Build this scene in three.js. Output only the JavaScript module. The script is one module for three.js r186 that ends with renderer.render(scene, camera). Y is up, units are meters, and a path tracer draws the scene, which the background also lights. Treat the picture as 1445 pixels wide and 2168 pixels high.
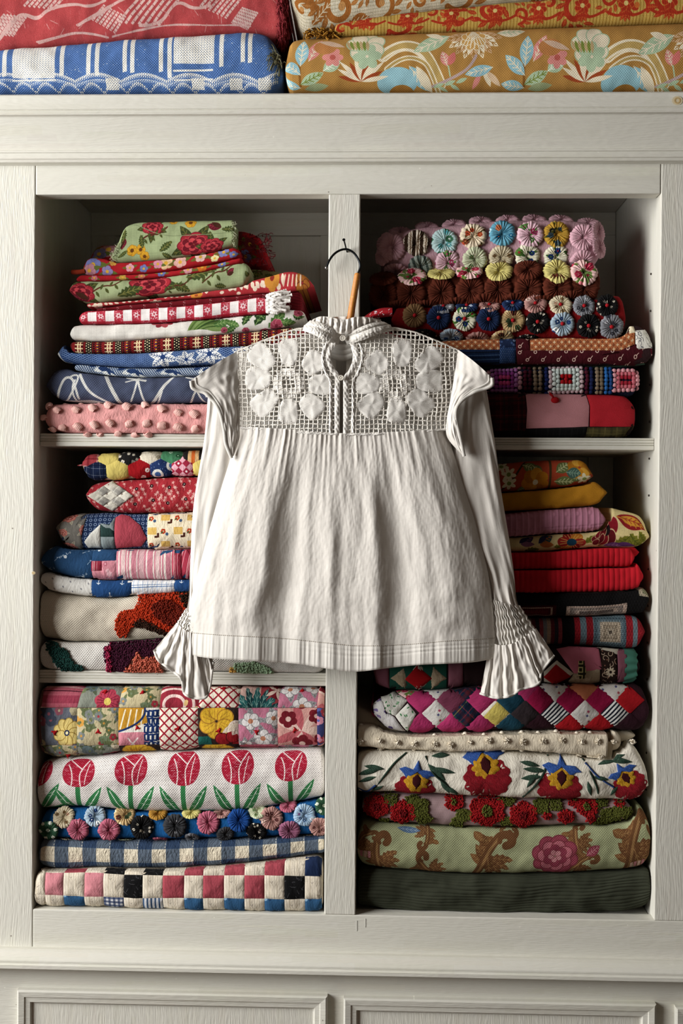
import * as THREE from 'three';
import { mergeGeometries } from 'three/addons/utils/BufferGeometryUtils.js';
import { RoundedBoxGeometry } from 'three/addons/geometries/RoundedBoxGeometry.js';
import { RectAreaLightUniformsLib } from 'three/addons/lights/RectAreaLightUniformsLib.js';
import { createNoise2D, createNoise3D } from 'simplex-noise';

// ---------------------------------------------------------------- camera, light, exposure
const scene = new THREE.Scene();
const renderer = new THREE.WebGLRenderer({ antialias: true });
renderer.toneMapping = THREE.LinearToneMapping;
renderer.toneMappingExposure = 1.0;
renderer.shadowMap.enabled = true;
const FOCAL = 2500, FRAME_W = 1445, FRAME_H = 2168, MM = 0.0008;      // MM: metres per photo pixel at the cupboard's front
const camera = new THREE.PerspectiveCamera((2 * Math.atan(FRAME_H / 2 / FOCAL) * 180) / Math.PI, FRAME_W / FRAME_H, 0.05, 40);
camera.position.set(0.068, 1.35, 2.0);
camera.rotation.set(-0.01084, 0.03338, 0.00669, 'YXZ');
camera.updateMatrixWorld(true);
scene.background = new THREE.Color(0.85, 0.93, 1.0);
RectAreaLightUniformsLib.init();
const WIN = { x: -2.5, z0: 0.3, z1: 2.4, y0: 0.9, y1: 2.78 };        // the window in the wall beside the cupboard
const daylight = new THREE.RectAreaLight(new THREE.Color(1.0, 0.99, 0.962), 15.7, WIN.z1 - WIN.z0 - 0.14, WIN.y1 - WIN.y0 - 0.14);
daylight.name = 'window_daylight';
daylight.position.set(WIN.x + 0.03, (WIN.y0 + WIN.y1) / 2, (WIN.z0 + WIN.z1) / 2);
daylight.lookAt(10, (WIN.y0 + WIN.y1) / 2, (WIN.z0 + WIN.z1) / 2);
scene.add(daylight);

// ---------------------------------------------------------------- helpers
let seedState = 7;
function srand(s) { seedState = s >>> 0; }
function rnd() { seedState = (seedState + 0x6d2b79f5) | 0; let t = Math.imul(seedState ^ (seedState >>> 15), 1 | seedState); t = (t + Math.imul(t ^ (t >>> 7), 61 | t)) ^ t; return ((t ^ (t >>> 14)) >>> 0) / 4294967296; }
const rr = (a, b) => a + (b - a) * rnd();
const pick = (a) => a[Math.floor(rnd() * a.length)];
srand(11); const noise2 = createNoise2D(rnd), noise3 = createNoise3D(rnd);
const clamp = (x, a, b) => Math.min(b, Math.max(a, x)), lerp = (a, b, t) => a + (b - a) * t;
const smooth = (a, b, x) => { const t = clamp((x - a) / (b - a), 0, 1); return t * t * (3 - 2 * t); };
const _d = new THREE.Vector3();
function at(px, py, z) {            // the point of the plane z that is found at a place measured in the photograph
  _d.set((px - 722.5) / FOCAL, -(py - 1084) / FOCAL, -1).applyQuaternion(camera.quaternion);
  return camera.position.clone().addScaledVector(_d, (z - camera.position.z) / _d.z);
}
function curve(pts) {               // smooth function through [x, y] points
  const n = pts.length, m = pts.map((p, i) => { const a = pts[Math.max(0, i - 1)], b = pts[Math.min(n - 1, i + 1)]; return (b[1] - a[1]) / (b[0] - a[0] || 1); });
  return (x) => {
    if (n === 1 || x <= pts[0][0]) return pts[0][1];
    if (x >= pts[n - 1][0]) return pts[n - 1][1];
    let i = 0; while (x > pts[i + 1][0]) i++;
    const w = pts[i + 1][0] - pts[i][0], t = (x - pts[i][0]) / w, t2 = t * t, t3 = t2 * t;
    return (2 * t3 - 3 * t2 + 1) * pts[i][1] + (t3 - 2 * t2 + t) * w * m[i] + (3 * t2 - 2 * t3) * pts[i + 1][1] + (t3 - t2) * w * m[i + 1];
  };
}
function along(pts) {               // point at 0..1 of a polyline, smooth
  let L = [0]; for (let i = 1; i < pts.length; i++) L.push(L[i - 1] + Math.hypot(pts[i][0] - pts[i - 1][0], pts[i][1] - pts[i - 1][1]));
  const T = L[L.length - 1], fx = curve(pts.map((p, i) => [L[i] / T, p[0]])), fy = curve(pts.map((p, i) => [L[i] / T, p[1]]));
  return (t) => [fx(t), fy(t)];
}
const names = new Map();
function numbered(n) { const k = names.get(n) || 0; names.set(n, k + 1); return k ? n + '_' + String(k).padStart(3, '0') : n; }
function shadows(o) { o.traverse((c) => { if (c.isMesh) { c.castShadow = c.receiveShadow = true; } }); }
function mesh(name, geo, mat, parent) { const m = new THREE.Mesh(geo, mat); m.name = name; m.castShadow = m.receiveShadow = true; if (parent) parent.add(m); return m; }
function thing(name, label, category, group) {
  const g = new THREE.Group(); g.name = numbered(name); g.userData = { label, category }; if (group) g.userData.group = group; scene.add(g); return g;
}
function settle(g) {                // move a thing's origin to the middle of its base
  const b = new THREE.Box3();
  g.children.forEach((c) => c.updateMatrixWorld(true)); b.setFromObject(g);
  const p = new THREE.Vector3((b.min.x + b.max.x) / 2, b.min.y, (b.min.z + b.max.z) / 2);
  for (const c of g.children) c.position.sub(p);
  g.position.copy(p);
}
function structure(name, geo, mat) { const m = mesh(name, geo, mat, scene); m.userData.kind = 'structure'; return m; }
function gridGeo(nu, nv, f, uvf) {  // f(i/nu, j/nv) -> Vector3
  const pos = [], uv = [], idx = [];
  for (let j = 0; j <= nv; j++) for (let i = 0; i <= nu; i++) {
    const p = f(i / nu, j / nv); pos.push(p.x, p.y, p.z);
    const t = uvf ? uvf(i / nu, j / nv, p) : [p.x, p.y]; uv.push(t[0], t[1]);
  }
  for (let j = 0; j < nv; j++) for (let i = 0; i < nu; i++) { const a = j * (nu + 1) + i, b = a + 1, c = a + nu + 1, d = c + 1; idx.push(a, c, b, b, c, d); }
  return geoOf(pos, uv, idx);
}
function geoOf(pos, uv, idx) {
  const g = new THREE.BufferGeometry();
  g.setAttribute('position', new THREE.Float32BufferAttribute(pos, 3)); g.setAttribute('uv', new THREE.Float32BufferAttribute(uv, 2)); g.setIndex(idx); g.computeVertexNormals(); return g;
}
function metreUV(g) {               // uv in metres by the side a face looks to
  if (g.index) g = g.toNonIndexed();
  g.computeVertexNormals();
  const p = g.attributes.position, n = g.attributes.normal, uv = new Float32Array(p.count * 2);
  for (let i = 0; i < p.count; i += 3) {
    const nx = Math.abs(n.getX(i)), ny = Math.abs(n.getY(i)), nz = Math.abs(n.getZ(i));
    for (let k = i; k < i + 3; k++) {
      const x = p.getX(k), y = p.getY(k), z = p.getZ(k);
      const t = nz >= nx && nz >= ny ? [x, y] : nx >= ny ? [z, y] : [x, z]; uv[k * 2] = t[0]; uv[k * 2 + 1] = t[1];
    }
  }
  g.setAttribute('uv', new THREE.BufferAttribute(uv, 2)); return g;
}
function box(x0, x1, y0, y1, z0, z1, r = 0.0012) {
  const g = r ? new RoundedBoxGeometry(x1 - x0, y1 - y0, z1 - z0, 2, r) : new THREE.BoxGeometry(x1 - x0, y1 - y0, z1 - z0);
  g.translate((x0 + x1) / 2, (y0 + y1) / 2, (z0 + z1) / 2);
  return metreUV(g);
}
function profileX(pts, x0, x1) {    // [z, y] outline swept along x, closed
  const s = new THREE.Shape(); pts.forEach(([z, y], i) => (i ? s.lineTo(z, y) : s.moveTo(z, y)));
  const g = new THREE.ExtrudeGeometry(s, { depth: x1 - x0, bevelEnabled: false });
  g.rotateY(-Math.PI / 2); g.translate(x1, 0, 0);            // (z,y) -> z axis, depth -> -x
  return metreUV(g);
}
function tube(pts, r, seg = 40, rad = 8, closed = false) {
  const c = new THREE.CatmullRomCurve3(pts, closed); const g = new THREE.TubeGeometry(c, seg, 1, rad, closed);
  if (typeof r === 'number') r = ((q) => () => q)(r);
  const P = g.attributes.position, cp = new THREE.Vector3(), v = new THREE.Vector3();
  for (let i = 0; i <= seg; i++) { c.getPointAt(Math.min(1, i / seg), cp); for (let j = 0; j <= rad; j++) { const k = i * (rad + 1) + j; v.fromBufferAttribute(P, k).sub(cp).multiplyScalar(r(i / seg)).add(cp); P.setXYZ(k, v.x, v.y, v.z); } }
  g.computeVertexNormals(); return g;
}
// ---------------------------------------------------------------- textures
const FINE = 2;                     // texture pixels per photo pixel
function canvas(w, h) { const c = document.createElement('canvas'); c.width = Math.round(w); c.height = Math.round(h); return c; }
function texOf(c, color = true) {
  const t = new THREE.CanvasTexture(c); if (color) t.colorSpace = THREE.SRGBColorSpace; t.wrapS = t.wrapT = THREE.RepeatWrapping; t.magFilter = THREE.LinearFilter; return t;
}
const dye = (v) => 255 * Math.pow(v / 255, 1.2);             // full-bodied dyes: whites stay, middle tones are deeper
function grain(c, amt, mode = 'plain', cell = 3) {           // woven threads: every thread a little lighter or darker
  const x = c.getContext('2d'), im = x.getImageData(0, 0, c.width, c.height), d = im.data, w = c.width, h = c.height;
  const tx = new Float32Array(w).map(() => rr(-1, 1)), ty = new Float32Array(h).map(() => rr(-1, 1));
  for (let j = 0, k = 0; j < h; j++) for (let i = 0; i < w; i++, k += 4) {
    let n;
    if (mode === 'plain') n = 0.45 * tx[i] + 0.45 * ty[j] + rr(-0.8, 0.8);
    else if (mode === 'twill') n = (((i + j) % cell) / cell - 0.5) * 1.6 + rr(-0.7, 0.7);
    else if (mode === 'chunky') { const a = Math.floor(i / cell), b = Math.floor(j / cell); n = ((a + b) % 2 ? 0.7 : -0.7) * (0.6 + 0.4 * Math.sin((i % cell) / cell * 3.14)) + rr(-0.7, 0.7); }
    else n = Math.sin(j * 6.283 / cell) * 0.8 + rr(-0.6, 0.6);
    const f = 1 + amt * n, g = 0.3 * d[k] + 0.55 * d[k + 1] + 0.15 * d[k + 2]; for (let q = 0; q < 3; q++) d[k + q] = clamp(dye(lerp(d[k + q], g, 0.13)) * f, 0, 255);   // washed, slightly faded dye
  }
  x.putImageData(im, 0, 0);
}
function bumpTex(size, f) {         // f(x, y) in 0..1 over a wrapping square
  const d = new Uint8Array(size * size * 4);
  for (let j = 0; j < size; j++) for (let i = 0; i < size; i++) { const v = clamp(f(i / size, j / size), 0, 1) * 255, k = (j * size + i) * 4; d[k] = d[k + 1] = d[k + 2] = v; d[k + 3] = 255; }
  const t = new THREE.DataTexture(d, size, size); t.wrapS = t.wrapT = THREE.RepeatWrapping; t.magFilter = THREE.LinearFilter; t.needsUpdate = true; return t;
}
const wrapNoise = (x, y, f, g, s) => { const a = x * 6.28318, b = y * 6.28318; return noise3(Math.cos(a) * f + s, Math.sin(a) * f + Math.cos(b) * g, Math.sin(b) * g + s * 2); };
const TAU = Math.PI * 2;
const BUMPS = {
  plain: [bumpTex(256, (x, y) => 0.5 + 0.16 * Math.sin(x * TAU * 40) + 0.16 * Math.sin(y * TAU * 40) + rr(-0.2, 0.2)), 0.05, 0.00025],
  chunky: [bumpTex(256, (x, y) => 0.5 + 0.34 * Math.sin(x * TAU * 24) * Math.sin(y * TAU * 24) + rr(-0.14, 0.14)), 0.1, 0.0009],
  pucker: [bumpTex(512, (x, y) => 0.5 + 0.3 * wrapNoise(x, y, 2.6, 1.3, 3) + 0.22 * wrapNoise(x, y, 5, 3, 8) + rr(-0.05, 0.05)), 0.09, 0.0005],
  gauze: [bumpTex(1024, (x, y) => 0.5 + 0.2 * wrapNoise(x, y, 7, 1.2, 1) + 0.16 * wrapNoise(x, y, 3.5, 1.6, 5) + 0.11 * wrapNoise(x, y, 2, 9, 9) + 0.05 * Math.sin(x * TAU * 150) + 0.05 * Math.sin(y * TAU * 150) + rr(-0.09, 0.09)), 0.2, 0.0011],
  wool: [bumpTex(256, (x, y) => 0.5 + 0.25 * wrapNoise(x, y, 8, 8, 2) + rr(-0.3, 0.3)), 0.05, 0.0007],
  satin: [bumpTex(256, (x, y) => 0.5 + 0.4 * Math.sin((x * 30 + 0.6 * wrapNoise(x, y, 1, 1, 4)) * TAU) + rr(-0.1, 0.1)), 0.03, 0.0006],
  crochet: [bumpTex(256, (x, y) => { const r = Math.floor(y * 12), a = Math.sin((x * 12 + (r % 2) * 0.5) * TAU), b = Math.sin(y * 12 * Math.PI); return 0.15 + 0.55 * Math.abs(b) * (0.6 + 0.4 * a) + rr(-0.08, 0.08); }), 0.06, 0.0016],
};
BUMPS.filet = [BUMPS.crochet[0], 0.026, 0.0007];
const bumpCache = new Map();
function bumpMap(kind, turn = 0) {
  const key = kind + turn; if (!bumpCache.has(key)) { const [t, s] = BUMPS[kind], c = t.clone(); c.repeat.set(1 / s, 1 / s); c.rotation = turn; c.needsUpdate = true; bumpCache.set(key, c); } return bumpCache.get(key);
}
function dyed(hex) { const n = parseInt(hex.slice(1), 16), c = [n >> 16, (n >> 8) & 255, n & 255], g = 0.3 * c[0] + 0.55 * c[1] + 0.15 * c[2], k = c.map((v) => Math.round(dye(lerp(v, g, 0.08)))); return new THREE.Color(`rgb(${k[0]},${k[1]},${k[2]})`); }
function cloth(color, { map, bump = 'plain', bs, rough = 0.95, turn = 0, sheen = 0 } = {}) {
  const m = new THREE.MeshPhysicalMaterial({ color: map ? 0xffffff : dyed(color), roughness: rough, side: THREE.DoubleSide, specularIntensity: 0.35 });
  if (map) m.map = map; if (bump) { m.bumpMap = bumpMap(bump, turn); m.bumpScale = bs ?? BUMPS[bump][2]; }
  if (sheen) { m.sheen = sheen; m.sheenColor = new THREE.Color(1, 1, 1); m.sheenRoughness = 0.6; }
  return m;
}
// ---------------------------------------------------------------- drawing of prints
function poly(x, pts, fill) { x.beginPath(); pts.forEach((p, i) => (i ? x.lineTo(p[0], p[1]) : x.moveTo(p[0], p[1]))); x.closePath(); if (fill) { x.fillStyle = fill; x.fill(); } }
function disc(x, cx, cy, r, fill, ry = r, a = 0) { x.fillStyle = fill; x.beginPath(); x.ellipse(cx, cy, r, ry, a, 0, TAU); x.fill(); }
function line(x, pts, w, col, cap = 'round') {
  x.strokeStyle = col; x.lineWidth = w; x.lineCap = cap; x.lineJoin = 'round'; x.beginPath(); x.moveTo(pts[0][0], pts[0][1]);
  if (pts.length === 2) x.lineTo(pts[1][0], pts[1][1]);
  else { for (let i = 1; i < pts.length - 1; i++) { const m = i === pts.length - 2 ? pts[i + 1] : [(pts[i][0] + pts[i + 1][0]) / 2, (pts[i][1] + pts[i + 1][1]) / 2]; x.quadraticCurveTo(pts[i][0], pts[i][1], m[0], m[1]); } }
  x.stroke();
}
function leaf(x, cx, cy, len, w, a, fill, vein, notch = 0) {
  x.save(); x.translate(cx, cy); x.rotate(a); x.fillStyle = fill; x.beginPath(); x.moveTo(0, 0);
  if (notch) { const n = notch; for (let s = -1; s <= 1; s += 2) for (let i = 1; i <= n; i++) { const t = s < 0 ? i / n : 1 - (i - 1) / n, q = Math.sin(t * Math.PI) * w / 2; x.lineTo(len * t - (s < 0 ? 0.06 : 0) * len, s * q * 1.1); x.lineTo(len * (t + (s < 0 ? 0.02 : -0.06)), s * q * 0.72); } }
  else { x.quadraticCurveTo(len * 0.45, -w * 0.95, len, 0); x.quadraticCurveTo(len * 0.45, w * 0.95, 0, 0); }
  x.closePath(); x.fill(); if (vein) { x.strokeStyle = vein; x.lineWidth = Math.max(0.7, w * 0.07); x.beginPath(); x.moveTo(0, 0); x.lineTo(len * 0.92, 0); for (let i = 1; i < 5; i++) for (const s of [-1, 1]) { x.moveTo(len * i / 5.5, 0); x.lineTo(len * (i / 5.5 + 0.13), s * w * 0.3 * Math.sin((i / 5) * Math.PI)); } x.stroke(); }
  x.restore();
}
function flower(x, cx, cy, r, n, fill, { eye, eyeR = 0.28, edge, petalW = 0.5, squash = 1, a0, streak, inner } = {}) {
  x.save(); x.translate(cx, cy); x.scale(1, squash); const s = a0 ?? rr(0, TAU);
  for (let i = 0; i < n; i++) {
    x.save(); x.rotate(s + (i / n) * TAU); const f = Array.isArray(fill) ? fill[i % fill.length] : fill;
    x.beginPath(); x.ellipse(r * 0.56, 0, r * 0.46, r * petalW, 0, 0, TAU); x.fillStyle = f; x.fill(); if (edge) { x.strokeStyle = edge; x.lineWidth = Math.max(0.6, r * 0.06); x.stroke(); }
    if (inner) { x.beginPath(); x.ellipse(r * 0.45, 0, r * 0.26, r * petalW * 0.5, 0, 0, TAU); x.fillStyle = inner; x.fill(); }
    if (streak) { x.strokeStyle = streak; x.lineWidth = Math.max(0.5, r * 0.05); for (const k of [-0.35, 0, 0.35]) { x.beginPath(); x.moveTo(r * 0.25, k * r * 0.3); x.lineTo(r * 0.82, k * r * 0.7); x.stroke(); } }
    x.restore();
  }
  if (eye) { x.beginPath(); x.arc(0, 0, r * eyeR, 0, TAU); x.fillStyle = eye; x.fill(); }
  x.restore();
}
function rose(x, cx, cy, r, cols, squash = 1) {               // layered petals, dark to light
  for (let k = 0; k < 4; k++) flower(x, cx, cy, r * (1 - k * 0.22), 7 - k, cols[k % cols.length], { petalW: 0.42, squash, edge: cols[(k + 1) % cols.length], streak: k < 2 ? cols[(k + 2) % cols.length] : undefined });
}
function scroll(x, cx, cy, r, a, w, col, hand = 1) { const p = []; for (let i = 0; i <= 16; i++) { const t = i / 16, q = a + hand * t * 5, s = r * (1 - 0.8 * t); p.push([cx + Math.cos(q) * s, cy + Math.sin(q) * s]); } line(x, p, w, col); }
// small repeating prints, one square of cloth each
const prints = new Map();
const sheets = { cells: 99, canvas: null, texture: null };        // small scraps share printed sheets of 16, each scrap no larger than its cell
function scrap(key, tile, bg, draw, bump = 'pucker') {
  if (sheets.cells >= 16) { sheets.cells = 0; sheets.canvas = canvas(1024, 1024); sheets.texture = texOf(sheets.canvas); }
  srand([...key].reduce((a, c) => a * 31 + c.charCodeAt(0), 17));
  const i = sheets.cells % 4, j = Math.floor(sheets.cells / 4), x = sheets.canvas.getContext('2d'), c = canvas(256, 256), g = c.getContext('2d'); sheets.cells++;
  g.fillStyle = bg; g.fillRect(0, 0, 256, 256); g.scale(2.56, 2.56); draw(g); grain(c, 0.07); x.drawImage(c, i * 256, j * 256);
  const t = sheets.texture.clone(); t.repeat.set(0.25 / tile, 0.25 / tile); t.offset.set(i / 4, 1 - j / 4); t.needsUpdate = true;
  const m = cloth(0xffffff, { map: t, bump }); m.name = key; return m;
}
function print(key, { tile = 0.05, px = 160, bump = 'pucker', bs } = {}, bg, draw) {
  if (prints.has(key)) return prints.get(key);
  srand([...key].reduce((a, c) => a * 31 + c.charCodeAt(0), 17));
  const c = canvas(px, px), x = c.getContext('2d'); x.fillStyle = bg; x.fillRect(0, 0, px, px); x.save(); x.scale(px / 100, px / 100);
  if (draw) draw(x); x.restore(); grain(c, 0.07);
  const t = texOf(c); t.repeat.set(1 / tile, 1 / tile);
  const m = cloth(0xffffff, { map: t, bump, bs }); m.name = key; prints.set(key, m); return m;
}
function wrapAt(x, px, py, f) { for (const dx of [-100, 0, 100]) for (const dy of [-100, 0, 100]) { const X = px + dx, Y = py + dy; if (X > -35 && X < 135 && Y > -35 && Y < 135) { x.save(); x.translate(X, Y); f(); x.restore(); } } }
const ditsy = (cols, n, r, leafCol) => (x) => { for (let i = 0; i < n; i++) { const c = pick(cols), R = r * rr(0.75, 1.2), px = ((i * 61.8) % 100) + rr(-5, 5), py = ((i * 38.2 + i * i * 7.3) % 100) + rr(-5, 5), k = Math.floor(rr(4, 6.9)), a = rr(0, 6); if (leafCol) wrapAt(x, px, py, () => { leaf(x, 0, 0, R * 2, R * 0.8, a, leafCol); leaf(x, 0, 0, R * 2, R * 0.8, a + 2.4, leafCol); }); wrapAt(x, px, py, () => flower(x, 0, 0, R, k, c, { eye: pick(cols), a0: a })); } };
const dots = (col, step, r) => (x) => { for (let i = 0; i * step < 100; i++) for (let j = 0; j * step < 100; j++) disc(x, i * step + (j % 2 ? step / 2 : 0), j * step + step / 2, r, col); };
const stripes = (list, horizontal) => (x) => { for (const [p, w, c] of list) { x.fillStyle = c; horizontal ? x.fillRect(0, p, 100, w) : x.fillRect(p, 0, w, 100); } };
const plaid = (list) => (x) => { for (const [p, w, c] of list) { x.globalAlpha = 0.55; x.fillStyle = c; x.fillRect(p, 0, w, 100); x.fillRect(0, p, 100, w); } x.globalAlpha = 1; };
const solids = new Map();
function solid(hex, bump = 'pucker') { const k = hex + bump; if (!solids.has(k)) solids.set(k, cloth(hex, { bump })); return solids.get(k); }
// ---------------------------------------------------------------- painted wood
function paintMaterial(vertical, hex, seed) {
  srand(seed);
  const S = 1024, d = new Uint8Array(S * S * 4), streak = [];
  for (let i = 0; i < S; i++) streak.push(rr(-1, 1));
  const b = bumpTex(S, (x, y) => {
    const u = vertical ? x : y, v = vertical ? y : x;
    return 0.5 + 0.2 * wrapNoise(u, v, 9, 0.8, seed) + 0.22 * wrapNoise(u, v, 22, 1.6, seed + 3) + 0.14 * wrapNoise(u, v, 3, 2, seed + 5) + rr(-0.05, 0.05);
  });
  const c = canvas(S, S), g = c.getContext('2d'); g.fillStyle = hex; g.fillRect(0, 0, S, S);
  for (let i = 0; i < 260; i++) {            // uneven coats of paint, brushed one way
    g.globalAlpha = rr(0.02, 0.07); const l = rr(60, 420), w = rr(3, 26), px = rr(-50, S), py = rr(-50, S); g.fillStyle = pick(['#fffdf2', '#b9b09a', '#d8d2c4', '#a59f92', '#e9e2cf']);
    vertical ? g.fillRect(px, py, w, l) : g.fillRect(px, py, l, w);
  }
  for (let i = 0; i < 22; i++) { g.globalAlpha = rr(0.35, 0.8); disc(g, rr(0, S), rr(0, S), rr(0.6, 2), pick(['#5d5348', '#7a6e60', '#f6f4ea', '#fbf8ee'])); }
  for (let i = 0; i < 10; i++) { g.globalAlpha = rr(0.1, 0.3); const x0 = rr(0, S), y0 = rr(0, S); line(g, [[x0, y0], [x0 + rr(-20, 20), y0 + rr(-20, 20)]], 1, pick(['#8a8072', '#fffef5'])); }
  g.globalAlpha = 1;
  const t = texOf(c); t.repeat.set(1 / 0.7, 1 / 0.7); b.repeat.set(1 / 0.22, 1 / 0.22);
  return new THREE.MeshPhysicalMaterial({ map: t, bumpMap: b, bumpScale: 0.00042, roughness: 0.52, specularIntensity: 0.6 });
}
const paintV = paintMaterial(true, '#d7d5cb', 31), paintH = paintMaterial(false, '#d7d5cb', 57);
const plaster = new THREE.MeshStandardMaterial({ color: '#cfccc6', roughness: 0.95, bumpMap: bumpMap('wool'), bumpScale: 0.0006 });
const dimPlaster = new THREE.MeshStandardMaterial({ color: '#4c463f', roughness: 0.95 });
const boards = new THREE.MeshStandardMaterial({ color: '#4a3524', roughness: 0.6 });
const darkGap = new THREE.MeshStandardMaterial({ color: '#3a332b', roughness: 0.9 });

// ---------------------------------------------------------------- the room
structure('floor', box(-2.8, 2.4, -0.08, 0, -0.62, 3.9, 0), boards);
structure('ceiling', box(-2.8, 2.4, 2.85, 2.95, -0.62, 3.9, 0), boards);
structure('wall_back', box(-2.8, 2.4, 0, 2.85, -0.62, -0.5, 0), plaster);
structure('wall_right', box(2.3, 2.4, 0, 2.85, -0.5, 3.8, 0), dimPlaster);
structure('wall_front', box(-2.7, 2.4, 0, 2.85, 3.8, 3.9, 0), dimPlaster);
structure('wall_left', mergeGeometries([
  box(-2.8, WIN.x, 0, 2.85, -0.5, WIN.z0, 0), box(-2.8, WIN.x, 0, 2.85, WIN.z1, 3.8, 0), box(-2.8, WIN.x, 0, WIN.y0, WIN.z0, WIN.z1, 0), box(-2.8, WIN.x, WIN.y1, 2.85, WIN.z0, WIN.z1, 0)]), plaster);
{
  const w = new THREE.Group(); w.name = 'window_1'; w.userData = { kind: 'structure', label: 'tall white framed window in the wall beside the cupboard' }; scene.add(w);
  const zc = (WIN.z0 + WIN.z1) / 2, x0 = WIN.x - 0.08, x1 = WIN.x - 0.03, f = 0.06;
  mesh('window_frame', mergeGeometries([box(x0, x1, WIN.y0, WIN.y0 + f, WIN.z0, WIN.z1), box(x0, x1, WIN.y1 - f, WIN.y1, WIN.z0, WIN.z1), box(x0, x1, WIN.y0 + f, WIN.y1 - f, WIN.z0, WIN.z0 + f), box(x0, x1, WIN.y0 + f, WIN.y1 - f, WIN.z1 - f, WIN.z1), box(x0, x1, WIN.y0 + f, WIN.y1 - f, zc - 0.02, zc + 0.02)]), paintV, w);
  const glass = new THREE.MeshPhysicalMaterial({ color: 0xffffff, roughness: 0, transmission: 1, thickness: 0, ior: 1.5 });
  for (const [a, b] of [[WIN.z0 + f, zc - 0.02], [zc + 0.02, WIN.z1 - f]]) mesh('pane', box(x0 + 0.02, x0 + 0.024, WIN.y0 + f, WIN.y1 - f, a, b, 0), glass, w);
  mesh('window_sill', box(WIN.x - 0.02, WIN.x + 0.05, WIN.y0 - 0.03, WIN.y0, WIN.z0 - 0.05, WIN.z1 + 0.05), paintH, w);
}
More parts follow.
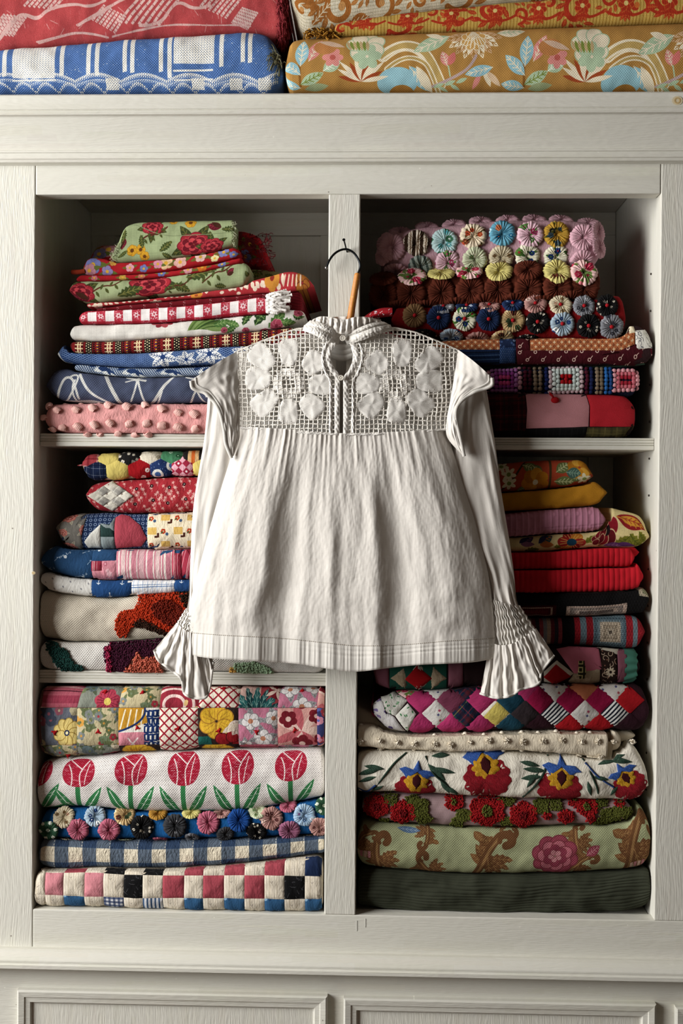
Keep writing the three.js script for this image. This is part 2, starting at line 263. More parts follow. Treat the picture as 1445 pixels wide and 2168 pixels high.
// ---------------------------------------------------------------- the cupboard
const CB = { a: -0.5243, b: -0.0237, c: 0.0295, d: 0.5328, top: 1.8655, bot: 0.643, cornice: 2.019, waist: 0.5795, L: -0.66, R: 0.665, thick: 0.033, back: -0.39 };
const cab = thing('cupboard', 'large painted off-white wooden cupboard with open shelves and raised lower panels', 'cupboard');
{
  const { a, b, c, d, top, bot, L, R, thick: T, back } = CB, yAt = (py, z = 0) => at(730, py, z).y;
  mesh('stile', box(L, a, CB.waist - 0.005, top + 0.075, -T, 0, 0.002), paintV, cab);
  mesh('stile', box(b, c, bot, top, -T, 0, 0.002), paintV, cab);
  mesh('stile', box(d, R, bot, top + 0.075, -T, 0, 0.002), paintV, cab);
  const rt = mesh('top_rail', box(a + 0.0006, d - 0.0006, top, top + 0.075, -T, 0, 0.002), paintH, cab);
  mesh('bottom_rail', box(a + 0.0006, R, CB.waist - 0.005, bot, -T, 0, 0.002), paintH, cab);
  // crown moulding, one swept profile: [z, y]
  const C = CB.cornice, y1 = yAt(230, 0.05), y2 = yAt(243, 0.045), y3 = yAt(247, 0.04), y4 = yAt(318, 0.016), y5 = yAt(345, 0.008);
  const cove = []; for (let i = 0; i <= 8; i++) { const t = i / 8; cove.push([lerp(0.042, 0.017, Math.sin(t * Math.PI / 2) * 0.35 + t * 0.65), lerp(y3, y4 + 0.001, t)]); }
  mesh('crown_moulding', profileX([[back, C - 0.018], [back, C], [0.048, C], [0.051, C - 0.003], [0.0505, lerp(C, y1, 0.5)], [0.051, y1 + 0.001], [0.049, y1], [0.0505, y1 - 0.002], [0.049, y1 - 0.0052], [0.0505, lerp(y1, y2, 0.6)], [0.049, y2 + 0.001], [0.043, y2], [0.0415, y2 - 0.0015],
    ...cove, [0.0195, y4], [0.0195, y4 - 0.003], [0.0175, y4 - 0.004], [0.0175, y5 + 0.006], [0.0155, y5 + 0.005], [0.0135, y5 + 0.001], [0.004, y5], [0, y5 - 0.001], [-0.02, y5 - 0.001], [-0.02, C - 0.018]], L - 0.03, R + 0.03), paintH, cab);
  // little splits in the edge of the crown, as in the old paint
  const W1 = CB.waist, wB = at(730, 2060, 0.03).y;
  mesh('waist_moulding', profileX([[-0.03, W1 - 0.003], [0.012, W1], [0.02, W1 - 0.002], [0.026, W1 - 0.008], [0.03, W1 - 0.013], [0.0305, W1 - 0.0145], [0.0305, W1 - 0.018], [0.0325, W1 - 0.021], [0.034, W1 - 0.026], [0.034, wB + 0.0035], [0.0325, wB], [-0.03, wB]], L - 0.02, R + 0.02), paintH, cab);
  // lower part with its raised panels
  mesh('base_front', box(L, R, 0.09, wB + 0.001, -0.03, 0.004, 0), paintH, cab);
  mesh('plinth', box(L - 0.01, R + 0.01, 0, 0.09, -0.03, 0.014), paintH, cab);
  const raised = (x0, x1, y1, y0, zf) => {
    const rings = [[0, 0], [0, 0.012], [0.003, 0.014], [0.012, 0.0125], [0.0135, 0.0105], [0.0215, 0.0095], [0.0235, 0.005], [0.026, 0.004]], pos = [], uv = [], idx = [];
    const quad = (p, q, r, s) => { const k = pos.length / 3; for (const v of [p, q, r, s]) { pos.push(...v); uv.push(v[0], v[1]); } idx.push(k, k + 1, k + 2, k, k + 2, k + 3); };
    const corner = ([i, z]) => [[x0 + i, y0 + i, zf + z], [x1 - i, y0 + i, zf + z], [x1 - i, y1 - i, zf + z], [x0 + i, y1 - i, zf + z]];
    for (let k = 0; k < rings.length - 1; k++) { const A = corner(rings[k]), B = corner(rings[k + 1]); for (let e = 0; e < 4; e++) quad(A[e], A[(e + 1) % 4], B[(e + 1) % 4], B[e]); }
    const B = corner(rings[rings.length - 1]); const g = geoOf(pos, uv, idx);
    const p = mesh('panel', box(B[0][0], B[1][0], B[0][1], B[3][1], zf - 0.002, zf + 0.0042, 0), paintV, cab);
    mesh('panel_moulding', g, paintH, p);
  };
  const py = at(380, 2101, 0.012).y, py2 = at(1060, 2118, 0.012).y;
  raised(at(38, 2110, 0.01).x, at(693, 2110, 0.01).x, py, 0.2, 0.003); raised(at(727, 2120, 0.01).x, at(1387, 2120, 0.01).x, py2, 0.2, 0.003); raised(at(1428, 2135, 0.01).x, R - 0.002, py2 - 0.004, 0.2, 0.003);
  // carcass
  mesh('side_board', box(L, a - 0.0008, 0.09, CB.cornice - 0.03, back - 0.02, -T), paintV, cab);
  mesh('side_board', box(d + 0.0008, R, 0.09, CB.cornice - 0.03, back - 0.02, -T), paintV, cab);
  mesh('divider', box(b + 0.016, c - 0.016, bot - 0.01, 1.936, back, -T), paintV, cab);
  const ceil = at(1285, 441, -0.3).y;
  mesh('compartment_roof', box(a, b + 0.016, top + 0.062, top + 0.082, back, -T), paintH, cab);
  mesh('compartment_roof', box(c - 0.016, d, top + 0.062, top + 0.082, back, -T), paintH, cab);
  mesh('compartment_floor', box(a, d, bot - 0.03, bot - 0.004, back, -T + 0.001), paintH, cab);
  // framed back: rails, stiles and sunk panels
  const railY = at(400, 500, back).y;
  for (const [x0, x1] of [[a, b + 0.016], [c - 0.016, d]]) {
    mesh('back_rail', box(x0, x1, railY, top + 0.062, back - 0.006, back + 0.006), paintH, cab);
    mesh('back_stile', box(x0, x0 + 0.05, bot, railY, back - 0.006, back + 0.006), paintV, cab);
    mesh('back_stile', box(x1 - 0.05, x1, bot, railY, back - 0.006, back + 0.006), paintV, cab);
    mesh('back_panel', box(x0 + 0.05, x1 - 0.05, bot, railY, back - 0.012, back - 0.004, 0), paintV, cab);
  }
  // shelves with reeded front edge
  const shelf = (x0, x1, pyT, pyB, px) => {
    const zf = -T - 0.001, yt = at(px, pyT, zf).y, yb = at(px, pyB, zf).y, h = yt - yb;
    mesh('shelf', profileX([[back + 0.006, yt], [zf - 0.001, yt], [zf, yt - 0.001], [zf, yt - 0.13 * h], [zf - 0.0025, yt - 0.17 * h], [zf - 0.001, yt - 0.22 * h], [zf - 0.001, yt - 0.38 * h], [zf - 0.003, yt - 0.42 * h], [zf - 0.001, yt - 0.47 * h], [zf - 0.001, yt - 0.57 * h], [zf - 0.003, yt - 0.61 * h], [zf, yt - 0.66 * h], [zf, yb + 0.001], [zf - 0.001, yb], [back + 0.006, yb]], x0, x1), paintH, cab);
    return yt;
  };
  CB.shelfA = shelf(a, b + 0.016, 919, 946, 380); CB.shelfB = shelf(a, b + 0.016, 1422, 1449, 380); CB.shelfC = shelf(c - 0.016, d, 927, 952, 1200);
  // peg holes in the right side board
  const peg = new THREE.CylinderGeometry(0.0019, 0.0019, 0.003, 14); peg.rotateZ(Math.PI / 2);
  for (let i = 0; i < 17; i++) { const m = mesh('peg_hole', peg, darkGap, cab); m.position.set(d + 0.0002, 0.72 + i * 0.064, -0.068); }
  // knots that stain through the paint, a few runs and chips
  const knot = (px, py, z, r, hex) => { const p = at(px, py, z), g = new THREE.CircleGeometry(r * MM, 18); g.scale(1, 0.85, 1); g.translate(p.x, p.y, z + 0.0003); const m = mesh('knot_stain', g, new THREE.MeshStandardMaterial({ color: hex, roughness: 0.6 }), cab); const q = new THREE.RingGeometry(r * MM * 0.35, r * MM * 0.6, 16); q.translate(p.x, p.y, z + 0.0006); mesh('ring', q, new THREE.MeshStandardMaterial({ color: '#c0a370', roughness: 0.6 }), m); };
  knot(1433, 213, 0.051, 11, '#d3c5a4'); knot(71, 1213, 0.0, 4, '#cdbb94');
  const run = (px, py, len) => { const p = at(px, py, 0), g = new THREE.CapsuleGeometry(0.0016, len * MM, 4, 8); g.scale(1, 1, 0.45); g.translate(p.x, p.y, -0.0002); mesh('paint_run', g, paintV, cab); };
  run(755, 1960, 20); run(773, 1954, 16);
  settle(cab);
}
// ---------------------------------------------------------------- folded textiles
// A folded cloth seen at its fold: a rounded front edge swept along x, running back into the cupboard on top and below.
// top / bot: the upper and lower edge of the fold, measured in the photograph at the depth of that fold.
const stack = { bins: [], floor: undefined, sides: undefined };
function newStack(floor, sides) { stack.bins = new Array(400).fill(undefined); stack.floor = floor; stack.sides = sides; }
newStack();
function textile(o) {
  const { top, bot, zf = -0.03, n = 2.5, nose = 0.85, depth = 0.3, wr = [0.0016, 0.0007], ridge, cols, rows = 30, clothName = 'cloth', back = CB.back + 0.014 } = o;
  const xl = top[0][0], xr = top[top.length - 1][0], ft = curve(top), fb = curve(bot), endL = o.endL ?? 16, endR = o.endR ?? 16;
  let hs = 0; for (let i = 1; i < 10; i++) { const x = lerp(xl, xr, i / 10); hs += (fb(x) - ft(x)) / 18; }
  const b = nose * hs, N = 60, yy = [0], zz = [0], L = [0];
  for (let i = 1; i <= N; i++) {
    const th = (i / N) * Math.PI / 2, y = Math.pow(Math.sin(th), 2 / n), z = 1 - Math.pow(Math.max(0, Math.cos(th)), 2 / n);
    L.push(L[i - 1] + Math.hypot((y - yy[i - 1]) * hs, (z - zz[i - 1]) * b)); yy.push(y); zz.push(z);
  }
  const Hn = L[N];
  const look = (arr, v) => { const s = Math.min(1, v) * Hn; let i = 0; while (i < N - 1 && L[i + 1] < s) i++; return lerp(arr[i], arr[i + 1], (s - L[i]) / (L[i + 1] - L[i])); };
  const sd = (o.seed ?? xl * 0.37 + top[0][1]) % 100;
  const colAt = (x) => {
    const kl = 1 - Math.min(1, Math.max(0, (x - xl) / endL)), kr = 1 - Math.min(1, Math.max(0, (xr - x) / endR)), q = Math.max(kl, kr), k = Math.pow(Math.max(0, 1 - Math.pow(q, 2.8)), 1 / 2.8);
    const t = ft(x), u = fb(x); return { c: (t + u) / 2, h: Math.max(0.3, ((u - t) / 2) * Math.max(0.03, k)), k, rec: (1 - k) * Math.max(kl > kr ? endL : endR, 8) * 0.55 };
  };
  // a cloth lies under the ones above it in its stack, and on its shelf
  const loose = clothName.startsWith('rear') || clothName === 'rolled_edge', bins = stack.bins.map((b) => b), has = bins.some((b) => b !== undefined) && !loose;
  const limit = has ? (xw) => { const i = Math.round((xw + 1.2) / 0.006), m = Math.min(bins[i - 1] ?? 9, bins[i] ?? 9, bins[i + 1] ?? 9); return m - 0.0005; } : null, floorY = stack.floor, sides = stack.sides;
  function raw(x, v) {
    const e = colAt(x), a = Math.abs(v), s = Math.sign(v) || 1, y = e.c - s * e.h * (a < 1 ? look(yy, a) : 1);
    let z = zf - (b * (a < 1 ? look(zz, a) : 1) + e.rec) * MM; const edge = at(x, y, zf - b * 0.5 * MM);
    if (a > 1) z = Math.max(back, z - (a - 1) * Hn * MM);
    return edge.setZ(z);
  }
  function S(x, v, off = 0) {
    const p = raw(x, v), dx = raw(x + 0.7, v).sub(raw(x - 0.7, v)), dv = raw(x, Math.min(1, v + 0.02)).sub(raw(x, Math.max(-1, v - 0.02)));
    const nrm = dx.cross(dv).normalize(); if (!Number.isFinite(nrm.x) || nrm.lengthSq() < 0.5) nrm.set(0, 0, 1);
    const k = colAt(x).k, g = Math.max(0.12, 1 - Math.pow(Math.abs(v), 5));
    let w = (noise3(p.x * 13 + sd, p.y * 20, sd) * wr[0] + noise3(p.x * 42, p.y * 46 + sd, sd * 2) * wr[1]) * k * g;
    if (ridge && Math.abs(v) < 1.2) w += ridge(x, v, p) * k;
    p.addScaledVector(nrm, w);
    const settleIn = (m) => {
      if (v > 0 && limit) { const t = limit(p.x) - m; if (p.y > t) p.y = t; } if (floorY !== undefined && p.y < floorY + m) p.y = floorY + 0.0004 + m;
      if (sides) { const deep = p.z < -CB.thick - 0.001 ? 0.0145 : 0; p.x = clamp(p.x, sides[0] + 0.003 - m - (sides[0] > 0 ? deep : 0), sides[1] - 0.003 + m + (sides[1] < 0 ? deep : 0)); }
    };
    settleIn(off ? 0 : 0.0008);
    if (off) { p.addScaledVector(nrm, off); settleIn(0); if (!loose && v < 0) { const b = Math.round((p.x + 1.2) / 0.006); stack.bins[b] = Math.min(stack.bins[b] ?? 9, p.y); } }
    return { p, nrm };
  }
  const T = { S, Hn, xl, xr, zf, hs };
  T.toV = (x, y) => { const X = clamp(x, xl, xr), t0 = ft(X), u0 = fb(X), r = ((t0 + u0) / 2 - y) / Math.max(3, (u0 - t0) / 2), a = Math.abs(r); if (a >= 1) return Math.sign(r) * Math.min(1.06, 1 + (a - 1) * 0.3); let i = 0; while (i < N - 1 && yy[i + 1] < a) i++; const t = (a - yy[i]) / (yy[i + 1] - yy[i]); return (Math.sign(r) * lerp(L[i], L[i + 1], t)) / Hn; };
  T.Y = (x, y) => -T.toV(x, y) * Hn;
  T.p = (x, y) => [x, T.Y(x, y)];
  let mat = o.mat;
  if (o.draw) {
    const vm = 1.12, w = xr - xl, h = 2 * vm * Hn, f = o.fine ?? FINE, c = canvas(w * f, h * f), g = c.getContext('2d'); srand(Math.round(xl * 7 + top[0][1] * 3 + 5));
    g.scale(f, f); g.translate(-xl, vm * Hn); T.top = -vm * Hn; T.bottom = vm * Hn; o.draw(g, T); grain(c, o.grain ?? 0.08, o.weave ?? 'plain', o.cell ?? 3);
    const t = texOf(c); t.wrapS = t.wrapT = THREE.ClampToEdgeWrapping; t.repeat.set(1 / (w * MM), 1 / (h * MM)); t.offset.set(-xl / w, 0.5);
    mat = cloth(0xffffff, { map: t, bump: o.bump ?? 'plain', bs: o.bs, turn: o.turn ?? 0, rough: o.rough ?? 0.95 });
  }
  // mesh
  const nc = cols ?? Math.round((xr - xl) / 5), vs = [], vb = 1 + (depth / MM) / Hn;
  vs.push(vb, lerp(1, vb, 0.5), lerp(1, vb, 0.12), 1.12, 1.06, 1.03); for (let j = 0; j <= rows; j++) vs.push(1 - (2 * j) / rows); vs.push(-1.03, -1.06, -1.12, -lerp(1, vb, 0.12), -lerp(1, vb, 0.5), -vb); vs.sort((p, q) => q - p);
  const xs = []; for (let i = 0; i <= nc; i++) { const t = i / nc; xs.push(lerp(xl, xr, t)); }
  for (const q of [0.02, 0.08, 0.2, 0.4, 0.7]) { xs.push(xl + endL * q, xr - endR * q); } xs.sort((p, q) => p - q);
  const pos = [], uv = [], idx = [], W = xs.length;
  vs.forEach((v) => xs.forEach((x) => { const s = S(x, v).p; pos.push(s.x, s.y, s.z); uv.push(x * MM, v * Hn * MM); }));
  for (let j = 0; j < vs.length - 1; j++) for (let i = 0; i < W - 1; i++) { const A = j * W + i, B = A + 1, C = A + W, D = C + 1; idx.push(A, C, B, B, C, D); }
  const geo = geoOf(pos, uv, idx);
  if (!loose) for (let i = 0; i < pos.length; i += 3) { const b = Math.round((pos[i] + 1.2) / 0.006); stack.bins[b] = Math.min(stack.bins[b] ?? 9, pos[i + 1]); }
  T.group = o.parent ?? (o.label ? thing(o.name, o.label, o.cat ?? 'quilt', o.group) : null);
  T.mesh = mesh(clothName, geo, mat, T.group);
  return T;
}
function closeThing(T) { settle(T.group); }
// a piece of cloth (patch, appliqué, embroidered motif) that lies on a textile; outline in photo pixels
function patch(T, pts, mat, { name = 'patch', puff = 0.0014, base = 0.001, rings = 4, step = 7, parent, rotUV = 0, uv0, wob = 0 } = {}) {
  let q = []; const n = pts.length;
  for (let i = 0; i < n; i++) { const a = pts[i], b = pts[(i + 1) % n], k = Math.max(1, Math.round(Math.hypot(b[0] - a[0], b[1] - a[1]) / step)); for (let j = 0; j < k; j++) q.push([lerp(a[0], b[0], j / k), lerp(a[1], b[1], j / k)]); }
  q = q.map(([x, y]) => [x, T.toV(x, y)]);
  let cx = 0, cv = 0; for (const [x, v] of q) { cx += x / q.length; cv += v / q.length; }
  const pos = [], uv = [], idx = [], M = q.length, cr = Math.cos(rotUV), sr = Math.sin(rotUV), U = uv0 ?? [Math.min(...q.map((p) => p[0])), Math.max(...q.map((p) => p[1]))];
  const put = (x, v, off) => { const s = T.S(x, v, off).p, a = (x - U[0]) * MM, b = (v - U[1]) * T.Hn * MM; pos.push(s.x, s.y, s.z); uv.push(a * cr - b * sr, a * sr + b * cr); };
  put(cx, cv, base + puff);
  for (let r = 1; r <= rings + 1; r++) { const t = Math.min(1, r / rings), off = r > rings ? -0.0005 : base + puff * (1 - Math.pow(t, 3)); for (const [x, v] of q) put(lerp(cx, x, t), lerp(cv, v, t), off + (wob ? wob * noise3(x * 0.15, v * 9, t * 3) * t * (r > rings ? 0 : 1) : 0)); }
  for (let i = 0; i < M; i++) idx.push(0, 1 + (i + 1) % M, 1 + i);
  for (let r = 0; r < rings; r++) for (let i = 0; i < M; i++) { const A = 1 + r * M + i, B = 1 + r * M + (i + 1) % M, C = A + M, D = B + M; idx.push(A, B, C, B, D, C); }
  // keep the outside outward whatever way the outline runs
  let area = 0; for (let i = 0; i < M; i++) { const a = q[i], b = q[(i + 1) % M]; area += a[0] * b[1] - b[0] * a[1]; }
  if (area > 0) for (let i = 0; i < idx.length; i += 3) { const t = idx[i + 1]; idx[i + 1] = idx[i + 2]; idx[i + 2] = t; }
  return mesh(name, geoOf(pos, uv, idx), mat, parent ?? T.group);
}
const rect = (x0, x1, y0, y1, s0 = 0, s1 = 0) => [[x0, y0], [x1, y0 + s0], [x1, y1 + s1], [x0, y1]];
const blob = (cx, cy, r, n, lobes = 0, amp = 0.15, ry = r, a0 = 0) => { const p = []; for (let i = 0; i < n; i++) { const a = (i / n) * TAU, q = 1 + (lobes ? amp * Math.abs(Math.sin((a + a0) * lobes / 2)) : 0); p.push([cx + Math.cos(a) * r * q, cy + Math.sin(a) * ry * q]); } return p; };
const turned = (pts, cx, cy, a, s = 1) => pts.map(([x, y]) => [cx + (x * Math.cos(a) - y * Math.sin(a)) * s, cy + (x * Math.sin(a) + y * Math.cos(a)) * s]);
// gathered fabric rosettes (yo-yos)
srand(99);
const yoyoGeos = [];
for (let k = 0; k < 6; k++) {
  const R = 9, A = 144, pos = [], uv = [], idx = [], ph = rr(0, 9), np = 19 + k;
  for (let i = 0; i <= R; i++) for (let j = 0; j < A; j++) {
    const r = i / R, a = (j / A) * TAU, wob = noise2(Math.cos(a) * 2 + k * 5, Math.sin(a) * 2), pl = 1 - 2 * Math.abs(Math.sin((a * np + ph + wob * 2.2) / 2)) + 0.5 * noise2(Math.cos(a) * 6, Math.sin(a) * 6 + k);
    const fall = Math.pow(1 - r, 0.55) * smooth(0, 0.2, r), h = 0.17 * Math.pow(Math.max(0, 1 - Math.pow(r, 6)), 0.5) - 0.16 * Math.pow(Math.max(0, 1 - r * 4.5), 1) - 0.05 * smooth(0.7, 0.3, r) + pl * 0.06 * fall + 0.015 * noise2(Math.cos(a) * 3 + k, r * 4 + Math.sin(a) * 3);
    const rad = r * (1 + 0.03 * pl * r + 0.05 * noise2(Math.cos(a) * 1.5 + k, Math.sin(a) * 1.5));
    pos.push(Math.cos(a) * rad, Math.sin(a) * rad, h); uv.push(0.02 + Math.cos(a) * r * 0.018, -0.02 + Math.sin(a) * r * 0.018);
  }
  for (let i = 0; i < R; i++) for (let j = 0; j < A; j++) { const a = i * A + j, b = i * A + (j + 1) % A, c = a + A, d = b + A; idx.push(a, c, b, b, c, d); }
  yoyoGeos.push(geoOf(pos, uv, idx));
}
let yoN = 0;
const _m = new THREE.Matrix4(), _q = new THREE.Quaternion(), _z = new THREE.Vector3(0, 0, 1), _q2 = new THREE.Quaternion();
function yoyo(T, x, y, r, mat, { sq = 1, off = 0.001, knot, v, tilt } = {}) {
  const s = T.S(x, v ?? T.toV(x, y), off), m = mesh('rosette', yoyoGeos[yoN++ % 6], mat, T.group);
  m.position.copy(s.p); m.quaternion.setFromUnitVectors(_z, tilt ?? s.nrm).multiply(_q.setFromAxisAngle(_z, yoN * 2.4)); m.scale.set(r * MM, r * MM * sq, r * MM);
  if (knot) { const k = mesh('centre', knobGeo, knot, m); k.position.z = 0.1; k.scale.setScalar(0.17); }
  return m;
}
const knobGeo = new THREE.SphereGeometry(1, 10, 7);
// yarn tufts
srand(123);
function tuftGeo(seed, fluffy) {
  srand(seed); const parts = [];
  const strands = fluffy ? 30 : 7;
  for (let i = 0; i < strands; i++) {
    let pts;
    if (fluffy) { const a = rr(0, TAU), e = rr(0.05, 1.45), l = rr(0.75, 1.1), d = new THREE.Vector3(Math.cos(a) * Math.sin(e), Math.sin(a) * Math.sin(e), Math.cos(e) * 0.85); pts = [new THREE.Vector3(0, 0, 0.05), d.clone().multiplyScalar(l * 0.6).add(new THREE.Vector3(rr(-0.12, 0.12), rr(-0.12, 0.12), 0.1)), d.clone().multiplyScalar(l)]; }
    else { const t = (i / (strands - 1) - 0.5) * 1.7, w = 1 - 0.35 * t * t; pts = [new THREE.Vector3(-0.75 * w, t * 0.62, -0.05), new THREE.Vector3(-0.5 * w, t * 0.95, 0.5), new THREE.Vector3(0.1 * w, t * 0.8 + rr(-0.05, 0.05), 0.75 - t * t * 0.3), new THREE.Vector3(0.7 * w, t * 0.9 - 0.1, 0.45), new THREE.Vector3(0.85 * w, t * 0.5 - 0.1, -0.05)]; }
    parts.push(tube(pts, fluffy ? 0.13 : (t) => 0.17 * (0.8 + 0.2 * Math.sin(t * 3.1)), fluffy ? 4 : 9, 6));
  }
  if (!fluffy) { const s = new THREE.SphereGeometry(0.52, 10, 8); s.scale(1.1, 1, 0.8); s.translate(0, 0, 0.08); parts.push(s); } else { const s = new THREE.SphereGeometry(0.6, 10, 8); s.scale(1, 1, 0.8); parts.push(s); }
  return mergeGeometries(parts.map((g) => { const h = g.toNonIndexed(); for (const k of Object.keys(h.attributes)) if (!['position', 'normal', 'uv'].includes(k)) h.deleteAttribute(k); return h; }));
}
const tuftGeos = [1, 2, 3].map((s) => tuftGeo(s, false)), pomGeos = [4, 5, 6].map((s) => tuftGeo(s, true));
function tuft(T, x, y, r, mat, geos, a = rr(0, TAU), v) {
  const s = T.S(x, v ?? T.toV(x, y), 0.0002), m = mesh('tuft', pick(geos), mat, T.group);
  m.position.copy(s.p); m.quaternion.setFromUnitVectors(_z, s.nrm).multiply(_q.setFromAxisAngle(_z, a)); m.scale.setScalar(r * MM); return m;
}
// looped pile inside an outline (photo pixels): many small loops, one raised motif
const loopGeo = new THREE.IcosahedronGeometry(1, 1);
function pile(T, outline, mat, r0 = 3.6, name = 'tufted_motif', lift = 0.003) {
  const r = r0 * 0.72, xs = outline.map((p) => p[0]), ys = outline.map((p) => p[1]), parts = [];
  const inside = (x, y) => { let c = false; for (let i = 0, j = outline.length - 1; i < outline.length; j = i++) { const a = outline[i], b = outline[j]; if ((a[1] > y) !== (b[1] > y) && x < ((b[0] - a[0]) * (y - a[1])) / (b[1] - a[1]) + a[0]) c = !c; } return c; };
  let row = 0;
  for (let y = Math.min(...ys); y <= Math.max(...ys); y += r * 1.35, row++) for (let x = Math.min(...xs) + (row % 2) * r * 0.8; x <= Math.max(...xs); x += r * 1.6) {
    const X = x + rr(-1, 1), Y = y + rr(-1, 1); if (!inside(X, Y)) continue;
    const s = T.S(X, T.toV(X, Y), lift * rr(0.7, 1.15)), g = loopGeo.clone(); _m.compose(s.p, _q.setFromUnitVectors(_z, s.nrm).multiply(_q2.setFromAxisAngle(_z, rr(0, 3.14))), new THREE.Vector3(r * MM * rr(1.05, 1.7), r * MM * rr(0.7, 1.05), lift * rr(0.7, 1))); g.applyMatrix4(_m); parts.push(g);
  }
  const m = mesh(name, mergeGeometries(parts), mat, T.group); return m;
}
// ================================================================ blankets on top of the cupboard
const onTop = { zf: 0.036, depth: 0.3, back: -0.3 };
newStack();
{ // red and pink wool blanket
  const T = textile({ ...onTop, name: 'wool_blanket', label: 'red and pink floral wool blanket lying on the blue overshot coverlet', cat: 'blanket', zf: 0.03, n: 2.8, nose: 0.6, endR: 34, wr: [0.003, 0.001], seed: 3,
    top: [[-40, -110], [300, -115], [560, -105], [607, -70]], bot: [[-40, 108], [0, 103], [250, 88], [500, 70], [570, 74], [607, 92]], bump: 'wool', bs: 0.0016, weave: 'twill', cell: 5, grain: 0.13,
    draw(x, t) {
      x.fillStyle = '#d65a5c'; x.fillRect(-50, t.top, 700, 500);
      const wig = (pts, w) => { for (let k = 0; k < 2; k++) line(x, pts.map(([a, b]) => t.p(a + rr(-3, 3), b + rr(-3, 3))), w * rr(0.5, 1), '#edc3bd'); };
      const hatch = (cx, cy, w, h, a) => { for (let i = -3; i <= 3; i++) { const o = i * w / 7; line(x, [t.p(cx + o - h * 0.45, cy + h / 2 + o * a), t.p(cx + o + h * 0.45, cy - h / 2 + o * a)], 5.5, '#f0cfc8', 'butt'); for (let k = 0; k < 6; k++) { const s = k / 6 - 0.4; line(x, [t.p(cx + o + h * 0.9 * s - 2, cy - h * s + o * a), t.p(cx + o + h * 0.9 * s + 3, cy - h * s + 5 + o * a)], 1.2, '#c9565a'); } } };
      hatch(110, 5, 70, 46, 0.1); hatch(325, 28, 95, 62, 0.05); hatch(470, 18, 60, 36, 0.4); hatch(25, 62, 50, 36, 0.1); hatch(236, 48, 50, 30, 0.5); hatch(520, 45, 34, 28, 0.3);
      wig([[0, 88], [30, 60], [55, 40], [85, 52], [110, 30], [165, 20], [200, 28], [230, 12]], 7); wig([[170, 60], [215, 40], [250, 20], [300, 0], [330, -30]], 7); wig([[300, 60], [340, 62], [380, 12], [420, 36], [450, 22]], 6); wig([[440, 0], [480, 6], [520, -6], [560, 10]], 6); wig([[80, 92], [130, 78], [180, 74], [230, 80]], 5); wig([[240, 80], [300, 66], [380, 58], [470, 60], [530, 58]], 4.5);
      for (let i = 0; i < 60; i++) { const a = rr(0, 580), b = rr(-80, 88); line(x, [t.p(a, b), t.p(a + rr(-16, 16), b + rr(4, 14))], 1.3, '#e8a9a4'); }
      for (let i = 0; i < 2600; i++) { const a = rr(-20, 600), b = rr(t.top, t.bottom); x.globalAlpha = rr(0.15, 0.5); line(x, [[a, b], [a + rr(-1.5, 3), b + rr(3, 8)]], 1, pick(['#b53a42', '#e07a78', '#c9444a', '#dd6a68', '#eab0a8'])); } x.globalAlpha = 1;
    } });
  // long hairy fringe on the end
  const fr = []; srand(5); for (let i = 0; i < 240; i++) { const v = rr(-0.98, 0.5), x = rr(585, 606), s = T.S(x, v, 0.0005), l = rr(0.008, 0.017); fr.push(tube([s.p, s.p.clone().add(new THREE.Vector3(rr(0.002, 0.006), rr(-0.004, 0.003), rr(-0.003, 0.003))), s.p.clone().add(new THREE.Vector3(rr(-0.001, 0.008), -l, rr(-0.004, 0.002)))], 0.00055, 4, 4)); }
  mesh('fringe', mergeGeometries(fr), cloth('#a8434c', { bump: null }), T.group); settle(T.group);
}
stack.floor = CB.cornice;
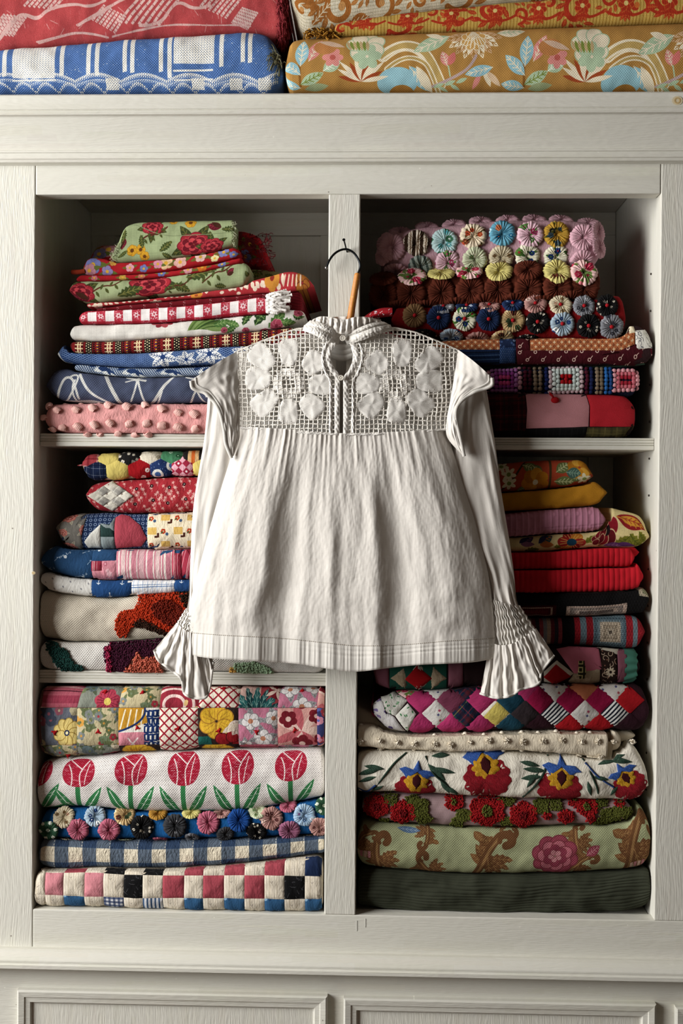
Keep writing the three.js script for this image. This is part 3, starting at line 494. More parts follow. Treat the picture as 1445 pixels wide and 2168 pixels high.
{ // blue overshot coverlet
  const T = textile({ ...onTop, name: 'woven_coverlet', label: 'blue and white overshot woven coverlet resting on the cupboard top', cat: 'blanket', n: 2.6, nose: 0.8, endR: 46, wr: [0.002, 0.0006],
    top: [[-40, 112], [0, 105], [130, 94], [300, 80], [420, 73], [520, 66], [565, 72], [600, 110]], bot: [[-40, 200], [300, 199], [560, 198], [600, 196]], bump: 'chunky', weave: 'chunky', cell: 6, grain: 0.16,
    draw(x, t) {
      const W = '#e9e7df', B = '#5a7fba'; x.fillStyle = B; x.fillRect(-50, t.top, 720, 400);
      for (let i = 0; i < 900; i++) { const a = rr(-20, 600), b = rr(t.top, 60); x.fillStyle = pick([W, '#a9bbd8', '#46699f', '#7d9ccb']); x.globalAlpha = rr(0.25, 0.8); x.fillRect(a, b, 2.6, 1.6); } x.globalAlpha = 1;
      const blk = (x0, x1, y0, y1) => { poly(x, [t.p(x0, y0), t.p(x1, y0), t.p(x1, y1), t.p(x0, y1)], W); for (let a = x0 + 3; a < x1; a += 6) for (let b = t.Y(x0, y0); b < t.Y(x0, y1); b += 5) { x.fillStyle = '#a9b4c4'; x.fillRect(a + ((b / 5) % 2 > 1 ? 3 : 0), b, 2.2, 2); } };
      blk(33, 122, 85, 173); blk(371, 456, 60, 143); blk(-30, -5, 90, 180);
      const bar = (px, y1, w = 9, lean = 0) => { for (let k = 0; k < 14; k++) { const a = lerp(t.top, t.Y(px, y1), k / 14), b = lerp(t.top, t.Y(px, y1), (k + 1) / 14) - 1; poly(x, [[px + lean * k, a], [px + w + lean * k, a - 2], [px + w + lean * k, b], [px + lean * k, b + 2]], W); } };
      for (const [p, y] of [[12, 170], [132, 168], [188, 166], [206, 168], [264, 160], [280, 162], [340, 160], [358, 172], [467, 150], [512, 140], [527, 142]]) bar(p, y);
      const wave = (y, amp, per, ph, w, c = W) => { for (let a = -30; a < 590; a += 4) { const b = y - amp * Math.abs(Math.sin((a + ph) * Math.PI / per)); const [q, r] = t.p(a, b); x.fillStyle = c; x.fillRect(q, r, 3, w); x.fillRect(q + 1, r + w, 1.6, 4); } };
      wave(176, 14, 96, 30, 5); wave(184, 10, 96, 30, 3, '#c9d2de'); wave(196, 16, 48, 20, 4); line(x, [t.p(33, 178), t.p(122, 176)], 4, W); line(x, [t.p(372, 158), t.p(452, 156)], 4, W); line(x, [t.p(372, 176), t.p(452, 174)], 3, W);
      for (const cx of [500, 560, 240, 420]) { blk(cx - 12, cx + 14, 172, 192); }
    } });
  const fr = []; srand(8); for (let i = 0; i < 46; i++) { const s = T.S(rr(580, 598), T.toV(585, rr(118, 140)), 0), c = new THREE.Vector3(rr(-0.014, 0.012), rr(-0.026, 0.014), rr(0.004, 0.016)); fr.push(tube([s.p, s.p.clone().add(c.clone().multiplyScalar(0.6)).add(new THREE.Vector3(0, 0.004, 0)), s.p.clone().add(c)], 0.0007, 5, 4)); }
  mesh('fringe', mergeGeometries(fr), cloth('#8d8a6c', { bump: null }), T.group); settle(T.group);
}
const scrollwork = (x, t, list, col, dark) => { for (const [a, b, r, ang, hand] of list) { const [p, q] = t.p(a, b); scroll(x, p, q, r, ang, r * 0.34, col, hand); for (let k = 0; k < 7; k++) { const g = ang + hand * k * 0.5; leaf(x, p + Math.cos(g) * r, q + Math.sin(g) * r, r * 0.8, r * 0.36, g + hand * 0.9, col, dark); } disc(x, p, q, r * 0.22, dark); } };
newStack(CB.cornice);
{ // cream and copper floral blanket
  const T = textile({ ...onTop, zf: 0.03, name: 'cotton_blanket', label: 'cream blanket with copper leaf scrolls, topmost of the stack at upper right', cat: 'blanket', n: 2.2, nose: 0.9, endL: 36, wr: [0.0015, 0.0006],
    top: [[612, -40], [700, -90], [1000, -110], [1500, -120]], bot: [[612, 10], [622, 46], [650, 74], [690, 66], [800, 44], [1000, 14], [1200, -6], [1500, -30]], bump: 'satin', bs: 0.001,
    draw(x, t) {
      x.fillStyle = '#e9e0c8'; x.fillRect(590, t.top, 960, 500); for (let b = t.top; b < t.bottom; b += 6) { x.fillStyle = '#cfc4a6'; x.fillRect(590, b, 960, 1.6); }
      const C = '#bf7a34', D = '#dca362', list = []; for (let k = 0; k < 14; k++) list.push([640 + k * 42, 30 - k * 4 - (k % 2) * 34, 22 + (k % 3) * 6, k * 1.9, k % 2 ? 1 : -1]);
      scrollwork(x, t, list, C, D); for (let k = 0; k < 8; k++) { const [a, b] = t.p(660 + k * 75, 58 - k * 8); leaf(x, a, b, 52, 24, -0.6 + (k % 3) * 0.5, C, '#f0e4c8', 6); }
    } });
  const fr = []; srand(3); for (let i = 0; i < 110; i++) { const p = at(rr(648, 715), rr(62, 80), 0.026 + rr(-0.01, 0.006)); fr.push(tube([p, p.clone().add(new THREE.Vector3(rr(-0.006, 0.006), rr(-0.004, 0.005), rr(0, 0.006))), p.clone().add(new THREE.Vector3(rr(-0.01, 0.01), rr(-0.008, 0.002), rr(-0.004, 0.008)))], 0.0011, 4, 4)); }
  mesh('fringe', mergeGeometries(fr), cloth('#a97c2c', { bump: null }), T.group); settle(T.group);
}
{ // red and gold brocade
  const T = textile({ ...onTop, zf: 0.034, name: 'brocade_blanket', label: 'red and gold brocade blanket lying on the ochre tapestry coverlet', cat: 'blanket', n: 2.4, nose: 1, endL: 14, wr: [0.001, 0.0005],
    top: [[708, 62], [716, 42], [800, 34], [1000, 12], [1200, -6], [1500, -26]], bot: [[708, 78], [800, 73], [1000, 63], [1200, 54], [1500, 44]], bump: 'satin', bs: 0.0008,
    draw(x, t) {
      x.fillStyle = '#d8b45c'; x.fillRect(690, t.top, 860, 300); for (let a = 700; a < 1510; a += 7) { x.fillStyle = '#b98f38'; x.fillRect(a, t.top, 2, 300); }
      const R = '#c93d1d', O = '#e07b35', list = []; for (let k = 0; k < 13; k++) list.push([725 + k * 62, 60 - k * 5 + (k % 2 ? -14 : 6), 20 + (k % 3) * 5, k * 1.3, k % 2 ? 1 : -1]);
      scrollwork(x, t, list, R, O);
      for (let k = 0; k < 9; k++) { const [a, b] = t.p(770 + k * 92, 45 - k * 5.5); flower(x, a, b, 17, 7, R, { edge: O, eye: '#e9cf82', petalW: 0.36 }); for (let i = 0; i < 5; i++) leaf(x, a, b + 12, 22, 8, 0.6 + i * 0.5, R, O); line(x, [[a - 40, b + 14], [a - 20, b + 24], [a, b + 16], [a + 22, b + 24], [a + 44, b + 12]], 5, R); }
    } }); settle(T.group);
}
{ // tapestry with birds of paradise colours
  const T = textile({ ...onTop, zf: 0.04, name: 'tapestry_coverlet', label: 'ochre floral tapestry coverlet with blue and white leaves on the cupboard top', cat: 'blanket', n: 3, nose: 0.8, endL: 22, wr: [0.001, 0.0004],
    top: [[605, 110], [618, 88], [680, 79], [900, 68], [1150, 57], [1500, 46]], bot: [[605, 197], [900, 198], [1500, 198]], bump: 'chunky', bs: 0.0004, weave: 'chunky', cell: 2, grain: 0.1,
    draw(x, t) {
      x.fillStyle = '#c0924c'; x.fillRect(590, t.top, 960, 400);
      const cream = '#efe3c8', blue = '#9fcbd6', mint = '#b9cfae', grn = '#8a9a44', pink = '#e79a92', rust = '#b5562a';
      for (const o of [-85, 385]) {                      // the pattern repeats along the cloth
        const P = (a, b) => t.p(a + o, b), L = (a, b, l, w, g, c, v) => leaf(x, ...P(a, b), l, w, g, c, v), arc = (c, w, dy, d) => line(x, [P(895 + d, 130 + dy), P(920 + d, 108 + dy), P(960 + d, 106 + dy), P(990 + d, 130 + dy), P(1015 + d, 185 + dy)], w, c);
        arc(cream, 26, 0, 0); arc('#c8ab68', 16, 0, 2); arc(cream, 5, 8, -2); arc(cream, 11, 26, 8); arc('#c8ab68', 5, 26, 8);
        disc(x, ...P(925, 182), 42, blue, 34); disc(x, ...P(935, 196), 26, '#b28038', 22); L(950, 150, 74, 28, 0.9, blue, cream); L(965, 150, 70, 22, 1.05, cream);
        for (let k = 0; k < 11; k++) L(850, 180, 50 + (k % 3) * 8, 11, -2.9 + k * 0.27, k % 3 ? cream : rust);
        flower(x, ...P(860, 105), 40, 7, cream, { edge: mint, petalW: 0.4 }); flower(x, ...P(862, 130), 30, 6, mint, { petalW: 0.35 }); for (let k = 0; k < 7; k++) L(820 + k * 7, 96, 26, 8, 1.2 + k * 0.05, k % 2 ? grn : '#c9b184');
        L(740, 140, 62, 26, -1.1, pink, cream); L(770, 160, 44, 30, -0.6, mint, '#e8efdc'); flower(x, ...P(790, 132), 22, 6, pink, { eye: '#cf6d62', petalW: 0.34 }); disc(x, ...P(775, 110), 24, '#c98b50', 18); L(760, 96, 60, 14, 0.35, '#d7b9a0');
        line(x, [P(725, 105), P(718, 140), P(722, 188)], 5, '#9c6b2a'); L(722, 168, 58, 28, -2.35, blue, cream); L(722, 150, 66, 30, -1.45, blue, cream); L(722, 190, 50, 26, -2.95, blue, cream); L(722, 185, 56, 26, -0.5, mint, grn); L(730, 192, 52, 22, -0.2, '#a8b48a');
        // blossom hanging from the upper edge
        for (let k = 0; k < 9; k++) L(1085, 78, 62, 24, 0.25 + k * 0.33, k % 2 ? cream : '#d9b48a', '#b28038'); flower(x, ...P(1085, 92), 26, 8, '#d6a860', { edge: cream, petalW: 0.36 }); for (let k = 0; k < 7; k++) line(x, [P(1085, 70), P(1060 + k * 9, 112)], 2.4, cream);
        L(1035, 84, 84, 34, 2.7, mint, cream); L(985, 78, 40, 16, 0.4, cream); L(1135, 78, 60, 30, -0.1, cream, mint);
        line(x, [P(1090, 128), P(1080, 150), P(1050, 170), P(1000, 188)], 6, '#c7b0ae'); L(1030, 150, 34, 20, -1.9, pink, cream); L(1034, 148, 30, 16, -1.2, '#e8857f'); line(x, [P(1032, 150), P(1036, 170)], 3, mint);
        L(1105, 150, 46, 14, 1.2, cream); L(1112, 160, 44, 14, 0.8, '#e4c9a8'); L(1100, 162, 40, 12, 2, pink); L(1125, 152, 60, 24, 2.9, blue, cream); for (let k = 0; k < 5; k++) L(1000 + k * 12, 190 - k * 2, 26, 9, -0.4 + (k % 2), mint);
      }
    } }); settle(T.group);
}
newStack(CB.shelfA, [CB.a, CB.b]);
// ================================================================ upper shelf, left: table linen
const rosePrint = (x, t, bg, list) => {
  x.fillStyle = bg; x.fillRect(0, t.top, 800, 500);
  for (const [k, a, b, r, g] of list) {
    const [p, q] = t.p(a, b);
    if (k === 'rose') { for (let i = 0; i < 5; i++) leaf(x, p, q, r * 1.5, r * 0.6, g + i * 1.3, '#46522a', '#7c7a3a'); rose(x, p, q, r, ['#b8323f', '#8e1f31', '#d8515a', '#7a1528'], 0.75); }
    if (k === 'bud') { leaf(x, p, q, r * 1.2, r * 0.8, g, '#7b1f33', '#a63c4c'); leaf(x, p, q, r, r * 0.5, g + 0.4, '#59301f'); }
    if (k === 'yel') flower(x, p, q, r, 6, '#e0ab2a', { eye: '#7a4a16', edge: '#b07a18', eyeR: 0.36 });
    if (k === 'leaf') leaf(x, p, q, r, r * 0.45, g, '#4c5a2c', '#8a8a48', 7);
    if (k === 'stem') { line(x, [[p, q], [p + r * 0.5, q - r * 0.35], [p + r, q - r * 0.2], [p + r * 1.4, q - r * 0.6]], 3, '#6b3a26'); for (let i = 0; i < 7; i++) leaf(x, p + r * 0.2 * i, q - r * 0.06 * i, r * 0.28, r * 0.12, -1.2 + (i % 2) * 2.2, '#59602c'); }
  }
};
{ const T = textile({ name: 'folded_cloth', label: 'sage green cloth with red roses and yellow flowers, topmost of its stack', cat: 'fabric', zf: -0.05, n: 4, nose: 0.7, depth: 0.2, endL: 12, endR: 8, wr: [0.0015, 0.0006],
    top: [[238, 540], [252, 512], [270, 478], [340, 470], [430, 466], [497, 466]], bot: [[238, 552], [260, 556], [330, 551], [400, 543], [455, 533], [497, 520]], bump: 'plain',
    draw: (x, t) => { rosePrint(x, t, '#a9b78a', [['rose', 325, 483, 22, 0.4], ['yel', 368, 470, 9, 0], ['yel', 405, 473, 12, 0], ['bud', 470, 484, 26, 3.4], ['leaf', 470, 488, 38, 0.1], ['leaf', 445, 495, 30, 2.6], ['rose', 412, 520, 34, 0.2], ['leaf', 340, 535, 34, -0.6], ['stem', 300, 512, 40], ['yel', 282, 533, 11, 0], ['yel', 300, 531, 10, 0], ['yel', 308, 545, 10, 0], ['leaf', 345, 538, 26, 0.6], ['leaf', 262, 520, 30, -1.4], ['leaf', 300, 500, 28, 1.4], ['bud', 268, 508, 16, 2], ['rose', 450, 524, 24, 2], ['leaf', 252, 548, 24, -0.4]]); line(x, [t.p(240, 516), t.p(330, 505), t.p(420, 499), t.p(496, 494)], 1.6, '#8f9c72'); } });
  // turned-down raw edge with loose threads
  srand(2); for (const side of [0, 1]) { const fr = []; for (let i = 0; i < 26; i++) { const u = i / 25, p = side ? at(494 + rr(-3, 3), lerp(468, 520, u), -0.052) : at(lerp(236, 246, u), lerp(552, 518, u), -0.05); fr.push(tube([p, p.clone().add(new THREE.Vector3(rr(-0.004, 0.006), rr(-0.005, 0.004), rr(0, 0.004))), p.clone().add(new THREE.Vector3(rr(-0.006, 0.008), rr(-0.008, 0.005), rr(-0.002, 0.004)))], 0.00035, 4, 3)); } mesh('frayed_edge', mergeGeometries(fr), cloth('#c9cdb0', { bump: null }), T.group); }
  settle(T.group); }
const redFlora = (list) => (x, t) => { x.fillStyle = '#bf1f2c'; x.fillRect(0, t.top, 800, 300); for (const [a, b, r, c] of list) { const [p, q] = t.p(a, b); leaf(x, p, q, r * 1.9, r * 0.7, rr(-0.4, 0.4), '#6f7a34'); leaf(x, p, q, r * 1.9, r * 0.7, rr(2.7, 3.5), '#7d7430'); flower(x, p, q, r, 5, c, { eye: '#e3b13c', petalW: 0.48, edge: '#00000022' }); } };
{ const T = textile({ name: 'folded_cloth', label: 'red cloth printed with blue and pink flowers under the topmost green cloth', cat: 'fabric', zf: -0.052, n: 3, nose: 0.8, depth: 0.22, endL: 12, endR: 20, wr: [0.0014, 0.0006],
    top: [[176, 562], [190, 548], [250, 550], [330, 546], [400, 538], [480, 524], [508, 526]], bot: [[176, 582], [210, 583], [300, 580], [400, 567], [480, 551], [508, 545]],
    draw: redFlora([[198, 562, 17, '#7f86c0'], [190, 574, 14, '#c98f9f'], [228, 576, 12, '#9a8fc0'], [276, 568, 9, '#e6a7b4'], [305, 570, 9, '#7f86c0'], [352, 558, 15, '#ecc59a'], [382, 556, 14, '#e9b8ae'], [335, 560, 10, '#e29ab0'], [425, 545, 12, '#efc9c0'], [455, 548, 9, '#e9dfa6'], [474, 535, 12, '#8d90c8'], [495, 540, 10, '#7f86c0'], [240, 556, 8, '#d9a24a']]) });
  textile({ parent: T.group, clothName: 'lower_fold', zf: -0.05, n: 2, nose: 1, depth: 0.22, endL: 10, endR: 14, wr: [0.0008, 0.0004], top: [[162, 588], [176, 582], [300, 580], [400, 568], [470, 556], [512, 543]], bot: [[162, 596], [240, 594], [330, 588], [420, 577], [480, 563], [512, 556]],
    draw: redFlora([[200, 589, 7, '#d07a86'], [260, 588, 8, '#c9a24a'], [342, 579, 9, '#7f86c0'], [398, 571, 10, '#e2a0a8'], [428, 566, 11, '#e07a26'], [470, 560, 9, '#7f86c0'], [300, 585, 8, '#d7806e']]) });
  textile({ parent: T.group, clothName: 'rear_fold', zf: -0.11, n: 2.4, nose: 0.8, depth: 0.18, endL: 18, endR: 30, wr: [0.003, 0.001], top: [[190, 545], [206, 522], [250, 518], [330, 512], [470, 486], [545, 500], [566, 530]], bot: [[190, 566], [240, 566], [470, 556], [566, 566]],
    draw: redFlora([[232, 530, 20, '#c98a96'], [212, 540, 16, '#8d84b8'], [500, 500, 14, '#8a2430'], [530, 520, 13, '#97303a'], [495, 530, 12, '#d9a24a'], [520, 545, 13, '#7f86c0'], [200, 555, 12, '#d9b060']]) });
  { const fr = []; srand(44); for (let i = 0; i < 130; i++) { const p = at(rr(500, 572), rr(496, 572), -0.1 + rr(-0.01, 0.02)); fr.push(tube([p, p.clone().add(new THREE.Vector3(rr(-0.003, 0.006), rr(-0.005, 0.005), 0.004)), p.clone().add(new THREE.Vector3(rr(-0.002, 0.012), rr(-0.009, 0.006), rr(0, 0.006)))], 0.0007, 4, 4)); } mesh('fringe', mergeGeometries(fr), cloth('#7c2a33', { bump: null }), T.group); }
  { const p = [at(153, 576, -0.06), at(166, 576, -0.055), at(180, 574, -0.055)]; mesh('hem_roll', tube(p, 0.0042, 8, 10), cloth('#b5482a'), T.group); }
  settle(T.group); }
{ const T = textile({ name: 'folded_cloth', label: 'sage green cloth with a large red rose below the red floral cloth', cat: 'fabric', zf: -0.04, n: 2.5, nose: 0.9, depth: 0.26, endL: 26, endR: 20,
    top: [[147, 608], [160, 597], [230, 595], [330, 588], [430, 572], [500, 552], [530, 560]], bot: [[147, 622], [165, 634], [200, 641], [300, 628], [420, 618], [510, 606], [530, 592]],
    draw: (x, t) => rosePrint(x, t, '#abb88c', [['rose', 318, 603, 44, 0.2], ['leaf', 250, 628, 60, -0.25], ['leaf', 395, 590, 60, -0.15], ['stem', 195, 622, 50], ['rose', 172, 622, 30, 0.5], ['bud', 190, 634, 30, 3], ['stem', 430, 600, 50], ['bud', 482, 584, 14, -0.6], ['leaf', 372, 602, 40, 0.6], ['leaf', 455, 606, 26, 0.2], ['stem', 350, 618, 40], ['leaf', 520, 575, 20, 1.2], ['leaf', 440, 580, 30, -0.4]]) });
  textile({ parent: T.group, clothName: 'rear_fold', zf: -0.1, n: 2.2, nose: 0.8, depth: 0.16, endR: 24, top: [[480, 572], [540, 570], [600, 576]], bot: [[480, 600], [540, 598], [600, 590]], draw: (x, t) => rosePrint(x, t, '#8e8a5c', [['stem', 510, 588, 40], ['leaf', 560, 582, 26, 0.3], ['bud', 580, 585, 16, 0.4], ['leaf', 525, 578, 30, 0.2]]) });
  settle(T.group); }
{ const T = textile({ name: 'folded_cloth', label: 'coral red cloth printed with white and orange flowers, long end curling up', cat: 'fabric', zf: -0.04, n: 2.4, nose: 0.9, depth: 0.26, endL: 8, endR: 22,
    top: [[184, 642], [230, 640], [330, 632], [430, 620], [500, 603], [560, 588], [610, 576], [640, 582], [664, 602]], bot: [[184, 651], [280, 643], [400, 632], [500, 625], [560, 620], [610, 618], [645, 612], [664, 608]],
    draw(x, t) {
      x.fillStyle = '#c23a42'; x.fillRect(100, t.top, 700, 200); const W = '#f0ddc8';
      for (let k = 0; k < 34; k++) { const a = 190 + k * 12.4, g = rr(-0.5, 0.5); if ((k > 10 && k < 13) || (k > 20 && k < 24)) continue; const yb = lerp(646, 600, clamp((a - 184) / 420, 0, 1)); leaf(x, ...t.p(a, yb + 5), 13, 8, -1.9 + g, W); }
      for (const [a, b] of [[470, 620], [490, 612], [505, 622], [520, 606], [540, 612], [555, 603], [575, 602], [590, 608]]) disc(x, ...t.p(a, b), 4.6, W, 3.4);
      flower(x, ...t.p(416, 626), 13, 5, '#e0963a', { eye: '#b9542a' }); flower(x, ...t.p(576, 588), 16, 5, '#dd9a3c', { eye: '#a33a2a' }); flower(x, ...t.p(640, 600), 16, 6, '#b8742c', { edge: '#7a3020' }); for (let i = 0; i < 5; i++) line(x, [t.p(604 + i * 8, 584), t.p(600 + i * 9, 604)], 3, '#e8cdb6');
      flower(x, ...t.p(330, 640), 14, 6, W, { petalW: 0.3 }); flower(x, ...t.p(206, 648), 12, 6, W, { petalW: 0.3 });
    } }); settle(T.group); }
{ const T = textile({ name: 'folded_cloth', label: 'dark red cloth with rows of small white dashes above the gingham', cat: 'fabric', zf: -0.042, n: 2, nose: 1, depth: 0.26, endL: 10, endR: 24,
    top: [[204, 653], [280, 643], [400, 632], [500, 625], [560, 618], [640, 612]], bot: [[204, 660], [260, 658], [380, 650], [480, 640], [560, 632], [640, 664]],
    draw(x, t) { x.fillStyle = '#8f1a29'; x.fillRect(150, t.top, 600, 200); for (let a = 220; a < 630; a += 28) for (let b = -10; b < 10; b += 7) { x.fillStyle = '#e6c9c2'; x.fillRect(a, b, 1.3, 4); x.fillRect(a + 3, b + 2, 1, 3); } for (let b = -30; b < 30; b += 2.5) { x.fillStyle = '#6f1220'; x.fillRect(150, b, 600, 0.8); } } }); settle(T.group); }
{ const T = textile({ name: 'gingham_cloth', label: 'red and white gingham cloth with knotted white fringe at its end', cat: 'fabric', zf: -0.026, n: 2.8, nose: 0.8, depth: 0.28, endL: 8, endR: 6,
    top: [[168, 664], [182, 659], [300, 650], [420, 642], [500, 632], [568, 622]], bot: [[168, 685], [300, 684], [420, 676], [500, 668], [568, 663]],
    draw(x, t) {
      x.fillStyle = '#f2ecea'; x.fillRect(150, t.top, 500, 200); const step = 37.5;
      const mixed = (x0, y0, w, h) => { x.fillStyle = '#cc4458'; x.fillRect(x0, y0, w, h); for (let m = 0; m < 60; m++) { x.fillStyle = pick(['#c3213a', '#eccdd0', '#b81c34']); x.fillRect(x0 + rr(0, w - 2), y0 + rr(0, h - 1), 2, 1.2); } flower(x, x0 + w / 2, y0 + h / 2, 6.5, 6, '#eccfd2', { eye: '#b31c34', petalW: 0.26 }); };
      for (let k = -1; k < 14; k++) { const a = 168 + k * step, h = step / 2; mixed(a, -12, h, 25); for (const [q, r] of [[-60, 48], [13, 40]]) { x.fillStyle = '#c3213a'; x.fillRect(a, q, h, r); mixed(a + h, q, h, r); } }
    } });
  const fr = []; srand(17);
  for (let i = 0; i < 42; i++) { const u = rr(0, 1), p = at(565 + rr(-2, 4), lerp(622, 663, u), -0.03), dz = rr(-0.004, 0.012), q = at(rr(585, 622), lerp(624, 662, u) + rr(-14, 8), -0.03 + dz); const mid = p.clone().lerp(q, 0.5).add(new THREE.Vector3(0, rr(-0.004, 0.006), rr(0, 0.008))); fr.push(tube([p, mid, q], (t) => 0.0022 + 0.0007 * Math.sin(t * 40 + i), 14, 6)); }
  for (let k = 0; k < 5; k++) { const p = at(568, 626 + k * 8.5, -0.027), s = new THREE.SphereGeometry(0.0042, 8, 6); s.scale(1.2, 0.8, 1); s.translate(p.x, p.y, p.z); fr.push(s); }
  mesh('fringe', mergeGeometries(fr), cloth('#ece8e4', { bump: null }), T.group); settle(T.group); }
{ const T = textile({ name: 'printed_linen', label: 'white linen cloth printed with green leaves and red flowers', cat: 'fabric', zf: -0.032, n: 2.6, nose: 0.85, depth: 0.28, endL: 12, endR: 30,
    top: [[149, 697], [160, 690], [230, 687], [330, 680], [430, 674], [520, 666], [600, 652], [645, 658]], bot: [[149, 719], [230, 722], [330, 716], [430, 710], [520, 702], [600, 692], [645, 676]],
    draw(x, t) {
      x.fillStyle = '#e4e1da'; x.fillRect(100, t.top, 600, 200);
      flower(x, ...t.p(345, 682), 24, 8, ['#9e3440', '#b7525a'], { petalW: 0.3, squash: 0.6 });
      for (let k = 0; k < 13; k++) leaf(x, ...t.p(398 + k * 3, 702 - k * 0.5), 44 + (k % 4) * 7, 9, -0.9 + k * 0.09, pick(['#5f7d3c', '#3f5f2c', '#7c9a52', '#86a060']));
      for (const [a, b, r, g] of [[452, 690, 40, -0.2], [478, 682, 34, 0.4], [500, 692, 30, 2.6], [515, 690, 34, -1.1], [540, 690, 50, -0.9], [568, 694, 46, -0.6], [592, 680, 40, 0.4], [560, 676, 36, -2.4], [620, 668, 32, 0.6], [530, 676, 34, -1.5]]) leaf(x, ...t.p(a, b), r, r * 0.5, g, pick(['#426a35', '#557d40', '#34552c']), '#8fae6a', 5);
      for (const [a, b, r] of [[585, 690, 13], [560, 700, 11], [520, 700, 8], [632, 664, 10], [475, 700, 7]]) flower(x, ...t.p(a, b), r, 7, '#b24a62', { edge: '#d68a9a', eye: '#8a2c42' });
    } }); settle(T.group); }
{ const T = textile({ name: 'woven_cloth', label: 'dark red folk woven cloth with black and cream motifs', cat: 'fabric', zf: -0.032, n: 2.2, nose: 0.9, depth: 0.28, endL: 10, endR: 14,
    top: [[150, 724], [250, 720], [350, 713], [450, 707], [560, 699], [640, 692]], bot: [[150, 742], [165, 748], [250, 748], [350, 743], [450, 735], [560, 730], [640, 728]], bump: 'chunky', bs: 0.0006, weave: 'chunky', cell: 4,
    draw(x, t) {
      x.fillStyle = '#8d1c22'; x.fillRect(100, t.top, 700, 200); const C = '#ecdcae', K = '#17110e';
      for (let a = 150; a < 650; a += 62) {
        for (const d of [0, 24, 48]) for (let b = -28; b < 28; b += 5) { x.fillStyle = K; x.fillRect(a + d, b, 3.4, 3); x.fillStyle = '#a52a2a'; x.fillRect(a + d + 6, b, 3, 3.6); x.fillStyle = K; x.fillRect(a + d + 11, b + 1, 2, 3); }
        x.fillStyle = K; x.fillRect(a + 32, -30, 14, 60); for (let b = -28; b < 28; b += 6) for (let q = 0; q < 3; q++) { x.fillStyle = C; x.fillRect(a + 33 + q * 4.4, b + (q % 2) * 3, 2.6, 2.6); }
        x.fillStyle = C; x.fillRect(a + 15, -20, 3, 40); x.fillRect(a + 20.5, -24, 2.4, 48); for (let b = -16; b < 18; b += 9) x.fillRect(a + 10, b, 17, 2.8);
        for (let b = -26; b < 26; b += 7) { x.fillStyle = '#d9a43c'; x.fillRect(a + 55, b, 4, 3); x.fillStyle = '#2c3f7c'; x.fillRect(a + 55, b + 3.5, 4, 2); }
      }
    } }); settle(T.group); }
const blueFlora = (x, t, stars, seed) => {
  x.fillStyle = '#2a4a84'; x.fillRect(50, t.top, 700, 300); for (let a = 60; a < 700; a += 9) for (const s of [-1, 1]) { line(x, [[a, t.top], [a + s * 130, t.bottom]], 1, '#7f9bc6'); }
  for (const [a, b, r] of stars) { const [p, q] = t.p(a, b); for (let k = 0; k < 6; k++) { const g = seed + k * 1.05; leaf(x, p, q, r * 1.15, r * 0.62, g, '#eef0ee', '#2a4a84'); } disc(x, p, q, r * 0.2, '#2a4a84'); }
};
{ const T = textile({ name: 'jacquard_cloth', label: 'deep blue jacquard cloth with large white lilies', cat: 'fabric', zf: -0.03, n: 2.3, nose: 0.9, depth: 0.28, endL: 20, endR: 20,
    top: [[122, 742], [136, 730], [170, 729], [250, 745], [340, 744], [450, 734], [640, 728]], bot: [[122, 758], [140, 767], [220, 774], [300, 778], [400, 772], [640, 766]], bump: 'chunky', bs: 0.0005,
    draw: (x, t) => { blueFlora(x, t, [[346, 757, 28], [444, 750, 27], [395, 762, 20], [520, 750, 26], [600, 750, 24], [70, 750, 20]], 0.3); for (const [a, b, g] of [[372, 760, 0.5], [415, 764, -0.6], [470, 756, 0.8]]) leaf(x, ...t.p(a, b), 24, 12, g, '#e6ebee', '#2a4a84'); line(x, [t.p(124, 748), t.p(130, 766), t.p(150, 769)], 5, '#e8ecec'); } });
  textile({ parent: T.group, clothName: 'lower_fold', zf: -0.036, n: 2, nose: 0.9, depth: 0.28, endL: 14, endR: 20, top: [[158, 772], [180, 768], [240, 776], [340, 780], [640, 768]], bot: [[158, 784], [200, 791], [280, 798], [400, 796], [640, 790]], bump: 'chunky', weave: 'twill', cell: 4,
    draw(x, t) { x.fillStyle = '#4a6690'; x.fillRect(100, t.top, 700, 200); for (let a = 120; a < 680; a += 5) line(x, [[a, -20], [a + 26, 20]], 1.8, '#c9cfd4'); for (const a of [190, 250, 330, 410, 490]) { for (let k = 0; k < 6; k++) leaf(x, a + k * 9, (k % 2) * 6 - 2, 26, 11, -0.6 + k * 0.3, k % 2 ? '#dfe3e2' : '#2b4778'); } } });
  settle(T.group); }
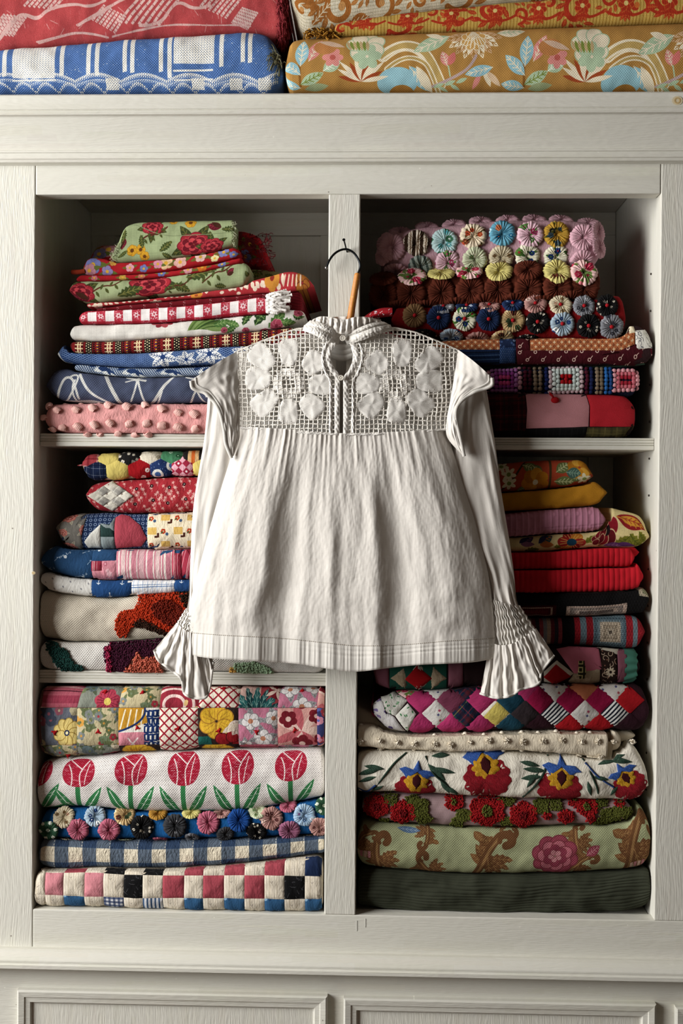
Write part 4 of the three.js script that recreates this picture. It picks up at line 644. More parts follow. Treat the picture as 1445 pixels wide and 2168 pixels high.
{ const T = textile({ name: 'wool_blanket', label: 'slate navy blanket with looping white line pattern above the pink tufted bedspread', cat: 'blanket', zf: -0.026, n: 2.3, nose: 0.9, depth: 0.3, endL: 20, endR: 20, wr: [0.003, 0.0008],
    top: [[100, 812], [106, 794], [124, 781], [170, 782], [230, 792], [300, 798], [370, 796], [450, 794], [640, 790]], bot: [[100, 824], [112, 838], [135, 848], [200, 852], [300, 855], [380, 852], [640, 852]], bump: 'chunky', bs: 0.0007, weave: 'twill', cell: 4, grain: 0.12,
    draw(x, t) {
      x.fillStyle = '#565f7a'; x.fillRect(50, t.top, 700, 300); const W = '#d8d8d4';
      const L = (p, w = 4.5) => line(x, p.map(([a, b]) => t.p(a, b)), w, W);
      L([[122, 842], [130, 815], [145, 796], [162, 808], [168, 845]], 5); L([[150, 800], [160, 792], [172, 800], [150, 840], [138, 848]], 4); L([[162, 806], [150, 825], [165, 850]], 4); L([[172, 795], [185, 825], [215, 845], [260, 856]], 6); L([[225, 796], [236, 820], [250, 842], [262, 856]], 8); L([[278, 850], [290, 825], [292, 800], [268, 808]], 4); L([[292, 800], [310, 798]], 4); L([[292, 802], [300, 830], [308, 854]], 4.5); L([[270, 798], [290, 802], [308, 806]], 7); L([[320, 854], [345, 825], [372, 796]], 7); L([[345, 830], [330, 856]], 4); L([[400, 852], [415, 825], [430, 815], [438, 840]], 4.5); L([[415, 820], [425, 845], [440, 855]], 4); L([[395, 800], [420, 806], [450, 800]], 5); L([[480, 850], [520, 800]], 6); L([[540, 800], [580, 850]], 6);
      poly(x, [[110, 843], [150, 847], [210, 850], [250, 854], [180, 856], [120, 850]].map(([a, b]) => t.p(a, b)), '#c9cac8');
    } }); settle(T.group); }
{ const pink = cloth('#dfa3a1', { bump: 'pucker', bs: 0.0006 }), yarn = cloth('#eec2bb', { bump: null });
  const T = textile({ name: 'tufted_bedspread', label: 'pink candlewick bedspread with yarn tufts at the bottom of the linen stack', cat: 'blanket', zf: -0.024, n: 3, nose: 0.8, depth: 0.3, endL: 16, endR: 20, mat: pink, wr: [0.0022, 0.0012],
    top: [[98, 870], [108, 858], [180, 854], [300, 854], [440, 856], [640, 858]], bot: [[98, 905], [125, 914], [200, 919], [300, 922], [440, 924], [640, 924]] }); srand(71);
  for (const [a, b] of [[107, 862], [133, 849], [168, 849], [207, 850], [243, 852], [285, 848], [345, 849], [385, 850], [425, 853], [95, 884], [124, 870], [164, 869], [199, 866], [232, 861], [271, 863], [308, 859], [344, 867], [379, 875], [413, 878], [112, 908], [134, 907], [167, 904], [203, 900], [236, 897], [276, 899], [313, 898], [345, 902], [379, 905], [415, 909], [185, 917], [212, 919], [251, 917], [286, 921], [313, 920], [352, 924], [384, 928], [420, 930], [450, 880], [450, 905]]) tuft(T, a, b, rr(8.5, 11), yarn, tuftGeos, rr(-0.9, 0.9) + Math.PI * 0.4);
  settle(T.group); }
// ---------------------------------------------------------------- prints of the patchwork
const P_ = {
  pink: solid('#d9b0bc'), brown: solid('#6e3524'), paleYellow: solid('#d8cd86'), red: solid('#a3161f'), navy: solid('#23375c'), tan: solid('#8a6c4a'),
  aqua: scrap('aqua floral', 0.042, '#c3dfe0', ditsy(['#3f9bb0', '#e8f2ee', '#7cc0c4', '#4f8a6a'], 12, 11)),
  creamRed: scrap('cream and red floral', 0.042, '#ecdcc2', ditsy(['#c9542f', '#8a4a2c', '#d99a5a'], 11, 9, '#7a6a3a')),
  blueFl: scrap('blue floral', 0.042, '#6fb0c8', ditsy(['#2f7fa6', '#bfe0e8', '#d9825a'], 9, 9)),
  pinkFl: scrap('pink floral', 0.042, '#e7c3cf', ditsy(['#c74f7e', '#5f8a4a', '#f3e6ea', '#a3416a'], 11, 9, '#6f9452')),
  mustard: scrap('mustard floral', 0.042, '#c49c3a', ditsy(['#2c2a1c', '#e0c25a', '#4a5f6a', '#e9dca0'], 12, 9, '#5a5a1c')),
  brownStripe: scrap('brown and white stripe', 0.042, '#ece0cf', stripes([0, 25, 50, 75].flatMap((p) => [[p, 11, '#4a3322'], [p + 15, 3, '#8a6a4c']]))),
  sage: scrap('sage floral', 0.042, '#cdd3b4', ditsy(['#7f9a6a', '#e7e8d0', '#9c7f5a'], 11, 9)),
  greyStripe: scrap('grey green stripe', 0.042, '#a7b3aa', stripes([0, 20, 40, 60, 80].map((p) => [p, 9, '#53635c']))),
  beigeFl: scrap('beige floral', 0.042, '#d8ccb0', ditsy(['#8a6f4c', '#5f5a3a', '#c9a48a'], 12, 8)),
  rosePink: scrap('rose floral', 0.042, '#efc9c6', ditsy(['#c8385a', '#e27f8a', '#7a9450'], 8, 14, '#6f8a42')),
  whiteMulti: scrap('white and green floral', 0.042, '#e6e2cc', ditsy(['#2c4a8a', '#5f8a3a', '#b3303a'], 9, 12, '#4f7a3a')),
  navyFl: scrap('navy floral', 0.042, '#223a66', ditsy(['#5f7fb0', '#b9c6da'], 9, 7)),
  black: scrap('black floral', 0.042, '#1b1a1c', ditsy(['#b9b2a4', '#6f6a66', '#d9d2c2'], 15, 5)),
  blueWhite: scrap('blue and white floral', 0.042, '#a9bccb', ditsy(['#2c4f86', '#eef0ee', '#4f6f9c'], 12, 9)),
  greyFl: scrap('grey floral', 0.042, '#8d8f96', ditsy(['#3a3c48', '#c9cad0', '#5f6068'], 15, 7)),
  duskFl: scrap('dusky pink floral', 0.042, '#b98d86', ditsy(['#6a3a3a', '#e0c4b8', '#8a5a52'], 13, 8)),
  indigo: print('indigo print', { tile: 0.03 }, '#1f3258', ditsy(['#8aa0c4', '#45608f'], 12, 7)),
  tanFl: scrap('tan floral', 0.042, '#c4a87a', ditsy(['#6a3424', '#4a5a3a', '#e6d9b4'], 10, 10)),
  orangeCheck: print('orange check', { tile: 0.0125, px: 128 }, '#c4784a', (x) => { x.fillStyle = '#ecd0a8'; for (const [a, b] of [[25, 25], [75, 75]]) { x.fillRect(a - 6, b - 18, 12, 36); x.fillRect(a - 18, b - 6, 36, 12); } x.strokeStyle = '#7a3424'; x.lineWidth = 7; for (const [a, b] of [[75, 25], [25, 75]]) { x.beginPath(); x.arc(a, b, 12, 0, TAU); x.stroke(); } }),
  burgundy: print('burgundy print', { tile: 0.026 }, '#5a1020', (x) => { for (const [a, b] of [[25, 28], [75, 78]]) { x.strokeStyle = '#e2c6b8'; x.lineWidth = 5; x.beginPath(); x.arc(a, b, 9, 0, TAU); x.stroke(); line(x, [[a + 8, b - 8], [a + 20, b - 22]], 4, '#e2c6b8'); } }),
  navyStripe: print('navy stripe', { tile: 0.02 }, '#1f3a66', stripes([[0, 8, '#4a6a94'], [30, 14, '#12243f'], [62, 6, '#5a7aa4'], [80, 10, '#16294a']], true)),
  navyDot: print('navy dots', { tile: 0.012 }, '#22406f', dots('#8aa0c0', 25, 4)),
  greyVine: print('white vine print', { tile: 0.04 }, '#dcdad2', (x) => { for (let i = 0; i < 26; i++) scroll(x, rr(0, 100), rr(0, 100), rr(7, 13), rr(0, 6), 2, '#6a6a72', pick([1, -1])); }),
  cream: solid('#e3d8bd'), maroonCheck: print('maroon wool check', { tile: 0.03, bump: 'wool' }, '#5a0f18', plaid([[0, 30, '#34080e'], [55, 8, '#7a2a2a'], [75, 8, '#2a2a18']])),
  woolPink: solid('#d79aa0', 'wool'), woolRed: solid('#c42a38', 'wool'), woolBlack: print('black wool check', { tile: 0.02, bump: 'wool' }, '#151416', plaid([[0, 10, '#33312f'], [50, 6, '#2a2826']])), woolOlive: print('olive tweed', { tile: 0.02, bump: 'wool' }, '#5f5630', plaid([[0, 20, '#3f3a20'], [50, 12, '#7a6f40']])),
};
newStack(CB.shelfC, [CB.c, CB.d]);
// ================================================================ upper shelf, right: rosette quilts
{ const T = textile({ name: 'rosette_quilt', label: 'pale pink rosette quilt with multicoloured print rosettes, topmost of its stack', zf: -0.06, n: 2.6, nose: 0.9, depth: 0.24, endL: 30, endR: 22, mat: P_.pink, wr: [0.003, 0.001],
    top: [[806, 520], [816, 504], [860, 488], [940, 476], [1040, 466], [1150, 464], [1245, 470], [1270, 490]], bot: [[806, 560], [830, 576], [900, 580], [1000, 578], [1100, 572], [1200, 570], [1250, 566], [1270, 555]] }); srand(5);
  const k = P_;
  for (let i = 0; i < 8; i++) yoyo(T, 848 + i * 57, 0, 27, k.pink, { v: 0.93, tilt: new THREE.Vector3(rr(-0.1, 0.1), 0.75, 0.6).normalize() });
  for (let i = 0; i < 8; i++) yoyo(T, 830 + i * 57, 0, 27, k.pink, { v: 1.25, tilt: new THREE.Vector3(0, 0.95, 0.3).normalize() });
  [[880, 521, k.brownStripe], [939, 517, k.aqua], [999, 506, k.creamRed], [1060, 501, k.blueFl], [1118, 503, k.pinkFl], [1174, 502, k.mustard], [1229, 509, k.pink], [829, 530, k.pink]].forEach(([a, b, m]) => yoyo(T, a, b, 29, m, { off: 0.003 }));
  [[889, 563, k.greyStripe], [946, 556, k.pinkFl], [1003, 550, k.sage], [1058, 546, k.beigeFl], [1113, 543, k.whiteMulti], [1174, 545, k.whiteMulti], [1228, 552, k.pink], [838, 570, k.pink]].forEach(([a, b, m]) => yoyo(T, a, b + 3, 27, m, { off: 0.001 }));
  [[1260, 495], [1262, 530], [812, 545], [815, 515]].forEach(([a, b]) => yoyo(T, a, b, 24, k.pink, { tilt: new THREE.Vector3(a > 1000 ? 0.75 : -0.6, 0.1, 0.75).normalize() }));
  settle(T.group); }
{ const T = textile({ name: 'rosette_quilt', label: 'chocolate brown rosette quilt with a row of yellow and pink rosettes', zf: -0.05, n: 3, nose: 0.8, depth: 0.25, endL: 22, endR: 14, mat: P_.brown, wr: [0.002, 0.0008],
    top: [[782, 600], [792, 590], [860, 584], [950, 578], [1100, 566], [1262, 568], [1268, 575]], bot: [[782, 640], [800, 650], [900, 652], [1000, 650], [1150, 642], [1255, 636], [1268, 626]] }); srand(6);
  const k = P_; [[810, 592, k.brown], [872, 590, k.rosePink], [933, 583, k.paleYellow], [992, 579, k.rosePink], [1055, 577, k.paleYellow], [1116, 574, k.brown], [1177, 578, k.paleYellow], [1233, 581, k.rosePink]].forEach(([a, b, m]) => yoyo(T, a, b, 31, m, { off: 0.002, sq: 0.95 }));
  [[811, 628], [870, 624], [933, 622], [994, 617], [1052, 615], [1116, 614], [1177, 613], [1234, 613]].forEach(([a, b]) => yoyo(T, a, b, 32, k.brown, { off: 0.0015 }));
  [[840, 650], [902, 650], [963, 648], [1024, 644], [1085, 642], [1146, 640], [1206, 636]].forEach(([a, b]) => yoyo(T, a, b, 30, k.brown, { off: 0.0005 }));
  settle(T.group); }
{ const T = textile({ name: 'rosette_quilt', label: 'red cloth quilt covered with navy, black and tan rosettes', zf: -0.04, n: 3, nose: 0.8, depth: 0.27, endL: 20, endR: 18, mat: solid('#9c1a20'), wr: [0.002, 0.0008],
    top: [[828, 668], [842, 648], [920, 645], [1020, 638], [1150, 632], [1240, 628], [1308, 626], [1322, 640]], bot: [[828, 690], [880, 704], [960, 716], [1060, 720], [1180, 718], [1300, 718], [1322, 706]] }); srand(7);
  const k = P_, red = cloth('#b3202a', { bump: null });
  [[987, 646, k.navyFl], [1035, 643, k.duskFl], [1084, 642, k.navyFl], [1131, 646, k.duskFl], [1184, 648, k.beigeFl], [1233, 651, k.greyFl], [1281, 650, k.black], [938, 650, k.greyFl]].forEach(([a, b, m]) => yoyo(T, a, b, 25, m, { knot: red, sq: 0.94 }));
  [[877, 671, k.tan], [927, 676, k.navy], [982, 678, k.whiteMulti], [1032, 679, k.navy], [1083, 681, k.tanFl], [1135, 684, k.black], [1187, 688, k.blueWhite], [1242, 692, k.black], [1290, 694, k.greyFl]].forEach(([a, b, m]) => yoyo(T, a, b, 26, m, { knot: red, off: 0.002 }));
  [[900, 706, k.black], [955, 712, k.blueWhite], [1010, 716, k.duskFl], [1062, 716, k.tanFl], [1115, 718, k.black], [1168, 719, k.navyFl], [1220, 719, k.greyFl]].forEach(([a, b, m]) => yoyo(T, a, b, 25, m, {}));
  settle(T.group); }
{ const T = textile({ name: 'patchwork_quilt', label: 'patchwork quilt of orange check, navy and burgundy strips', zf: -0.03, n: 3, nose: 0.8, depth: 0.28, endL: 10, endR: 22, mat: solid('#3a2226'),
    top: [[905, 726], [980, 722], [1100, 714], [1200, 710], [1310, 706], [1330, 690], [1360, 694], [1380, 726]], bot: [[905, 772], [1000, 776], [1100, 775], [1250, 774], [1350, 772], [1380, 764]] }); const k = P_;
  patch(T, rect(915, 1056, 712, 742), k.orangeCheck); patch(T, rect(915, 1056, 742, 772), k.navyStripe); patch(T, rect(1056, 1090, 706, 738), k.indigo); patch(T, rect(1056, 1090, 738, 770), k.navyDot);
  patch(T, rect(1090, 1120, 706, 743), k.burgundy); patch(T, rect(1120, 1340, 702, 744), k.orangeCheck); patch(T, [[1090, 743], [1340, 744], [1376, 738], [1378, 768], [1094, 772]], k.burgundy); patch(T, [[1342, 702], [1366, 698], [1376, 720], [1376, 738], [1342, 742]], k.greyVine); patch(T, [[1316, 694], [1340, 692], [1342, 706], [1318, 708]], k.cream, { rings: 3 });
  mesh('binding', tube([T.S(1000, -0.92, 0.001).p, T.S(1150, -0.93, 0.001).p, T.S(1300, -0.93, 0.001).p, T.S(1365, -0.9, 0.001).p], 0.0022, 30, 8), solid('#3f5a4a'), T.group);
  settle(T.group); }
// crochet blankets: small cotton bobbles in rings
const bobble = new THREE.SphereGeometry(1, 7, 5);
function bobbles(T, list, r, mat, name, parent) { const parts = list.map(([a, b]) => { const s = T.S(a, T.toV(a, b), 0.0014), g = bobble.clone(); _m.compose(s.p, _q.setFromUnitVectors(_z, s.nrm), new THREE.Vector3(r * MM * rr(0.9, 1.1), r * MM * rr(0.85, 1.05), r * MM * 0.75)); return g.applyMatrix4(_m); }); return mesh(name, mergeGeometries(parts), mat, parent ?? T.group); }
const yarnMat = (hex) => cloth(hex, { bump: null });
const ringAt = (cx, cy, rx, ry, step) => { const p = []; const n = Math.max(1, Math.round((2 * rx) / step)), m = Math.max(1, Math.round((2 * ry) / step)); for (let i = 0; i <= n; i++) { p.push([cx - rx + (2 * rx * i) / n, cy - ry], [cx - rx + (2 * rx * i) / n, cy + ry]); } for (let j = 1; j < m; j++) { p.push([cx - rx, cy - ry + (2 * ry * j) / m], [cx + rx, cy - ry + (2 * ry * j) / m]); } return p; };
{ const T = textile({ name: 'crochet_blanket', label: 'navy granny square crochet blanket between patchwork quilt and red wool quilt', cat: 'blanket', zf: -0.036, n: 2.4, nose: 0.9, depth: 0.28, endL: 10, endR: 16, mat: cloth('#1d2440', { bump: 'crochet' }),
    top: [[905, 784], [1035, 784], [1150, 778], [1300, 776], [1344, 780], [1350, 792]], bot: [[905, 826], [1040, 828], [1150, 832], [1300, 836], [1340, 836], [1350, 822]] }); srand(9);
  const sq = (cx, cy, cols) => { let parent; cols.forEach(([hex, rx, ry]) => { const m = bobbles(T, rx ? ringAt(cx, cy, rx, ry, 9) : [[cx, cy]], 5.4, yarnMat(hex), 'crochet_ring'); }); };
  sq(1196, 804, [['#b3141f', 0, 0], ['#b3141f', 8, 6], ['#c9d4d0', 17, 13], ['#d6dedb', 25, 19], ['#d0b9bf', 33, 24]]);
  sq(1066, 806, [['#c94f8a', 8, 6], ['#a04a9c', 17, 13], ['#b77ab8', 25, 20], ['#cf9fae', 33, 24]]); sq(1322, 806, [['#a3263a', 8, 6], ['#c9707c', 16, 13], ['#d9a0a8', 24, 20]]);
  for (const [x, hex] of [[1110, '#5a1530'], [1120, '#4a1228'], [1131, '#8a7a66'], [1142, '#8a7a66'], [1240, '#5a1530'], [1250, '#1f2a5a'], [1262, '#8a7a66'], [1271, '#7d6f5c'], [1280, '#2f6fb0'], [1290, '#1f4f8a'], [1155, '#22306a']]) bobbles(T, [0, 1, 2, 3, 4, 5, 6].map((i) => [x + rr(-1, 1), 782 + i * 8]), 5.2, yarnMat(hex), 'crochet_row');
  settle(T.group); }
{ const T = textile({ name: 'wool_quilt', label: 'wool patch quilt in pink, red and maroon lying on the right shelf', zf: -0.034, n: 3.2, nose: 0.8, depth: 0.28, endL: 10, endR: 16, mat: solid('#2a1416', 'wool'),
    top: [[905, 832], [1035, 832], [1130, 828], [1230, 828], [1320, 838], [1342, 852]], bot: [[905, 924], [1040, 925], [1150, 926], [1250, 924], [1330, 921], [1342, 905]] }); const k = P_;
  patch(T, [[960, 834], [1108, 832], [1111, 870], [1110, 912], [960, 914]], k.maroonCheck); patch(T, [[1110, 832], [1236, 832], [1243, 862], [1242, 904], [1111, 908], [1113, 870]], k.woolPink, { puff: 0.002 }); patch(T, [[1238, 832], [1320, 840], [1341, 858], [1337, 904], [1245, 904], [1245, 862]], k.woolRed, { puff: 0.002 });
  patch(T, [[1000, 914], [1106, 910], [1104, 925], [1000, 924]], k.woolBlack); patch(T, [[1108, 910], [1238, 905], [1236, 925], [1106, 925]], k.woolBlack, { rings: 3 }); patch(T, [[1240, 906], [1338, 905], [1334, 921], [1238, 924]], k.woolOlive, { rings: 3 });
  const s = T.S(1171, T.toV(1171, 850), 0.003), kn = []; const b = new THREE.SphereGeometry(0.0055, 10, 8); b.scale(1.3, 1, 0.8); b.translate(s.p.x, s.p.y, s.p.z); kn.push(b); srand(4); for (let i = 0; i < 6; i++) kn.push(tube([s.p, s.p.clone().add(new THREE.Vector3(-0.005, 0.004 + i * 0.001, 0.003)), s.p.clone().add(new THREE.Vector3(-0.011 + rr(0, 0.004), 0.009 + rr(0, 0.005), 0.002))], 0.0007, 5, 5));
  mesh('yarn_knot', mergeGeometries(kn.map((g) => { const h = g.toNonIndexed(); return h; })), cloth('#b3141f', { bump: null }), T.group); settle(T.group); }
// ================================================================ middle shelf, left: quilts
Object.assign(P_, {
  navyPlaid: print('navy plaid', { tile: 0.022 }, '#1d2f55', plaid([[20, 3, '#c9d0dc'], [70, 3, '#c9d0dc'], [45, 8, '#0f1c3a']])), yellow: solid('#dccb76'), redPlaid: print('red and white plaid', { tile: 0.03 }, '#c9525a', plaid([[10, 14, '#f0e2da'], [60, 10, '#8a1f2c']])),
  blackDitsy: scrap('black ditsy', 0.05, '#232122', ditsy(['#d9d2c2', '#9a948a'], 20, 6)), creamPrint: scrap('cream sprig', 0.05, '#dcd3c0', ditsy(['#8a7f6a', '#a9a08a', '#bfb49a'], 8, 7)), green: scrap('green sprig', 0.05, '#4f9068', ditsy(['#bcdcc2', '#2f6a45'], 10, 7)),
  stripeMulti: scrap('orange and black stripe', 0.05, '#e6c08a', stripes([[0, 18, '#2a2422'], [30, 12, '#d9702c'], [55, 18, '#3a3432'], [82, 9, '#c9a24a']])), redFl: scrap('red floral print', 0.05, '#b5121f', ditsy(['#f0e6e0', '#e07a82'], 5, 10)),
  navyRings: scrap('navy with white rings', 0.05, '#263f74', (x) => { for (let i = 0; i < 90; i++) disc(x, rr(0, 100), rr(0, 100), 1.1, '#9db0cf'); for (const [a, b] of [[28, 60], [78, 30]]) { x.strokeStyle = '#e4e4de'; x.lineWidth = 9; x.beginPath(); x.arc(a, b, 15, 0, TAU); x.stroke(); disc(x, a, b, 10, '#4f78b8'); } }),
  pinkCheck: print('pink diamond check', { tile: 0.026 }, '#e9b3c0', (x) => { x.save(); x.translate(50, 50); x.rotate(Math.PI / 4); x.fillStyle = '#b8304f'; for (let i = -2; i < 3; i++) for (let j = -2; j < 3; j++) if ((i + j) % 2 === 0) x.fillRect(i * 35.35 - 17.7, j * 35.35 - 17.7, 35.35, 35.35); x.restore(); for (const [a, b] of [[50, 50], [0, 0], [100, 0], [0, 100], [100, 100]]) disc(x, a, b, 7, '#fbeef0'); }),
  calico: print('red calico', { tile: 0.055, px: 300 }, '#b9343f', (x) => { for (let i = 0; i < 34; i++) { const a = (i * 61.8) % 100, b = (i * 38.2 + i * i * 5) % 100; wrapAt(x, a, b, () => { for (let k = 0; k < 5; k++) leaf(x, 0, 0, 6, 2.4, i + k * 1.2, '#e9bfb6'); line(x, [[0, 0], [5, 6], [2, 12]], 1, '#e3aaa2'); }); } for (const [a, b] of [[20, 25], [70, 70], [75, 15], [25, 78]]) wrapAt(x, a, b, () => { flower(x, 0, 0, 5.5, 5, '#2a1a1c', { eye: '#f0dcd0' }); }); }),
  grid: print('grey grid check', { tile: 0.018 }, '#b9b6ac', plaid([[0, 30, '#8f8d86'], [55, 8, '#e6e2d6']])), sprig: print('white sprig', { tile: 0.03 }, '#d9d5c8', ditsy(['#8a8678', '#b5777a'], 6, 6)),
  greyRose: print('grey with coral roses', { tile: 0.065, px: 260 }, '#8a8780', (x) => { for (const [a, b, r] of [[35, 30, 19], [78, 75, 16], [20, 82, 12]]) wrapAt(x, a, b, () => { for (let k = 0; k < 5; k++) leaf(x, 0, 0, r * 1.6, r * 0.6, k * 1.3, '#c9c2ae', '#8f8a78'); rose(x, 0, 0, r, ['#d98a7c', '#b5605a', '#e8b0a0', '#a04a48']); }); }),
  navyRing: print('navy geometric', { tile: 0.016 }, '#223a63', (x) => { x.strokeStyle = '#8fa3c2'; x.lineWidth = 6; for (const [a, b] of [[25, 25], [75, 75], [75, 25], [25, 75]]) { x.beginPath(); x.arc(a, b, 14, 0, TAU); x.stroke(); } }),
  rosePlain: solid('#b7505f'), greenDark: solid('#2f4a48'), whitePlain: solid('#d6d6d0'), greyPlain: solid('#8f9a9c'),
  yellowPrint: print('yellow block print', { tile: 0.044, px: 260 }, '#ece0c4', (x) => { for (const [a, b] of [[0, 0], [50, 50]]) { x.fillStyle = '#d9a83a'; x.fillRect(a + 2, b + 4, 34, 26); x.strokeStyle = '#f3e2a8'; x.lineWidth = 1.5; for (let k = 0; k < 5; k++) { x.beginPath(); x.moveTo(a + 2, b + 8 + k * 5); x.lineTo(a + 36, b + 8 + k * 5); x.stroke(); } x.fillStyle = '#5a2a1c'; x.fillRect(a + 38, b + 24, 8, 16); x.fillRect(a + 28, b + 34, 12, 7); } for (const [a, b] of [[62, 18], [14, 70]]) { flower(x, a, b, 10, 5, '#c9502c', { eye: '#e8d8b0' }); flower(x, a + 14, b + 10, 6, 5, '#3f5f8a'); leaf(x, a, b, 14, 6, 2.4, '#4f6a3c'); } }),
  blueVine: print('blue with white vine', { tile: 0.055, px: 240 }, '#2f5a86', (x) => { for (const [a, b] of [[20, 20], [70, 60]]) wrapAt(x, a, b, () => { line(x, [[-20, 20], [-5, 0], [15, 5], [25, -15]], 1.6, '#9db8d2'); for (let k = 0; k < 6; k++) leaf(x, -15 + k * 8, 8 - k * 3, 7, 3, k, '#b5cade'); flower(x, 12, 4, 5, 5, '#dfe6ea'); }); }),
  pinkPaisley: print('pale pink print', { tile: 0.05 }, '#d9929f', ditsy(['#e8b8c0', '#c97a8a'], 14, 9)),
  pinkStripe: print('pink and cream stripe', { tile: 0.058, px: 240 }, '#d78f9e', (x) => { stripes([[6, 4, '#eadfd8'], [14, 12, '#e6c9c8'], [30, 3, '#eadfd8'], [38, 6, '#eadfd8'], [58, 4, '#e8d2d0'], [66, 14, '#e2b9be'], [86, 4, '#efe3de']])(x); }),
  roseStripe: print('deep rose stripe', { tile: 0.03 }, '#b23a52', stripes([[8, 3, '#e6c0c0'], [16, 3, '#e6c0c0'], [30, 3, '#d99aa2'], [60, 3, '#e6c0c0'], [68, 2, '#e6c0c0']])),
  whiteDash: print('white with grey dashes', { tile: 0.03 }, '#e2e1dc', (x) => { for (const [a, b] of [[20, 20], [70, 45], [30, 72], [80, 90]]) { x.fillStyle = '#7a7a86'; x.fillRect(a, b, 4, 7); x.fillRect(a + 5, b + 2, 3, 7); } }),
  anchor: print('blue with white anchors', { tile: 0.04, px: 200 }, '#25548c', (x) => { for (const [a, b] of [[30, 30], [78, 75]]) { line(x, [[a, b - 9], [a, b + 8]], 2.6, '#dfe7ee'); line(x, [[a - 7, b + 3], [a, b + 9], [a + 7, b + 3]], 2.6, '#dfe7ee'); disc(x, a, b - 10, 3, '#dfe7ee'); } }),
  whitePlaid: print('white with blue lines', { tile: 0.04 }, '#e4e6e8', (x) => { x.fillStyle = '#4f74a8'; x.fillRect(0, 40, 100, 2); x.fillRect(0, 48, 100, 3); for (let k = 0; k < 5; k++) { x.globalAlpha = 0.4; x.fillRect(k * 20 + 6, 0, 3, 100); } x.globalAlpha = 1; }),
});
newStack(CB.shelfB, [CB.a, CB.b]);
{ const T = textile({ name: 'hexagon_quilt', label: 'scrap quilt of small hexagons in yellow, red and navy below the pink tufts', zf: -0.05, n: 2.4, nose: 0.9, depth: 0.26, endL: 12, endR: 12, mat: solid('#cdbfa8'), wr: [0.002, 0.001],
    top: [[177, 972], [190, 965], [240, 962], [330, 958], [430, 956], [560, 956]], bot: [[177, 1000], [200, 1014], [260, 1014], [340, 1008], [430, 1006], [560, 1006]] }); const k = P_;
  const hex = (cx, cy, r, m) => patch(T, [0, 1, 2, 3, 4, 5].map((i) => [cx + r * Math.cos(i * Math.PI / 3 + Math.PI / 6) * 1.12, cy + r * Math.sin(i * Math.PI / 3 + Math.PI / 6)]), m, { name: 'hexagon_patch', puff: 0.002, step: 7 });
  [[188, 971, k.redPlaid], [231, 968, k.yellow], [275, 968, k.blackDitsy], [320, 966, k.creamPrint], [364, 965, k.green], [411, 965, k.stripeMulti], [456, 965, k.redFl]].forEach(([a, b, m]) => hex(a, b - 3, 24, m));
  [[205, 996, k.navyPlaid], [250, 995, k.yellow], [297, 992, k.redFl], [342, 991, k.navyRings], [388, 989, k.pinkCheck], [432, 988, k.yellow]].forEach(([a, b, m]) => hex(a, b + 2, 25, m)); settle(T.group); }
{ const T = textile({ name: 'calico_quilt', label: 'red calico quilt with a pieced grey and white diamond at its end', zf: -0.048, n: 2.5, nose: 0.9, depth: 0.26, endL: 22, endR: 12, mat: P_.calico, wr: [0.002, 0.0012],
    top: [[184, 1036], [194, 1026], [240, 1018], [300, 1014], [360, 1010], [425, 1008], [560, 1008]], bot: [[184, 1058], [205, 1078], [250, 1085], [320, 1086], [425, 1083], [560, 1083]] });
  const mats = [P_.sprig, P_.grid, P_.sprig, P_.grid, P_.sprig, P_.grid, P_.sprig, P_.grid, P_.sprig]; let i = 0;
  for (let a = -1; a <= 1; a++) for (let b = -1; b <= 1; b++) { const cx = 238 + (a - b) * 16, cy = 1050 + (a + b) * 10.6; patch(T, [[cx, cy - 10.6], [cx + 16, cy], [cx, cy + 10.6], [cx - 16, cy]], mats[i++], { puff: 0.001, rings: 3, rotUV: 0.6 }); } settle(T.group); }
{ const T = textile({ name: 'patchwork_quilt', label: 'patchwork quilt with coral roses, navy fans and a yellow printed block', zf: -0.04, n: 2.6, nose: 0.9, depth: 0.28, endL: 28, endR: 12, mat: P_.navyRing,
    top: [[121, 1110], [135, 1098], [170, 1090], [240, 1086], [320, 1084], [410, 1083], [560, 1083]], bot: [[121, 1122], [130, 1146], [160, 1160], [240, 1162], [320, 1162], [410, 1160], [560, 1160]] }); const k = P_;
  patch(T, [[122, 1112], [138, 1092], [190, 1074], [182, 1110], [176, 1136], [178, 1172], [138, 1166], [124, 1132]], k.greyRose); patch(T, [[238, 1112], [246, 1096], [246, 1124], [217, 1124], [217, 1108]], k.greyPlain, { rings: 3 });
  patch(T, [[182, 1146], [196, 1128], [216, 1110], [216, 1136], [216, 1160], [188, 1158]], k.whitePlain, { rings: 3 }); patch(T, rect(217, 245, 1110, 1136), k.greenDark, { rings: 3 }); patch(T, rect(217, 245, 1136, 1161), k.greyPlain, { rings: 3 });
  patch(T, [[247, 1096], [258, 1090], [275, 1092], [300, 1112], [314, 1140], [300, 1156], [246, 1160]], k.rosePlain, { puff: 0.0022 }); patch(T, rect(315, 430, 1074, 1172), k.yellowPrint, { puff: 0.0018 }); settle(T.group); }
